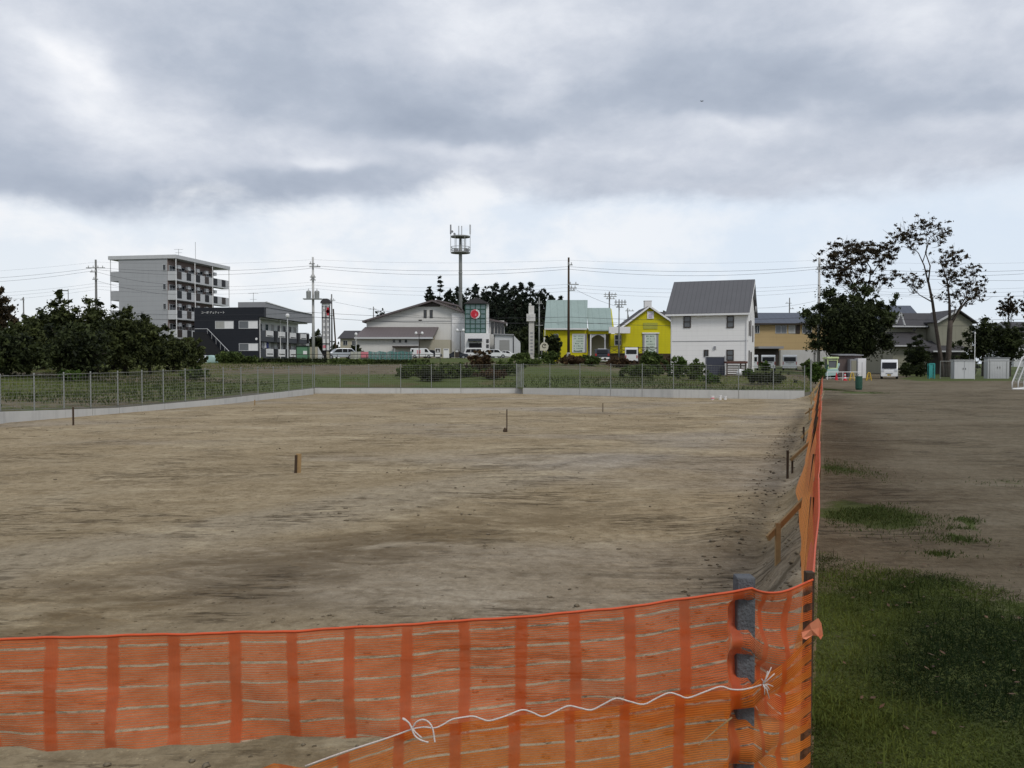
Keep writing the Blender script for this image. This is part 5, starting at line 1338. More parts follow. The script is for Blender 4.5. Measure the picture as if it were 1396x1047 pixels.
for y in (431, 434.5): b.box(u(719.5), u(723), -.475, -.453, Z(y + .8), Z(y - .6))
b.build('box_lettering', M['pale_grey'], C)
d0 = 97.0
C2 = thing('round_sign', 'cream rounded sign board with a curled mark on a short stem', 'sign', (xa(742, d0), d0, 1.5))
u = lambda px: (px - 742) * d0 / FPX; Z = lambda y: za(y, d0) - 1.5
pts = [(u(736.2), Z(478)), (u(736.2), Z(471)), (u(738.5), Z(467.6)), (u(742), Z(466)), (u(745.5), Z(467.6)), (u(747.8), Z(471)), (u(747.2), Z(475)), (u(745.5), Z(478))]
MB().prism(pts, 'y', 0, .2).build('board', pm('cream_board', (0.55, 0.53, 0.42), .8, .15, 2), C2)
MB().tube([(u(742) + .22 * math.cos(t), -.02, Z(471.5) + .22 * math.sin(t)) for t in np.linspace(.4, 5.6, 12)], .04, 5).bar((u(742), -.02, Z(471.5)), (u(743.5), -.02, Z(470)), .06).build('mark', M['frame_dark'], C2)
MB().tube([(u(741.8), .1, Z(466.5)), (u(741.8), .1, Z(460))], .08, 6).build('finial', M['offwhite'], C2)
for px in (738.5, 745): MB().bar((u(px), .1, 0), (u(px), .1, Z(478)), .14).build('leg', M['conc_dark'], C2)
# ================================================================== power poles and lines
def pole(label, px, ytop, d, r, mat, zb, arms=(), trans=None, ins=True, name='power_pole', low=None):
    o = thing(name, label, 'power pole', (xa(px, d), d, zb), 0, 'power poles')
    Z = lambda y: za(y, d) - zb
    h = Z(ytop)
    MB().tube([(0, 0, -.3), (0, 0, h)], [r, r * .62], 10).build('shaft', M[mat], o, smooth=True)
    if low: MB().tube([(0, 0, -.28), (0, 0, low)], r * 1.25, 10).build('base_sleeve', M['conc'], o)
    for py, xl, xr, n in arms:
        MB().box(xl, xr, -.32, -.22, Z(py) - .05, Z(py) + .05).build('crossarm', M['galv'], o)
        b = MB()
        for i in range(n):
            x = xl + (xr - xl) * (i + .5) / n
            b.lathe([(.03, Z(py) + .05), (.07, Z(py) + .1), (.045, Z(py) + .18), (.07, Z(py) + .24), (.02, Z(py) + .3)], x, -.27, 8)
        if n: b.build('insulators', M['porcelain'] if r > .12 else M['mid_grey'], o)
    for x in (trans or ()):
        t = MB().lathe([(.05, 0), (.28, .02), (.3, .8), (.26, .9), (.05, .98)], x, -.35, 12).build('transformer', M['galv'], o, (0, 0, Z(407.3)))
        MB().tube([(x, -.35, .95), (x, -.35, 1.2)], .05, 6).build('bushing', M['porcelain'], t)
    if trans: MB().box(min(trans) - .6, max(trans) + .6, -.75, .0, Z(407.3) - .12, Z(407.3)).build('platform', M['galv'], o)
    return o
PL = {}
def main_pole(key, label, px, ytop, d, mat, zb, **kw):
    PL[key] = (px, ytop, d); return pole(label, px, ytop, d, kw.pop('r', .19), mat, zb, **kw)
main_pole('a', 'dark power pole with bent crossarms standing behind the orchard trees', 132.5, 354, 106, 'conc_dark', 2.0, arms=[(365.5, -1.1, 1.3, 4), (371, -.6, .3, 2), (381, -.3, .4, 2)])
main_pole('b', 'tall grey concrete power pole with two transformers beside the pylon sign', 427.5, 350.5, 100, 'conc', 1.9, arms=[(364, -.35, .95, 2), (360, -.4, .3, 2), (378, -.3, .4, 2), (382, -.3, .4, 2)], trans=(-.45, .55))
main_pole('c', 'tall slender dark timber power pole in front of the yellow shop', 775, 351, 93, 'wood_brown', 1.3, arms=[(361.5, -.1, .42, 2), (388, -.15, 1.1, 2), (393, .1, .9, 2), (396, .1, .7, 2)], r=.17, low=1.4)
main_pole('d', 'grey power pole rising from behind the big dark evergreen tree', 1115.5, 351, 93, 'conc', .5, arms=[(367.5, -.5, .25, 2), (361, -.2, .2, 1)])
pole('distant power pole with two tiers of insulators behind the pale green roof', 830.5, 397.5, 135, .16, 'conc_dark', 1.5, arms=[(404.5, -.95, 1.15, 4), (401.5, -.95, 1.2, 4), (407.5, -.6, .9, 3)])
pole('grey steel pole with crowded insulators in front of the white sign box', 843.7, 408, 100, .11, 'galv', 1.5, arms=[(412, -.6, .85, 4), (415.5, -.6, .85, 4), (419, -.4, .5, 2)])
pole('smaller distant pole between the two yellow roofs', 855.5, 420, 150, .16, 'galv', 1.6, arms=[(424, -.5, 1.1, 3), (437, -.8, .3, 2)])
pole('thin pole with a single transformer in front of the dark conifers', 735, 405, 118, .13, 'galv', 1.8, arms=[(414, -.5, .5, 2), (443.5, -.55, .55, 0)])
pole('leaning pole pair with a small crossarm behind the pylon sign', 452.7, 401, 124, .15, 'conc_dark', 2.0, arms=[(409.5, -.4, .6, 2), (430, -.2, .3, 1)])
pole('far short pole on the skyline left of the hall roof', 509.5, 418, 230, .2, 'conc_dark', 2.5, arms=[(421.5, -1.3, .9, 2)])
pole('far pole with a crossarm above the tan building roof', 1075.5, 406, 165, .16, 'conc_dark', 1.5, arms=[(413.5, -.9, .3, 2), (421, -.2, .8, 2)])
pole('thin lamp-like utility pole rising from the orchard', 94.5, 394, 75, .05, 'conc_dark', 1.4, arms=[(396.5, -.35, .1, 0)])
pole('short pole showing against the sky at the left of the orchard', 33.5, 405, 120, .13, 'conc_dark', 2.0, arms=[(409, -.3, .3, 1)])
# leaning stay post and guy by the pylon sign
stay = thing('stay_post', 'dark timber stay leaning against the pole behind the pylon sign', 'stay', (xa(459, 123), 123, 2.0))
MB().tube([(0, 0, 0), (xa(454.3, 123) - xa(459, 123), .3, za(421, 123) - 2.0)], .11, 8).build('shaft', M['wood_brown'], stay)
# off-frame ends of the line (real poles beyond the picture edge carry the spans on)
ENDS = {'L': (-150, 372, 112), 'R': (1470, 352, 94)}
PL.update(ENDS)
LINES = [('thin earth wire', -0.3, 0.0, .35, .007), ('upper high-voltage wire', -1.05, -.3, .55, .015), ('lower high-voltage wire', -1.25, .35, .75, .015), ('upper service wire', -3.0, -.1, .55, .009),
         ('middle service wire', -3.35, .0, .62, .009), ('lower service wire', -3.75, .1, .68, .009), ('upper telephone cable', -6.65, -.2, .35, .018), ('lower telephone cable', -7.2, -.2, .45, .020)]
SPAN = {('L', 'a'): 'left of the dark pole by the orchard', ('a', 'b'): 'between the orchard pole and the concrete pole', ('b', 'c'): 'between the concrete pole and the dark timber pole',
        ('c', 'd'): 'between the timber pole and the evergreen tree', ('d', 'R'): 'right of the evergreen tree'}
for (p, q), where in SPAN.items():
    P, Q = PL[p], PL[q]
    a0, b0 = at(*P), at(*Q)
    for nm, dz, dy, sag, r in LINES:
        zz = dz
        A_ = a0 + Vector((0, dy, zz)); B_ = b0 + Vector((0, dy, zz))
        mid = (A_ + B_) / 2; b = MB(); n = 18
        b.tube([A_.lerp(B_, i / n) + Vector((0, 0, -4 * sag * (i / n) * (1 - i / n))) - mid for i in range(n + 1)], r, 5)
        tag(b.build('power_line', M['wire'], None, mid), nm + ' ' + where, 'power line', 'overhead wires')
def wire(label, p0, p1, sag, r=.014):
    A_, B_ = at(*p0), at(*p1); mid = (A_ + B_) / 2; n = 14
    tag(MB().tube([A_.lerp(B_, i / n) + Vector((0, 0, -4 * sag * (i / n) * (1 - i / n))) - mid for i in range(n + 1)], r, 5).build('power_line', M['wire'], None, mid), label, 'power line', 'overhead wires')
wire('short wire from the orchard pole down across the grey apartment block', (133, 371, 106), (240, 388, 104), .3)
wire('second wire from the orchard pole across the grey apartment block', (133, 383, 106), (240, 402, 104), .3)
wire('wire running from the pylon sign pole across the hall gable', (453, 411, 124), (842, 440, 101), 1.2)
wire('wire sloping from the timber pole down to the insulator pole', (776, 390, 93), (842, 418, 100), .2, .014)
wire('wire from the evergreen tree to the right edge in front of the bare trees', (1180, 376, 95), (1470, 381, 94), .3)
wire('wire running low behind the bare trees', (1180, 400, 110), (1470, 402, 112), .3)
wire('pole-to-house wire above the tan building', (1031, 420, 85), (1112, 410, 93), .2, .012)

# ================================================================== vehicles
def vehicle(label, cat, name, loc, rz, L, Wd, Hh, prof, paint, side=(), wheel_r=.31, axles=(.2, .8), front=None, rear=None, group=None, plate='plate', rear_win=None, wind=None, cabin=None):
    """prof: outline (x along the length, z); the nose is at x = 0. side: list of window outlines. Local +x runs back."""
    o = thing(name, label, cat, loc, rz, group)
    hw_ = Wd / 2
    poly = [(x * L - L / 2, z * Hh) for x, z in prof]
    body = MB().prism(poly, 'y', -hw_, hw_).build('body', M[paint], o, bevel=.05, smooth=False)
    for i, w in enumerate(side):
        for sgn in (-1, 1):
            pw = [(x * L - L / 2, z * Hh) for x, z in w]
            y = sgn * (hw_ + .004)
            MB().prism(pw, 'y', min(y, y + sgn * .012), max(y, y + sgn * .012)).build('side_window', M['car_glass'], o)
    for ax in axles:
        for sgn in (-1, 1):
            t = MB().disc((0, 0, 0), wheel_r, 'y', .2, 18).build('wheel', M['tyre'], o, (ax * L - L / 2, sgn * (hw_ - .07), wheel_r))
            MB().disc((0, sgn * .108, 0), wheel_r * .62, 'y', .03, 14).build('rim', M['rim'], t)
    def endplate(nm, x, y0, y1, z0, z1, mat, dx=0.0):
        """a panel on the nose (x=0) or tail (x=1), sloping by dx"""
        s = -1 if x == 0 else 1
        xx = x * L - L / 2 + s * .006
        b = MB()
        b._add([(xx, y0, z0), (xx, y1, z0), (xx + dx, y1, z1), (xx + dx, y0, z1), (xx + s * .02, y0, z0), (xx + s * .02, y1, z0), (xx + dx + s * .02, y1, z1), (xx + dx + s * .02, y0, z1)],
               [(0, 1, 2, 3), (4, 5, 6, 7), (0, 1, 5, 4), (1, 2, 6, 5), (2, 3, 7, 6), (3, 0, 4, 7)])
        return b.build(nm, M[mat], o)
    for args in (front or ()): endplate(args[0], 0, *args[1:])
    for args in (rear or ()): endplate(args[0], 1, *args[1:])
    return o
VAN_PROF = [(0, .16), (0, .42), (.015, .50), (.09, .80), (.15, .965), (.22, 1.0), (.965, 1.0), (.985, .93), (1.0, .5), (1.0, .16)]
for px, d, lab in ((1031, 106, 'white van seen from behind, half hidden by the white house'), (1055, 106, 'white van seen from behind in the middle of the parked three'), (1085, 105.5, 'white van seen from behind nearest the concrete pole')):
    zb = .55
    vehicle(lab, 'van', 'parked_van', (xa(px, d), d + 2.3, zb), R(-90 - 14 * 0 + 180 - 0), 4.7, 1.72, 2.0, VAN_PROF, 'car_white', [[(.10, .55), (.16, .86), (.40, .88), (.40, .55)], [(.42, .55), (.42, .88), (.68, .88), (.68, .55)], [(.70, .55), (.70, .88), (.94, .88), (.955, .55)]],
            rear=[('rear_window', -.72, .72, 1.16, 1.72, 'car_glass', -.05), ('tail_light', -.85, -.76, .75, 1.15, 'lamp_red'), ('tail_light', .76, .85, .75, 1.15, 'lamp_red'), ('number_plate', -.18, .18, .78, .95, 'plate'), ('garnish', -.5, .5, .98, 1.04, 'frame_dark'), ('bumper', -.85, .85, .33, .56, 'white')], group='white vans parked before the tan building') \
        .rotation_euler.z = R(-90) - math.atan((px - 698) / FPX)
KEI_PROF = [(0, .14), (0, .40), (.01, .50), (.10, .82), (.15, .955), (.22, 1.0), (.97, 1.0), (.985, .93), (1.0, .5), (1.0, .14)]
KEI_SIDE = [[(.10, .54), (.165, .86), (.38, .88), (.38, .54)], [(.40, .54), (.40, .88), (.66, .88), (.66, .54)], [(.68, .54), (.68, .88), (.94, .88), (.955, .54)]]
kz = gz(xa(1211, 80), 80)
vehicle('white boxy minivan facing the field with a yellow number plate', 'van', 'parked_van', (xa(1212, 79.5) + .75, 79.5 + 1.6, kz), R(90) - math.atan(514 / FPX), 3.4, 1.48, 1.88, KEI_PROF, 'car_white', KEI_SIDE, .28,
        front=[('windscreen', -.63, .63, 1.02, 1.60, 'car_glass', .36), ('headlight', -.70, -.46, .72, .92, 'lamp_clear'), ('headlight', .46, .70, .72, .92, 'lamp_clear'), ('grille', -.3, .3, .48, .58, 'mid_grey'), ('number_plate', -.17, .17, .30, .46, 'plate_y'), ('bumper', -.72, .72, .26, .47, 'white')])
SUV_PROF = [(0, .18), (0, .45), (.03, .55), (.24, .64), (.36, .95), (.45, 1.0), (.86, .98), (.97, .70), (1.0, .60), (1.0, .18)]
SUV_SIDE = [[(.29, .63), (.39, .92), (.55, .95), (.55, .63)], [(.57, .63), (.57, .95), (.72, .94), (.72, .63)], [(.74, .63), (.74, .94), (.85, .92), (.93, .70)]]
def side_car(label, px, d, ybase, rz, prof, sides, L, Wd, Hh, paint, cat='car', name='parked_car', wheel=.33, zb=None, axles=(.19, .81), front=(), rear=()):
    zb = za(ybase, d) if zb is None else zb
    return vehicle(label, cat, name, (xa(px, d), d, zb), rz, L, Wd, Hh, prof, paint, sides, wheel, axles, group='cars parked by the hall', front=front, rear=rear)
HEADS = [('headlight', -.8, -.5, .62, .8, 'lamp_clear'), ('headlight', .5, .8, .62, .8, 'lamp_clear')]
TAILS = [('tail_light', -.8, -.6, .75, 1.0, 'lamp_red'), ('tail_light', .6, .8, .75, 1.0, 'lamp_red')]
side_car('silver estate car behind the hedge beside the pylon sign', 463, 122, 489.8, R(22), SUV_PROF, SUV_SIDE, 4.6, 1.8, 1.62, 'car_silver', front=HEADS, rear=TAILS)
TRUCKV = [(0, .16), (0, .40), (.02, .48), (.14, .60), (.25, .93), (.32, 1.0), (.98, 1.0), (1.0, .9), (1.0, .16)]
TV_SIDE = [[(.19, .60), (.27, .90), (.36, .92), (.36, .60)], [(.86, .6), (.86, .88), (.94, .88), (.94, .6)]]
v = side_car('white delivery van with red lettering parked in front of the hall', 575.5, 155, 488.3, R(180), TRUCKV, TV_SIDE, 4.2, 1.7, 1.85, 'car_white', 'van', 'parked_van', .3, front=HEADS, rear=TAILS)
b = MB()
for i, (x, z) in enumerate(((.3, 1.35), (.3, 1.05), (.75, 1.35), (.75, 1.0))): MB().box(x - .13, x + .13, .86, .875, z - .1, z + .1).box(x - .03, x + .03, .8753, .885, z - .2, z + .14).build('lettering', M['pink'], v)
side_car('dark blue hatchback next to the white delivery van', 588.5, 157, 488.3, R(180), SUV_PROF, SUV_SIDE, 3.9, 1.7, 1.55, 'car_dark', front=HEADS, rear=TAILS)
side_car('white boxy minivan beside the hall entrance', 645, 153, 488.0, R(0), KEI_PROF, KEI_SIDE, 3.4, 1.48, 1.85, 'car_white', 'van', 'parked_van', .3, front=HEADS, rear=TAILS)
side_car('white estate car parked before the grey garage', 675.5, 153, 488.0, R(180), SUV_PROF, SUV_SIDE, 4.5, 1.75, 1.6, 'car_white', front=HEADS, rear=TAILS)
SED = [(0, .2), (0, .5), (.03, .6), (.26, .68), (.40, .97), (.5, 1.0), (.66, .97), (.84, .70), (.98, .66), (1.0, .55), (1.0, .2)]
SED_S = [[(.33, .68), (.42, .93), (.52, .95), (.52, .68)], [(.54, .68), (.54, .95), (.65, .93), (.76, .70)]]
side_car('white saloon car half hidden at the corner of the garage', 690.5, 156, 488.5, R(180), SED, SED_S, 4.4, 1.7, 1.42, 'car_white', front=HEADS, rear=TAILS)
side_car('dark saloon car behind the bushes before the hall entrance', 622, 152, 489.3, R(0), SED, SED_S, 4.4, 1.7, 1.4, 'car_dark', front=HEADS, rear=TAILS)
vehicle('dark car with a pale rear bumper below the yellow shop porch', 'car', 'parked_car', (xa(823.5, 95), 97, za(493.5, 95)), R(90), 4.2, 1.7, 1.5, SUV_PROF, 'car_dark', SUV_SIDE, .31, group='cars parked by the hall',
        rear=[('rear_window', -.62, .62, .98, 1.36, 'car_glass', -.3), ('bumper', -.8, .8, .35, .55, 'white'), ('tail_light', -.82, -.62, .7, .95, 'lamp_red'), ('tail_light', .62, .82, .7, .95, 'lamp_red')]).rotation_euler.z = R(-96)
MB().box(-.72, .72, -.5, .5, 1.505, 1.56).build('roof_rack', M['white'], [o for o in COL.objects if o.get('label', '').startswith('dark car with a pale rear')][0])
v = vehicle('white minivan seen end-on, mostly hidden by a shrub', 'van', 'parked_van', (xa(864, 96), 98, za(495.5, 96)), R(-98), 3.4, 1.48, 1.85, KEI_PROF, 'car_white', KEI_SIDE, .3, group='cars parked by the hall',
        rear=[('rear_window', -.6, .6, 1.1, 1.6, 'car_glass', -.03), ('tail_light', -.7, -.58, .6, .95, 'lamp_red'), ('tail_light', .58, .7, .6, .95, 'lamp_red')])

# ---- small green and white excavator parked under the tree
d0 = 76.0
X = thing('mini_excavator', 'small pale green excavator with a lime roofed cab parked under the tree', 'excavator', (xa(1132, d0), d0, gz(xa(1132, d0), d0)))
s = d0 / FPX; zg = gz(xa(1132, d0), d0); Z = lambda y: za(y, d0) - zg; u = lambda px: (px - 1132) * s
MB().prism([(u(1123), Z(514)), (u(1122.8), Z(508)), (u(1124.5), Z(504)), (u(1128), Z(502.8)), (u(1138.8), Z(502.5)), (u(1140), Z(505)), (u(1139.6), Z(509)), (u(1136), Z(512)), (u(1128), Z(512.5))], 'y', -.6, .6).build('body', M['teal_pale'], X, bevel=.05)
b = MB()
for a_, c_ in (((1126.2, 502.5), (1125.6, 489)), ((1137.8, 502.3), (1139.2, 488))): b.bar((u(a_[0]), -.5, Z(a_[1])), (u(c_[0]), -.42, Z(c_[1])), .08).bar((u(a_[0]), .5, Z(a_[1])), (u(c_[0]), .42, Z(c_[1])), .08)
b.bar((u(1126.2), -.5, Z(502.0)), (u(1137.8), -.5, Z(502.0)), .08).bar((u(1126.3), -.47, Z(491)), (u(1139), -.47, Z(491)), .06)
b.split('cab_frame', M['lime'], X)
MB().box(u(1126.6), u(1137.6), -.4, .4, Z(502.4), Z(489.5)).build('cab_glass', M['glass_grey'], X)
MB().box(u(1124), u(1140.3), -.6, .6, Z(489), Z(486.6)).build('roof', M['lime'], X, bevel=.04)
for sgn in (-1, 1): MB().prism([(-.75, .12), (-.65, 0), (.65, 0), (.75, .12), (.7, .34), (-.7, .34)], 'x', sgn * .48 - .15, sgn * .48 + .15).build('track', M['tyre'], X)
MB().bar((u(1139.5), 0, Z(506)), (u(1147), .6, Z(496)), .16).bar((u(1147), .6, Z(496)), (u(1146), 1.2, Z(508)), .12).build('boom', M['teal_pale'], X)
MB().bar((u(1125), -.62, Z(497)), (u(1121.5), -.6, Z(508)), .14).build('blade_arm', M['green_dark'], X)

# ================================================================== things round the playing field
def gpt(px, py):
    """field level (z about 0) under a photo pixel"""
    Y = 1.6 * FPX / (py - HORIZ); return Vector((xa(px, Y), Y, gz(xa(px, Y), Y)))
# waste bin
p = gpt(1171, 531.5); s = p.y / FPX
o = thing('waste_bin', 'dark green mesh drum standing in a tuft of weeds on the field', 'bin', p)
r = 4.6 * s
MB().lathe([(r * .8, 0), (r * .95, .1), (r, .4), (r * .98, .78), (r * .9, .8), (r * .9, .5), (0.01, .5)], 0, 0, 14).build('body', M['green_dark'], o)
for z in (.12, .45, .76): MB().lathe([(r * 1.0, z), (r * 1.05, z + .02), (r * 1.0, z + .04)], 0, 0, 14).build('hoop', M['green_dark'], o)
MB().tube([(-.06, -.02, .5), (-.07, -.03, .86), (0.0, -.03, .92)], .025, 6).build('handle', M['galv'], o)
# teal metal stand
p = gpt(1269, 516); s = p.y / FPX
o = thing('metal_stand', 'tall turquoise metal stand at the edge of the field', 'stand', p)
u = lambda px: (px - 1269) * s
b = MB()
for px in (1266.3, 1273): b.bar((u(px), -.12, 0), (u(px), -.12, 1.48), .1).bar((u(px), .2, 0), (u(px), .2, 1.48), .06)
b.bar((u(1266), -.12, 1.48), (u(1273.3), -.12, 1.48), .09)
b.build('frame', M['teal'], o)
MB().box(u(1266.8), u(1270.4), -.1, -.06, .1, 1.42).build('panel', M['teal'], o)
b = MB()
for z in (.35, .7, 1.05): b.box(u(1270.4), u(1272.6), -.1, .15, z, z + .05)
b.build('shelves', M['teal'], o)
# chain link fence with its two grey lockers
p = gpt(1287, 516.5); d0 = p.y; s = d0 / FPX
o = thing('chain_fence', 'chain link fence behind the two grey storage lockers', 'fence', (p.x, d0 + .8, p.z))
u = lambda px: (px - 1287) * s; hf = za(492.3, d0)
b = MB()
for px in (1287.5, 1310, 1333, 1356, 1379, 1402, 1425): b.tube([(u(px), 0, 0), (u(px), 0, hf)], .03, 6)
b.tube([(u(1287.5), 0, hf), (u(1430), 0, hf)], .025, 6).build('frame', M['galv'], o)
b = MB()
for i in range(64): b.bar((u(1287.5 + i * 2.2), .01, .03), (u(1287.5 + i * 2.2), .01, hf), .008)
for j in range(12): b.bar((u(1287.5), .012, .05 + j * .125), (u(1430), .012, .05 + j * .125), .008)
b.build('mesh', M['fence_wire'], o)
def locker(label, x0, x1, yt, yb, cap):
    p = gpt((x0 + x1) / 2, yb); d0 = p.y; s = d0 / FPX; u = lambda px: (px - (x0 + x1) / 2) * s
    o = thing('storage_locker', label, 'locker', p); h = za(yt, d0) - p.z
    MB().box(u(x0), u(x1), 0, .7, 0, h).build('body', M['pale_grey'], o, bevel=.015)
    MB().box(u(x0) - .06, u(x1) + .06, -.08, .78, h + .003, h + .08).build('lid', M['mid_grey' if cap else 'pale_grey'], o)
    xm = 0 if not cap else u(x0 + 2)
    MB().box(xm - .015, xm + .015, -.02, -.003, .06, h - .06).build('door_seam', M['mid_grey'], o)
    if cap: MB().box(u(x0 + .5), u(x1 - .5), -.02, -.003, h - .28, h - .2).build('header', M['mid_grey'], o)
    for sx in (-1, 1): MB().box(sx * .12 - .02, sx * .12 + .02, -.04, -.021, h * .5, h * .6).build('handle', M['frame_dark'], o)
    return o
locker('left grey storage locker with a plain front by the white pole', 1301, 1328, 491.5, 516.3, False)
locker('right grey storage locker with a darker capped top near the goal', 1346.5, 1376, 488.5, 516.0, True)
p = gpt(1328.5, 517)
o = thing('white_pole', 'slim white pole with a rounded cap between the two lockers', 'pole', (p.x, p.y, p.z))
MB().tube([(0, 0, 0), (0, 0, za(455, p.y))], .035, 8).build('shaft', M['white'], o)
MB().lathe([(.02, 0), (.075, .04), (.08, .12), (.02, .18)], 0, 0, 10).build('cap', M['white'], o, (0, 0, za(455, p.y) - .02))
# football goal at the right edge
d0 = 48.5
g0 = at(1374, 531, d0)
o = thing('football_goal', 'white tubular football goal cut off by the right edge of the field', 'goal', (g0.x, d0, 0.02))
pt = lambda px, py, dy: at(px, py, d0 + dy) - Vector((g0.x, d0, 0.02))
prof = [(0, 0.03), (0, .42), (.56, 1.86), (.72, 1.97), (1.3, 1.97)]
def rib(x, y): return [Vector((x + a_, y, z)) for a_, z in prof]
for i, nm in enumerate(('rib', 'rib', 'rib')):
    MB().tube(rib(.10 + i * .93, -.25 + i * .95), .035, 7).build('frame_tube', M['white'], o, smooth=True)
MB().tube([(.10, -.25, .03), (1.96, 1.65, .03), (3.9, 3.6, .03)], .04, 7).build('ground_bar', M['white'], o)
MB().tube([(.10, -.25, .03), (2.6, -1.1, .03)], .04, 7).build('side_bar', M['white'], o)
MB().tube([Vector((1.40, -.25, 1.97)), Vector((5.2, 3.6, 1.97))], .04, 7).build('crossbar', M['white'], o)
b = MB()
for i in range(9):
    t = i / 8
    b.bar((.10 + 1.86 * t, -.25 + 1.9 * t, .42), (.10 + 1.86 * t + .56, -.25 + 1.9 * t, 1.86), .012)
for j in range(7):
    z = .1 + j * .27; x = .10 + max(0, (z - .42) / 1.44 * .56)
    b.bar((x, -.25, z), (x + 1.86, 1.65, z), .010)
b.build('net', M['pale_grey'], o)
# pipe barrier, trestles, cones and the small shed under the tree
d0 = 73.0; zg = gz(xa(1150, d0), d0); s = d0 / FPX
o = thing('pipe_barrier', 'white two-rail pipe barrier in front of the excavator', 'barrier', (xa(1150, d0), d0, zg))
u = lambda px: (px - 1150) * s; Z = lambda y: za(y, d0) - zg
b = MB()
for y in (507.2, 515.3): b.tube([(u(1126), 0, Z(y)), (u(1174), 0, Z(y))], .03, 7)
b.build('rails', M['white'], o)
b = MB()
for px in (1128, 1149, 1173): b.tube([(u(px), 0, 0), (u(px), 0, Z(506.6))], .028, 7)
b.split('post', M['white'], o, 14)
for px, lab in ((1161, 'left yellow A-frame trestle holding the white barrier'), (1184, 'right yellow A-frame trestle beside the white lockers')):
    o = thing('trestle', lab, 'trestle', (xa(px, d0), d0 - .12, zg)); b = MB()
    for sx in (-1, 1): b.tube([(sx * .22, 0, 0), (sx * .09, 0, .66), (0, 0, .72)], .035, 6)
    b.tube([(-.17, .01, .22), (.17, .01, .22)], .025, 6).build('legs', M['yellow_pipe'], o)
    MB().tube([(-.09, .02, .66), (-.09, .5, 0)], .03, 6).tube([(.09, .02, .66), (.09, .5, 0)], .03, 6).build('back_legs', M['yellow_pipe'], o)
for px, band, lab in ((1140.3, False, 'plain red traffic cone below the excavator'), (1152, True, 'red and white banded traffic cone before the shed')):
    o = thing('traffic_cone', lab, 'cone', (xa(px, d0 - .4), d0 - .4, zg))
    MB().box(-.19, .19, -.19, .19, 0, .035).build('base', M['red'], o)
    MB().lathe([(.14, .036), (.03, .70), (.015, .705)], 0, 0, 14).build('cone', M['red'], o)
    if band:
        for z0, z1 in ((.2, .32), (.46, .56)): MB().lathe([(.143 - z0 * .165 + .008, z0), (.143 - z1 * .165 + .008, z1)], 0, 0, 14).build('stripe', M['white'], o)
d0 = 84.0; zg = gz(xa(1166, d0), d0); s = d0 / FPX
o = thing('garden_shed', 'brown shed with pale double lockers under the big evergreen', 'shed', (xa(1166, d0), d0, zg))
u = lambda px: (px - 1166) * s; Z = lambda y: za(y, d0) - zg
MB().box(u(1147.5), u(1179), .8, 2.6, 0, Z(484)).build('wall', pm('brown_shed_board', (0.11, 0.085, 0.08), .85, .2, 2, streak=.3), o)
MB().slab([(u(1146), .5, Z(483.6)), (u(1180), .5, Z(483.6)), (u(1180), 2.8, Z(482.2)), (u(1146), 2.8, Z(482.2))], .08).build('roof', M['mid_grey'], o)
MB().box(u(1159.5), u(1169), .1, .79, 0, Z(489.5)).build('open_locker', M['mid_grey'], o)
MB().box(u(1161), u(1168), .07, .097, .05, Z(491.5)).build('locker_shelf', M['drab_wall'], o)
lk = MB().box(u(1169.1), u(1180), -.1, .79, 0, Z(488.5)).build('locker', M['white'], o)
MB().box(u(1174.3), u(1174.8), -.115, -.103, .05, Z(494)).build('door_seam', M['mid_grey'], lk)
# ---- along the road in front of the hall
d0 = 97.0; zb = gz(xa(500, d0), d0)
gr = thing('guard_rail', 'thin dark pipe guard rail running along the road behind the hedge', 'railing', (xa(500, d0), d0, zb))
u = lambda px: (px - 500) * d0 / FPX; hz = za(483.2, d0) - zb
b = MB().tube([(u(398), 0, hz), (u(600), 0, hz)], .035, 6).tube([(u(398), 0, hz - .32), (u(600), 0, hz - .32)], .025, 6)
b.build('rails', M['frame_dark'], gr)
b = MB()
for px in range(400, 601, 20): b.tube([(u(px), 0, 0), (u(px), 0, hz)], .03, 6)
b.split('post', M['frame_dark'], gr, 12)
d0 = 118.0
def panel_fence(label, px0, px1, y0, d, mat, nm='panel_fence', wave=0.0, seg=10):
    zb = gz(xa((px0 + px1) / 2, d), d); o = thing(nm, label, 'fence', (xa((px0 + px1) / 2, d), d, zb)); u = lambda px: (px - (px0 + px1) / 2) * d / FPX
    h = za(y0, d) - zb; V = MB(); n = seg
    for i in range(n):
        a_, c_ = u(px0 + (px1 - px0) * i / n), u(px0 + (px1 - px0) * (i + 1) / n)
        za1 = h * (1 - wave * (i % 3) / 2); zc1 = h * (1 - wave * ((i + 1) % 3) / 2)
        V._add([(a_, 0, 0), (c_, 0, 0), (c_, 0.0, zc1), (a_, 0, za1), (a_, .06, 0), (c_, .06, 0), (c_, .06, zc1), (a_, .06, za1)], [(0, 1, 2, 3), (4, 5, 6, 7), (0, 1, 5, 4), (1, 2, 6, 5), (2, 3, 7, 6), (3, 0, 4, 7)])
    V.build('sheeting', M[mat] if isinstance(mat, str) else mat, o)
    b = MB()
    for i in range(n + 1): b.bar((u(px0 + (px1 - px0) * i / n), -.05, 0), (u(px0 + (px1 - px0) * i / n), -.05, h * (1 - wave)), .06)
    b.split('post', M['mid_grey'], o)
    return o
panel_fence('cream panel fence with a pink end beside the silver car', 478, 502, 479.5, 120, pm('cream_panel', (0.45, 0.46, 0.40), .7, .1, 1, streak=.15), seg=5)
tag(MB().box(-.55, .55, 0, .04, .3, 1.15).build('notice_board', M['pink'], None, (xa(497.5, 119.7), 119.7, gz(xa(497, 120), 120))), 'pale pink notice at the end of the cream fence', 'notice')
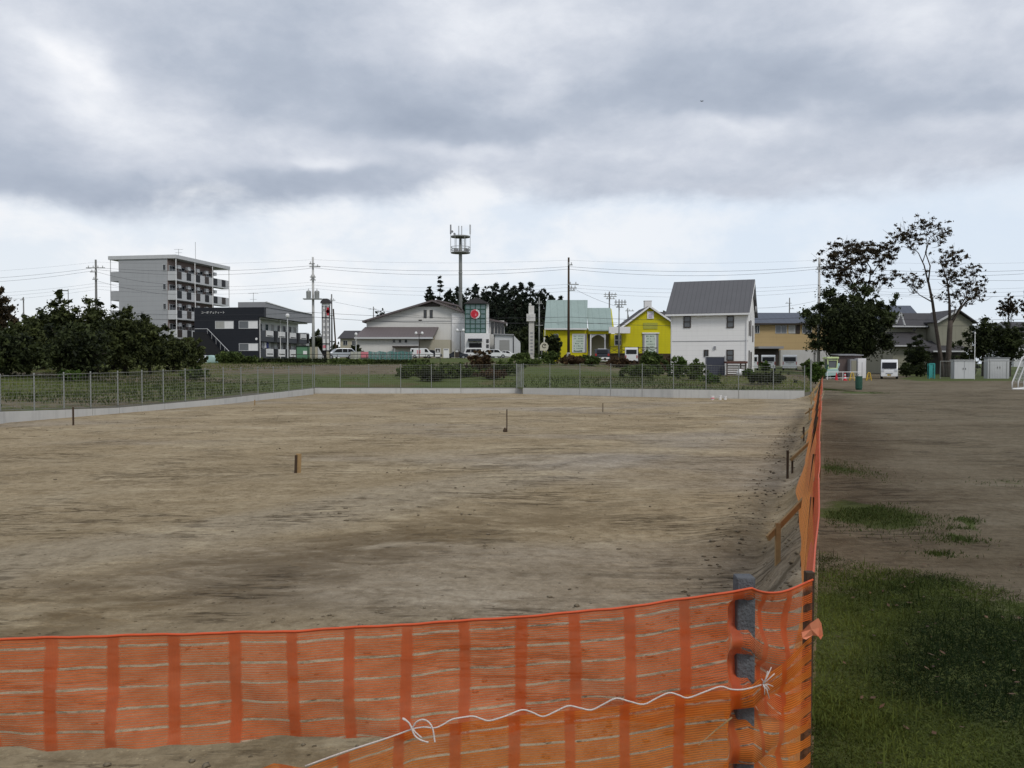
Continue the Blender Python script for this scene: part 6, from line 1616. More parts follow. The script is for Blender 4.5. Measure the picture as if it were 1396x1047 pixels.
def tealnet():
    m = bpy.data.materials.new('teal_mesh_sheet'); m.use_nodes = True; k = NT(m.node_tree)
    pos = k.n('ShaderNodeTexCoord').outputs['Object']
    c = k.mix(k.noise(k.map(pos, (1.5, 1, .4)), 1.0, 4, .6), (0.04, 0.16, 0.15), (0.12, 0.30, 0.28))
    d = k.n('ShaderNodeBsdfPrincipled', None, Base_Color=c, Roughness=.6)
    cov = k.add(.62, k.mul(k.sub(k.noise(k.map(pos, (2, 1, .5)), 1.3, 3, .5), .5), .9))
    k.n('ShaderNodeOutputMaterial', None, Surface=k.n('ShaderNodeMixShader', None, _0=cov, _1=k.n('ShaderNodeBsdfTransparent').outputs[0], _2=d.outputs[0]))
    return m
M['tealnet'] = tealnet()
panel_fence('drooping teal mesh sheet hung along the car park fence', 502.5, 562, 478.5, 119, 'tealnet', 'sheet_fence', .14, 12)
def lamp(label, px, d, ytop, ybase, heads):
    zb = gz(xa(px, d), d); o = thing('street_lamp', label, 'street lamp', (xa(px, d), d, zb), 0, 'street lamps'); h = za(ytop, d) - zb
    MB().tube([(0, 0, 0), (0, 0, h)], [.09, .06], 8).build('pole', M['frame_dark' if heads > 1 else 'pale_grey'], o)
    for i in range(heads):
        x = 0 if heads == 1 else (-.55 if i == 0 else .55)
        if heads > 1: MB().bar((0, 0, h - .1), (x, 0, h - .1), .06).build('arm', M['frame_dark'], o)
        MB().lathe([(.05, 0), (.22, .1), (.26, .3), (.16, .5), (.04, .56)], x, 0, 10).build('lamp_globe', M['white'], o, (0, 0, h - .1))
lamp('twin globe street lamp before the lean-to roof', 571.5, 150, 455.5, 488, 2)
lamp('twin globe street lamp left of the hall entrance', 627.5, 152, 451.5, 488, 2)
lamp('single pale globe lamp by the small beige house', 485.5, 140, 457, 488, 1)
lamp('slim pale street lamp in front of the black apartment house balconies', 392.5, 103, 432, 490, 1)
# boards before the hall
zb = gz(xa(598, 148), 148)
o = thing('notice_board', 'white upright notice board with a dark picture panel before the hall', 'notice board', (xa(597, 148), 148, zb)); u = lambda px: (px - 597) * 148 / FPX; Z = lambda y: za(y, 148) - zb
MB().box(u(593.3), u(600.5), 0, .15, .1, Z(474.8)).build('board', M['white'], o)
MB().box(u(594), u(599.8), -.03, -.003, Z(480.5), Z(475.4)).build('picture', M['frame_dark'], o)
MB().prism([(u(595), Z(480)), (u(597), Z(476)), (u(599), Z(480))], 'y', -.045, -.033).build('picture_mark', M['pale_grey'], o)
MB().box(u(594), u(600), -.03, -.003, Z(487.5), Z(486.3)).build('footer', M['frame_dark'], o)
for px in (593.6, 600.2): MB().bar((u(px), .08, 0), (u(px), .08, .3), .1).build('leg', M['mid_grey'], o)
o = thing('notice_board', 'lower plain white notice board with a dark header before the hall', 'notice board', (xa(608, 149), 149, zb)); u = lambda px: (px - 608) * 149 / FPX; Z = lambda y: za(y, 149) - zb
MB().box(u(604.5), u(612.3), 0, .15, .1, Z(475.2)).build('board', M['white'], o)
MB().box(u(605.2), u(611), -.03, -.003, Z(477.3), Z(475.8)).build('header', M['mid_grey'], o)
for px in (605, 612): MB().bar((u(px), .08, 0), (u(px), .08, .3), .1).build('leg', M['mid_grey'], o)
o = thing('notice_case', 'small brown framed notice case by the hall entrance lamp', 'notice case', (xa(623, 150), 150, zb)); u = lambda px: (px - 623) * 150 / FPX; Z = lambda y: za(y, 150) - zb
MB().box(u(619.9), u(626), 0, .2, .2, Z(477)).build('case', M['frame_dark'], o)
MB().box(u(620.8), u(625), -.03, -.003, Z(480), Z(477.5)).build('sheet', M['pale_grey'], o)
MB().box(u(619.6), u(620.2), -.04, .2, 0, Z(476.5)).build('post', M['beige'], o)
# tarpaulins in the orchard edge
for px, py, w, lab in ((274, 491, 13, 'pale grey tarpaulin heap at the edge of the orchard'), (287, 490, 9, 'pale green folded sheet beside the tarpaulin heap')):
    d = 88; zb = gz(xa(px, d), d); a_ = w * d / FPX
    o = thing('tarpaulin', lab, 'tarpaulin', (xa(px, d), d, zb - .05), 0)
    pts = [(-a_, 0), (-a_ * .95, .5), (-a_ * .5, za(485, d) - zb), (a_ * .3, za(484, d) - zb + .05), (a_ * .9, .75), (a_, 0)]
    MB().prism(pts, 'y', -.6, .7).build('sheet', M['pale_grey' if w > 10 else 'teal_pale'], o, bevel=.12, smooth=True)
# a bird
bd = thing('bird', 'tiny dark bird gliding under the clouds', 'bird', at(957, 138, 90))
b = MB().face([(0, -.18, 0), (.06, 0, .03), (0, .22, 0), (-.06, 0, .03)]).face([(0, -.18, -.01), (-.06, 0, -.03), (0, .22, -.01), (.06, 0, -.03)])
b.tube([(0, -.2, 0), (0, -.05, 0.0), (0, .2, 0)], [.015, .05, .01], 6).build('body', M['frame_dark'], bd)
for sx in (-1, 1): MB().slab([(sx * .03, -.05, .01), (sx * .14, -.02, .07), (sx * .21, .06, .05), (sx * .03, .09, .01)], .012).build('wing', M['frame_dark'], bd)
# ================================================================== foliage
def leaf_cloud(rs, clumps, n, size, core=0.2):
    """clumps: (cx,cy,cz, rx,ry,rz, tone). Leaf-sized rhombs scattered through each clump, thinning at its rim."""
    C_ = np.array([c[:6] for c in clumps], float); tone = np.array([c[6] for c in clumps], float)
    vol = (C_[:, 3] * C_[:, 4] * C_[:, 5]) ** 0.75; pick = rs.choice(len(clumps), n, p=vol / vol.sum())
    d = rs.normal(size=(n, 3)); d /= np.linalg.norm(d, axis=1)[:, None]
    r = np.abs(rs.normal(0, .52, n)); stray = (rs.rand(n) < .07) & (C_[pick, 3] < np.median(C_[:, 3]) * 1.6); r = np.where(stray, np.minimum(r * 1.6, 1.5), np.minimum(r, 1.15))
    P = C_[pick, :3] + d * (C_[pick, 3:6] * r[:, None])
    nrm = rs.normal(size=(n, 3)) + d * 0.6 + np.array([0, 0, .5]); nrm /= np.linalg.norm(nrm, axis=1)[:, None]
    a = np.cross(nrm, rs.normal(size=(n, 3))); a /= np.linalg.norm(a, axis=1)[:, None]
    b = np.cross(nrm, a)
    s = size * rs.uniform(.55, 1.35, n)
    big = rs.rand(n) < core; s = np.where(big & (r < .55), s * 2.2, s)
    L = (a * s[:, None]); Wd = b * (s * rs.uniform(.35, .6, n))[:, None]
    V = np.stack([P - L, P + Wd, P + L, P - Wd], 1).reshape(-1, 3)
    F = np.arange(4 * n).reshape(n, 4)
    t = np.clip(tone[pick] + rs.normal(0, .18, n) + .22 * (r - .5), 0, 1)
    return V, F, np.repeat(t, 4)
def clump_fill(rs, W, D, H, zc, k, r0, r1, flat=.8, top=1.0):
    """many small overlapping clumps through an uneven crown: lobes swell and hollow its outline"""
    out = []; k = int(k * 2.6)
    ph = rs.uniform(0, 6.28, 6)
    for i in range(k):
        d = rs.normal(size=3); d /= np.linalg.norm(d); q = rs.rand() ** .42
        az = math.atan2(d[1], d[0])
        lob = 1 + .16 * math.sin(3 * az + ph[0] + 2 * d[2]) + .13 * math.sin(5 * az + ph[1] - 3 * d[2]) + .12 * math.sin(4 * d[2] + ph[2])
        lob *= rs.uniform(.82, 1.08)
        x, y, z = d[0] * q * W / 2 * lob, d[1] * q * D / 2 * lob, d[2] * q * H / 2 * min(lob, 1.06)
        if z > 0: x *= top; y *= top
        rr = rs.uniform(r0, r1) * .74 * min(W, H) / 2 * (1.15 - .5 * q)
        out.append((x * .93, y * .93, zc + z * .93, rr * rs.uniform(.8, 1.4), rr, rr * flat, np.clip(.42 + .22 * math.sin(2 * az + 4 * d[2] + ph[3]) + rs.normal(0, .13), .05, .9)))
    return out
def limbs(rs, parent, h, r, targets, mat):
    b = MB(); z0 = h
    for (x, y, z) in targets:
        s = rs.uniform(.35, .8) * z0; m = Vector((x * .45, y * .45, s + (z - s) * .6)) + Vector(rs.normal(0, .12, 3))
        rb = r * rs.uniform(.3, .5)
        b.tube([(0, 0, s), m, (x, y, z)], [rb, rb * .6, rb * .2], 6)
    if targets: b.build('limbs', M[mat], parent, smooth=True)
def tree(label, px, ytop, wpx, d, ycrown, n, leaf, mat='leaf_orch', bark='bark_dark', seed=1, k=22, r0=.22, r1=.42, name='tree', group=None, depth=1.0, cat='tree', zb=None, extra=(), core=.2, trunk_r=None, top=1.0, lean=0.0, dense=2):
    rs = np.random.RandomState(seed); s = d / FPX
    zb = gz(xa(px, d), d) if zb is None else zb
    o = thing(name, label, cat, (xa(px, d), d, zb), 0, group)
    zt, z0 = za(ytop, d) - zb, max(0.05, za(ycrown, d) - zb); W_ = wpx * s; H_ = zt - z0
    cl = clump_fill(rs, W_, W_ * depth, H_ * (1.12 if cat == 'shrub' else 1), (zt + z0) / 2 - (H_ * .06 if cat == 'shrub' else 0), k, r0, r1, top=top)
    cl += [(0, 0, (zt + z0) / 2 - H_ * .06, W_ * .30, W_ * .30 * depth, H_ * .36, .25)] * dense
    cl += [(c[0] * s, c[1] * s, za(c[2], d) - zb, c[3] * s, c[3] * s, c[3] * s * .8, rs.uniform(.3, .8)) for c in extra]
    V, F, t = leaf_cloud(rs, cl, n, leaf, core)
    V[:, 2] = np.maximum(V[:, 2], 0.02)
    np_mesh('crown', V, F, M[mat], o, t)
    tr = trunk_r or max(.05, W_ * .03); hz = (zt + z0) / 2
    MB().tube([(0, 0, -.15), (.04 * W_ * rs.uniform(-1, 1), 0, hz * .5), (lean * hz, 0, hz * 1.15)], [tr * 1.25, tr, tr * .45], 8).build('trunk', M[bark], o, smooth=True)
    limbs(rs, o, hz, tr, [(c[0], c[1], c[2]) for c in cl[:9]], bark)
    return o
# orchard on the left
ORCH = [('reddish leaved tree cut by the left edge of the picture', -8, 377, 62, 52, 500, 9000, .13, 'leaf_red'), ('low dark orchard tree behind the reddish one', 38, 425, 70, 50, 503, 8000, .13, 'leaf_orch'),
        ('tallest orchard tree, loose topped, left of the orchard pole', 82, 392, 72, 54, 503, 11000, .13, 'leaf_orch'), ('broad dark orchard tree under the orchard pole', 132, 398, 80, 55, 504, 12000, .13, 'leaf_orch'),
        ('rounded orchard tree in front of the grey apartment block', 172, 406, 70, 57, 503, 10000, .13, 'leaf_orch'), ('lower orchard tree before the apartment balconies', 205, 432, 62, 60, 502, 8000, .13, 'leaf_orch'),
        ('small orchard tree second from the right end of the orchard', 236, 452, 52, 64, 500, 6000, .13, 'leaf_orch'), ('smallest orchard tree at the right end of the orchard', 262, 459, 40, 68, 498, 4500, .12, 'leaf_orch'),
        ('dark orchard tree filling the gap behind the tallest one', 60, 415, 90, 62, 503, 8000, .15, 'leaf_dark'), ('dark orchard tree filling the gap behind the rounded one', 155, 425, 110, 66, 502, 9000, .16, 'leaf_dark'),
        ('dark orchard tree in the shadowed middle of the orchard', 105, 430, 100, 48, 505, 9000, .13, 'leaf_dark'), ('shadowed orchard tree low at the left edge', 10, 440, 90, 47, 506, 8000, .13, 'leaf_dark')]
for i, (lab, px, yt, w, d, yc, n, lf, mt) in enumerate(ORCH):
    tree(lab, px, yt, w * 1.12, d, 520, int(n * 1.7), lf * .92, mt, seed=20 + i, group='orchard trees', k=34, r0=.2, r1=.40, top=.92, dense=5)
r4 = np.random.RandomState(5)
# a straggle of shoots above the orchard crowns is part of the crowns; conifer wood behind the hall
def conifer(label, px, ytop, wpx, d, n, seed, sparse=False, ybase=470, mat='leaf_pine'):
    rs = np.random.RandomState(seed); s = d / FPX; zb = 2.6; W_ = wpx * s
    o = thing('conifer', label, 'tree', (xa(px, d), d, zb), 0, 'conifers behind the hall')
    zt = za(ytop, d) - zb; z0 = za(ybase, d) - zb; cl = []
    for i in range(26 if sparse else 120):
        u = rs.rand() ** .9; z = z0 + (zt - z0) * (.03 + .95 * u)
        if sparse: z = z0 + (zt - z0) * (.03 + .95 * round(u * 8) / 8); u = (z - z0) / (zt - z0)
        rad = W_ / 2 * ((1 - u) ** (.75 if sparse else .5) * .95 + .05) * (1 + .2 * math.sin(u * 17 + seed)); a = rs.uniform(0, 6.28); q = rad * rs.uniform(.2, 1.0) ** .6
        rr = (W_ * .19 + .1) * (1 - .65 * u) * rs.uniform(.6, 1.2)
        cl.append((q * math.cos(a), q * math.sin(a), z - q * .18, rr + .12, rr + .12, rr * (.38 if sparse else .7) + .12, rs.uniform(.1, .7)))
    V, F, t = leaf_cloud(rs, cl, int(n * 1.3), .27, .22)
    np_mesh('crown', V, F, M[mat], o, t)
    MB().tube([(0, 0, -.2), (0, 0, zt * .96)], [W_ * .04 + .08, .05], 7).build('trunk', M['bark_dark'], o)
CON = [(586, 391, 22, 1), (600, 377, 17, 1), (613, 394, 22, 0), (624, 389, 20, 0), (636, 391, 26, 0), (649, 387, 24, 0), (663, 389, 26, 0), (677, 385.5, 24, 0), (690, 383.5, 24, 0), (702, 387, 22, 0), (711, 384.5, 18, 0), (723, 382, 24, 0), (740, 391.5, 18, 0), (752, 402, 20, 0), (764, 403, 16, 0),
       (655, 389, 40, 0), (686, 388, 40, 0), (717, 389, 38, 0), (747, 399, 26, 0), (622, 392, 36, 0), (668, 392, 46, 0), (700, 390, 44, 0), (733, 393, 36, 0), (638, 393, 46, 0)]
CLAB = ['thin layered pine left of the tall pine behind the hall', 'tallest thin pine above the hall ridge', 'conifer just left of the mast', 'conifer with its tip touching the mast', 'conifer just right of the mast', 'conifer second right of the mast', 'conifer third right of the mast behind the glass tower',
        'conifer fourth right of the mast above the glass tower', 'tall conifer right of the glass tower roof', 'lower conifer between two tall ones right of the glass tower', 'slim conifer left of the broad one near the column sign', 'broad tall conifer above the column sign', 'conifer left of the pale green roof', 'low conifer touching the pale green roof', 'last low conifer behind the pale green roof',
        'round topped dark tree in the wood just right of the glass tower', 'round topped dark tree in the wood above the garage roof', 'round topped dark tree in the wood left of the column sign', 'round topped dark tree against the pale green roof edge', 'round topped dark tree at the foot of the mast', 'broad dark conifer filling the wood behind the tower', 'broad dark conifer filling the wood above the garage', 'broad dark conifer filling the wood behind the column sign', 'broad dark conifer filling the wood below the mast']
for i, (px, yt, w, sp) in enumerate(CON):
    if i > 14:
        tree(CLAB[i], px, yt - 2, w * 1.5, 222 + 3 * (i % 4), 495, 15000, .30, 'leaf_pine', seed=60 + i, k=50, r0=.16, r1=.34, name='conifer', group='conifers behind the hall', dense=7, top=.9)
        continue
    conifer(CLAB[i], px, yt, w * (1.6 if not sp else 1.15), 205 + (i % 4) * 3 + (12 if i > 14 else 0), 5200 if not sp else 1700, 60 + i, bool(sp), 480 if not sp else 425)
GAPS = [('dark broadleaf tree right of the garage', 725, 430, 44, 135, 492, 6500, 'leaf_dark'), ('dark bushy tree beside the left end of the yellow shop', 752, 452, 24, 102, 490, 3500, 'leaf_dark'), ('dark broadleaf tree close behind the garage', 706, 440, 40, 175, 492, 5000, 'leaf_dark'),
        ('layered small pine on the skyline left of the hall', 521, 416, 26, 215, 450, 900, 'leaf_pine'), ('dark tree behind the concrete pole', 433, 446, 30, 150, 490, 3000, 'leaf_dark'), ('olive shrub tree beside the small beige house', 484, 470, 26, 150, 491, 2500, 'leaf_dark'),
        ('grey green tree peeping behind the yellow gable', 908, 424, 34, 175, 460, 1800, 'leaf_dark'), ('dull tree peeping over the right yellow roof slope', 862, 430, 20, 170, 470, 1500, 'leaf_dark')]
for i, (lab, px, yt, w, d, yc, n, mt) in enumerate(GAPS):
    tree(lab, px, yt, w, d, yc, n, .24, mt, seed=100 + i, k=16, r0=.25, r1=.45)
# big evergreen and the bronze tree behind it
tree('big dense dark evergreen tree at the far edge of the field', 1158, 389, 128, 90, 494, 80000, .16, 'leaf_dark', seed=140, k=80, dense=12, r0=.2, r1=.34, group=None, trunk_r=.28, core=.3,
     extra=[(-52, 0, 440, 18), (-58, 5, 425, 10), (54, 0, 430, 16), (62, 0, 404, 8), (50, 0, 470, 18), (-30, 0, 400, 16), (20, 0, 396, 16), (-48, 0, 470, 16), (0, -10, 480, 22), (-20, 0, 478, 18), (25, 0, 476, 20)])
def open_tree(label, base, d, segs, clusters, n, leaf, mat, bark, seed, r0, group=None):
    """a tree drawn limb by limb; segs: lists of (px, py, depth offset) ; clusters: (px, py, depth offset, radius px)"""
    rs = np.random.RandomState(seed); s = d / FPX; zb = gz(xa(base, d), d)
    o = thing('tree', label, 'tree', (xa(base, d), d, zb), 0, group); org = Vector((xa(base, d), d, zb)); b = MB()
    def P(px, py, dy): return Vector((xa(px, d), d + dy, za(py, d))) - org
    for i, (sg, ra, rb) in enumerate(segs):
        n_ = len(sg); b.tube([P(*q) for q in sg], [(ra + (rb - ra) * j / (n_ - 1)) * .72 for j in range(n_)], 7)
    # twigs towards each cluster
    for (px, py, dy, r_) in clusters:
        for _ in range(9):
            e = P(px, py, dy) + Vector(rs.normal(0, r_ * s * .8, 3)); st = P(px + rs.normal(0, 1.5), py + r_ * 1.3, dy * .5)
            b.tube([st, (st + e) / 2 + Vector(rs.normal(0, .14, 3)), e], [.03, .02, .008], 4)
    b.build('trunk', M[bark], o, smooth=True)
    cl = []
    for px, py, dy, r_ in clusters:                 # wispy sprays round each branch end
        for _ in range(15):
            o3 = rs.normal(0, 1, 3) * r_ * s * np.array([.95, .95, .6]); q = r_ * s * rs.uniform(.25, .7)
            c_ = P(px, py, dy); cl.append((c_.x + o3[0], c_.y + o3[1], c_.z + o3[2], q, q, q * rs.uniform(.35, .7), rs.uniform(.1, .9)))
    V, F, t = leaf_cloud(rs, cl, n, leaf, .05); np_mesh('crown', V, F, M[mat], o, t)
    return o
open_tree('bronze leaved spreading tree rising above the dark evergreen', 1178, 97, [([(1178, 512, 0), (1177, 450, 0), (1175, 410, 0)], .3, .2), ([(1175, 415, 0), (1163, 390, 0), (1150, 365, 0), (1135, 348, 0)], .16, .05), ([(1175, 412, 0), (1184, 385, 0), (1188, 365, .5), (1178, 345, 1)], .17, .05), ([(1186, 375, 0), (1198, 358, 0), (1210, 345, 0)], .1, .03), ([(1163, 390, 0), (1172, 370, -.5), (1168, 348, -1)], .1, .03), ([(1186, 392, 0), (1205, 378, 0)], .08, .03)],
          [(1130, 352, 0, 11), (1139, 340, .5, 12), (1150, 336, 0, 11), (1128, 366, 0, 9), (1143, 356, -.6, 12), (1160, 346, -1, 12), (1172, 340, 0, 11), (1185, 338, 1, 11), (1197, 341, 0, 11), (1209, 338, 0, 9), (1213, 350, 0, 7), (1203, 356, .5, 9), (1166, 362, 0, 11), (1152, 372, 0, 12), (1140, 376, 0, 9), (1205, 376, 0, 9), (1196, 384, 0, 8), (1160, 385, 0, 14), (1180, 358, 1, 8), (1176, 385, .5, 10)], 17000, .115, 'leaf_red', 'bark_dark', 150, .2)
open_tree('tall thin sparse tree leaning left with a flat feathery top', 1284, 92, [([(1285, 514, 0), (1281, 480, 0), (1275, 445, 0), (1270, 412, 0), (1264, 384, 0)], .34, .16), ([(1264, 386, 0), (1258, 362, 0), (1250, 345, 0), (1232, 327, 0)], .13, .03), ([(1264, 384, 0), (1268, 362, .3), (1263, 343, .6), (1270, 322, .8), (1290, 309, 1)], .12, .03), ([(1256, 357, 0), (1260, 335, -.5), (1252, 306, -.5)], .07, .02), ([(1264, 345, .5), (1262, 322, .3), (1266, 305, 0)], .05, .015), ([(1270, 412, 0), (1252, 402, 0), (1232, 380, 0)], .10, .03), ([(1267, 396, 0), (1258, 382, -.5)], .05, .02)],
          [(1219, 322, 0, 7), (1229, 317, 0, 9), (1241, 313, .5, 9), (1252, 304, -.5, 8), (1264, 307, 0, 8), (1274, 316, .6, 10), (1288, 312, 1, 7), (1296, 314, 1, 4.5), (1236, 328, 0, 8), (1252, 322, 0, 9), (1226, 324, -.5, 6), (1243, 338, 0, 6), (1232, 376, 0, 7), (1243, 381, 0, 8), (1254, 384, .5, 7), (1247, 392, 0, 6), (1280, 326, .5, 7)], 4600, .105, 'leaf_red', 'bark', 151, .3)
open_tree('thick forked bare trunked tree right of the leaning one', 1293, 90, [([(1291, 514, 0), (1293, 480, 0), (1294, 450, 0), (1295, 437, 0)], .42, .34), ([(1294, 445, 0), (1293, 410, 0), (1290, 385, 0), (1279, 352, 0)], .24, .05), ([(1295, 442, 0), (1306, 424, 0), (1318, 411, .4), (1332, 404, .6)], .22, .07), ([(1300, 432, 0), (1312, 405, -.5), (1316, 385, -.5)], .12, .04), ([(1294, 448, 0), (1302, 440, 1), (1310, 418, 1.2)], .14, .05), ([(1291, 390, 0), (1299, 370, 0)], .07, .03)],
          [(1285, 350, 0, 10), (1296, 345, .4, 8), (1300, 354, 0, 8), (1287, 364, 0, 10), (1297, 372, 0, 10), (1310, 383, -.5, 9), (1321, 376, -.5, 8), (1325, 366, 0, 6), (1316, 395, 0, 9), (1328, 392, .5, 9), (1337, 400, .6, 8), (1303, 398, 0, 8), (1291, 384, 0, 7), (1297, 410, 0, 6), (1322, 405, 0, 8), (1283, 402, .5, 5)], 6000, .105, 'leaf_red', 'bark', 152, .4)
# dark garden trees at the right edge
for i, (lab, px, yt, w, d, yc, n, lf) in enumerate([('dark spreading garden tree behind the left locker', 1340, 422, 64, 95, 500, 13000, .15), ('dark garden tree behind the right locker', 1376, 428, 58, 94, 500, 11000, .15), ('dark garden tree cut by the right edge', 1412, 420, 62, 96, 505, 10000, .15),
                                                    ('thin tree top poking above the dark garden trees', 1374, 400, 32, 100, 440, 1500, .13), ('lighter tree top at the right edge of the picture', 1400, 386, 24, 103, 440, 1500, .13), ('rounded dark garden tree in front of the tiled house', 1250, 456, 46, 96, 512, 9000, .14), ('dark shrub below the tiled house wall', 1236, 496, 26, 90, 514, 3000, .12), ('dark shrub between the minivan and the turquoise stand', 1255, 494, 30, 92, 514, 3500, .12),
                                                    ('low dark shrub behind the lockers', 1318, 478, 40, 100, 512, 4500, .13)]):
    tree(lab, px, yt, w, d, yc, n, lf, 'leaf_dark' if 'top' not in lab else 'leaf_red', seed=170 + i, k=22, group='garden trees right')
# shrubs behind the back fence and along the road
BUSH = [('broad tangled shrub behind the fence left of centre', 570, 490, 62, 66, 528, 7000, 'leaf_bush'), ('dense shrub against the fence in the middle', 612, 492, 60, 63, 528, 7000, 'leaf_bush'), ('bronze shrub rising above the fence before the hall entrance', 656, 476, 40, 66, 528, 6500, 'leaf_russet'), ('green shrub left of the narrow fence bay', 690, 487, 50, 66, 527, 6000, 'leaf_bush'), ('small leafy sapling left of the bronze shrub', 552, 500, 26, 62, 528, 2500, 'leaf_bush'),
        ('low green shrub under the column sign', 722, 488, 42, 84, 502, 3500, 'leaf_bush'), ('rounded shrub before the round cream sign', 750, 477, 30, 88, 502, 3200, 'leaf_bush'), ('russet shrub at the foot of the timber pole', 782, 484, 46, 86, 506, 4500, 'leaf_russet'), ('olive shrub left of the dark car', 805, 482, 30, 86, 505, 3200, 'leaf_bush'), ('thin weedy shrub below the steel pole', 845, 486, 40, 84, 506, 2600, 'leaf_russet'),
        ('tall leafy shrub before the yellow house window', 888, 476, 36, 72, 526, 6500, 'leaf_bush'), ('wide green shrub against the fence under the yellow house', 872, 494, 62, 64, 529, 7500, 'leaf_bush'), ('open leafed shrub at the left corner of the white house', 925, 483, 34, 63, 530, 3200, 'leaf_fresh'), ('second open leafed shrub before the white house wall', 948, 488, 36, 61, 530, 3600, 'leaf_bush'), ('low shrub against the fence below the slate screen', 970, 508, 30, 56, 531, 2500, 'leaf_fresh'),
        ('olive shrub closing the gap left of the bronze shrub', 636, 500, 46, 64, 528, 6000, 'leaf_bush'), ('dark shrub behind the fence under the delivery van', 588, 503, 50, 60, 528, 6000, 'leaf_dark'), ('reddish weed clump behind the fence right of the bronze shrub', 672, 503, 44, 62, 528, 5000, 'leaf_russet'),
        ('dark rounded mound shrub against the back right fence', 1046, 506, 62, 54, 532, 7000, 'leaf_dark'), ('green weedy bush at the end of the back fence', 1112, 489, 26, 60, 532, 6000, 'leaf_fresh'), ('leafy bush between the vans and the end post', 1101, 490, 18, 80, 514, 1800, 'leaf_bush'), ('small green bush between two vans', 1043, 492, 12, 95, 508, 900, 'leaf_fresh'),
        ('bushy green shrub before the black apartment house', 312, 477, 42, 86, 499, 4500, 'leaf_bush'), ('low shrub at the foot of the staircase rail', 338, 484, 34, 88, 499, 2800, 'leaf_bush'), ('weeds at the foot of the white house corner', 1020, 503, 16, 70, 514, 900, 'leaf_fresh'),
        ('dark climbing plant beside the conifers and column', 712, 478, 30, 95, 502, 2800, 'leaf_bush'), ('straggling shrub right of the yellow house rail', 908, 484, 22, 80, 505, 1800, 'leaf_russet'), ('pale leaf shrub behind the left fence', 95, 503, 40, 44, 520, 1800, 'leaf_fresh'), ('dark weedy bush behind the left fence', 265, 500, 46, 56, 512, 2500, 'leaf_bush')]
for i, (lab, px, yt, w, d, yb, n, mt) in enumerate(BUSH):
    x = xa(px, d); z0 = gz(x, d); yb2 = HORIZ + (1.6 - z0) / d * FPX
    tree(lab, px, yt, w * 1.2, d, yb2 - 1, int(n * 1.5), .085 if d < 70 else .12, mt, seed=200 + i, k=14 + w // 6, r0=.22, r1=.45, name='shrub', group='shrubs round the lot', cat='shrub', depth=.6, trunk_r=.04)
# clipped hedge along the road
for i, (px0, px1, yt, lab, mt) in enumerate(((318, 448, 488.2, 'dark clipped hedge along the road below the black apartment house', 'leaf_dark'), (449, 508, 489, 'greener length of clipped hedge below the silver car', 'leaf_bush'), (509, 586, 490, 'ragged length of hedge below the teal sheet', 'leaf_orch'))):
    d = 92.0; rs = np.random.RandomState(300 + i); cx = (px0 + px1) / 2; zb = gz(xa(cx, d), d)
    o = thing('hedge', lab, 'hedge', (xa(cx, d), d, zb), 0, 'hedges along the road'); h = za(yt, d) - zb; s = d / FPX; cl = []
    for px in np.arange(px0 + 2, px1, 4.0):
        for lv in (0.25, .72): cl.append(((px - cx) * s, rs.uniform(-.2, .2), h * lv, .28, .38, h * .36 * rs.uniform(.85, 1.1 if i < 2 else 1.35), rs.uniform(.2, .6)))
    V, F, t = leaf_cloud(rs, cl, int(80 * (px1 - px0)), .07, .3); V[:, 2] = np.maximum(V[:, 2], .01)
    np_mesh('foliage', V, F, M[mt], o, t)
    b = MB()
    for px in np.arange(px0 + 4, px1, 12.0): b.tube([((px - cx) * s, 0, -.1), ((px - cx) * s + .05, 0, h * .7)], .04, 5)
    b.build('stems', M['bark_dark'], o)
# far tree belt closing the horizon
rs = np.random.RandomState(77); cl = []
for a in np.arange(-48, 48, 0.5):
    D = 330 + 25 * math.sin(a); x, y = D * math.tan(R(a)), D
    hh = rs.uniform(3.0, 6.5); cl.append((x, y, hh * .55 + 3.2, 3.2, 3, hh * .62, rs.uniform(.2, .6)))
V, F, t = leaf_cloud(rs, cl, 26000, .8, .4)
tag(np_mesh('far_trees', V, F, M['leaf_dark'], None, t), 'low dark belt of trees closing the horizon beyond the houses', 'woodland', kind='stuff')

# ================================================================== grass, weeds, litter
def blades(rs, P, hmin, hmax, w, zf, lean=.5):
    n = len(P); z = zf(P); a = rs.uniform(0, 6.28, n); h = rs.uniform(hmin, hmax, n) * rs.uniform(.6, 1, n)
    dx, dy = np.cos(a), np.sin(a); l = h * rs.uniform(.1, lean, n); b_ = rs.uniform(0, 6.28, n)
    tip = np.column_stack([P[:, 0] + np.cos(b_) * l, P[:, 1] + np.sin(b_) * l, z + h])
    w_ = w * rs.uniform(.6, 1.4, n)
    A = np.column_stack([P[:, 0] - dx * w_, P[:, 1] - dy * w_, z - .01]); B = np.column_stack([P[:, 0] + dx * w_, P[:, 1] + dy * w_, z - .01])
    mid = (A + B) / 2 * .45 + tip * .55; mid[:, 2] += h * .12
    m1 = mid.copy(); m1[:, 0] -= dx * w_ * .7; m1[:, 1] -= dy * w_ * .7
    m2 = mid.copy(); m2[:, 0] += dx * w_ * .7; m2[:, 1] += dy * w_ * .7
    V = np.stack([A, B, m2, tip, m1], 1).reshape(-1, 3); F = np.arange(5 * n).reshape(n, 5)
    return V, F
rs = np.random.RandomState(9)
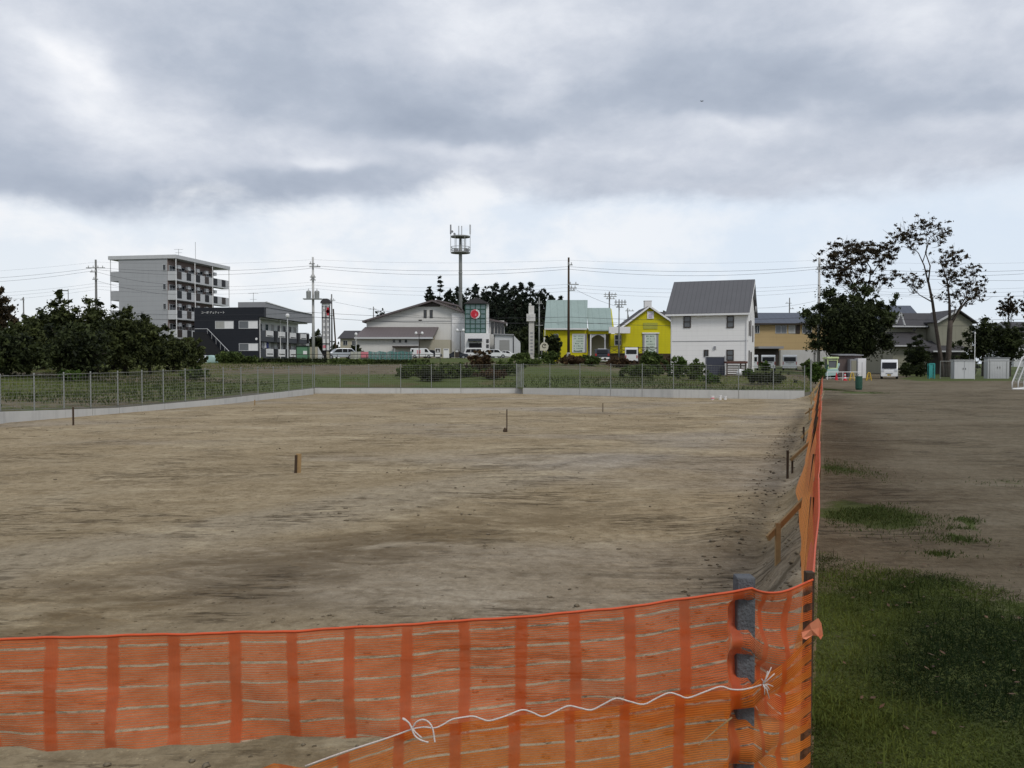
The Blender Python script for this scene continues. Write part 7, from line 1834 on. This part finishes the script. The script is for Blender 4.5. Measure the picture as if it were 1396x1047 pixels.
# near turf to the right of the corner post
n = 150000
Yv = rs.uniform(2.6, 7.0, n); Xv = Yv * rs.uniform(.355, .66, n)
P = np.column_stack([Xv, Yv]); tf = turf(P); nz = bumps(P * 1.9) * .16 + bumps(P * 6) * .10
keep = (tf + nz + rs.uniform(-.45, .30, n) > .62) & (right_of_net(P) > -.12)
P = P[keep]
print('grass', len(P))
hs = np.clip(.6 + .55 * bumps(P * 1.1), .3, 1.7)
V, F = blades(rs, P, .012, .05, .0028, outside_z, 1.1)
V[:, 2] = outside_z(P).repeat(5) + (V[:, 2] - outside_z(P).repeat(5)) * hs.repeat(5)
t = np.clip(.40 + .24 * bumps(P * .8) + .2 * bumps(P * 3.1) + rs.normal(0, .17, len(P)), 0, 1).repeat(5)
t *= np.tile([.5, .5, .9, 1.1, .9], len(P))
ql = rs.rand(len(P)) < .012
V5 = V.reshape(-1, 5, 3); V5[ql, 2:, 2] += rs.uniform(.02, .09, ql.sum())[:, None] * np.array([.5, 1, .5]); V = V5.reshape(-1, 3)
tag(np_mesh('grass', V, F, M['grass'], None, np.clip(t, 0, 1)), 'short dark grass beside the corner of the nets', 'grass', kind='stuff')
# weed patches further up the field
Pw = []
for (px, py, sx, sy, v) in WEEDS:
    Y = 1.6 * FPX / (py - HORIZ); X = xa(px, Y); m = int(2600 * sx * sy * 4) if Y < 12 else int(900 * sx * sy * 4)
    q = rs.normal(size=(min(m, 9000), 2)) * [sx * .55, sy * .55] + [X, Y]; Pw.append(q)
Pw = np.concatenate(Pw); Pw = Pw[(right_of_net(Pw) > .05) & (bumps(Pw * 2.7) + rs.normal(0, .35, len(Pw)) > .1)]
V, F = blades(rs, Pw, .008, .045, .004, outside_z, 1.2)
t = np.clip(.55 + rs.normal(0, .2, len(Pw)), 0, 1).repeat(5)
tag(np_mesh('weeds', V, F, leaf_mat('weed_blades', (0.022, 0.036, 0.010), (0.080, 0.110, 0.030), .3), None, t), 'ragged green weed patches on the bare field', 'weeds', kind='stuff')
# rough herbage beyond the fence
n = 90000
Yv = 30 + 62 * rs.rand(n) ** 1.15; Xv = Yv * rs.uniform(-.66, .36, n); P = np.column_stack([Xv, Yv])
from_in = np.zeros(n, bool)
def inside(P):
    c = np.zeros(len(P), bool); j = len(POLY) - 1
    for i in range(len(POLY)):
        xi, yi = POLY[i]; xj, yj = POLY[j]
        c ^= ((yi > P[:, 1]) != (yj > P[:, 1])) & (P[:, 0] < (xj - xi) * (P[:, 1] - yi) / (yj - yi + 1e-12) + xi); j = i
    return c
P = P[(~inside(P)) & (all_dist(P) > .35) & (right_of_net(P) < -.5)]
P = P[(bumps(P * .35) + rs.normal(0, .5, len(P))) > -.15]
V, F = blades(rs, P, .05, .22, .02, outside_z, 1.0)
t = np.clip(.45 + .42 * bumps(P * .22) + rs.normal(0, .18, len(P)), 0, 1).repeat(5)
tag(np_mesh('herbage', V, F, M['drygrass'], None, t), 'rough green and straw coloured herbage beyond the fence', 'grass', kind='stuff')
# clods and stones on the lot
def lumps(rs, P, zf, s0, s1, pw=3.0):
    n = len(P); base = np.array([[1, 0, 0], [-1, 0, 0], [0, 1, 0], [0, -1, 0], [0, 0, 1], [0, 0, -.6], [.6, .6, .5], [-.6, .6, .5], [-.6, -.6, .5], [.6, -.6, .5]], float)
    tri = np.array([[4, 0, 6], [4, 6, 2], [4, 2, 7], [4, 7, 1], [4, 1, 8], [4, 8, 3], [4, 3, 9], [4, 9, 0], [0, 5, 6], [6, 5, 2], [2, 5, 7], [7, 5, 1], [1, 5, 8], [8, 5, 3], [3, 5, 9], [9, 5, 0]])
    s = s0 + (s1 - s0) * rs.rand(n) ** pw
    V = base[None] * rs.uniform(.65, 1.25, (n, 10, 1)) * s[:, None, None] * np.array([1, 1, .6]) * rs.uniform(.7, 1.3, (n, 1, 3))
    V[:, :, :2] += P[:, None, :]; V[:, :, 2] += (zf(P) + s * .12)[:, None]
    F = (tri[None] + (np.arange(n) * 10)[:, None, None]).reshape(-1, 3)
    return V.reshape(-1, 3), F, n
n = 7000
Yv = 3.2 + 34 * rs.rand(n) ** 1.9; Xv = Yv * rs.uniform(-.64, .36, n); P = np.column_stack([Xv, Yv]); P = P[inside(P)]
P = P[(bumps(P * .55) + rs.normal(0, .6, len(P))) > .35]
V, F, n = lumps(rs, P, lot_z, .003, .032, 5.0)
tag(np_mesh('soil_clods', V, F, pm('soil_clod', (0.17, 0.14, 0.095), .95, .5, 3), None), 'scattered small clods and stones on the bare lot', 'clods', kind='stuff')
e = 1.1; n = 2200
Yv = 3 + 24 * rs.rand(n) ** 1.4; off = rs.uniform(.02, 1.2, n); P = np.array([[NET0.x + (y - NET0.y) * .3757 - o_ * NDIR.y, y + o_ * NDIR.x] for y, o_ in zip(Yv, off)])
V, F, n = lumps(rs, P, lot_z, .003, .034, 4.5)
tag(np_mesh('bank_rubble', V, F, pm('bank_clod', (0.13, 0.105, 0.07), .95, .4, 3), None), 'crumbled soil clods along the foot of the bank', 'clods', kind='stuff')
n = 110
Yv = 3.1 + 4.2 * rs.rand(n); P = np.column_stack([Yv * rs.uniform(.375, .64, n), Yv]); P = P[right_of_net(P) > .1]
nb = len(P); z = outside_z(P) + .022; a = rs.uniform(0, 6.28, nb); s = rs.uniform(.006, .022, nb)
L = np.column_stack([np.cos(a), np.sin(a), rs.uniform(-.3, .5, nb)]) * s[:, None]; Wd = np.column_stack([-np.sin(a), np.cos(a), rs.uniform(-.3, .3, nb)]) * (s * .5)[:, None]
C0 = np.column_stack([P, z]); V = np.stack([C0 - L, C0 + Wd, C0 + L, C0 - Wd], 1).reshape(-1, 3)
tag(np_mesh('fallen_leaves', V, np.arange(4 * nb).reshape(nb, 4), leaf_mat('dead_leaves', (0.04, 0.022, 0.015), (0.15, 0.095, 0.06), .1), None, rs.rand(nb).repeat(4)), 'dead brown leaves scattered in the near grass', 'leaves', kind='stuff')
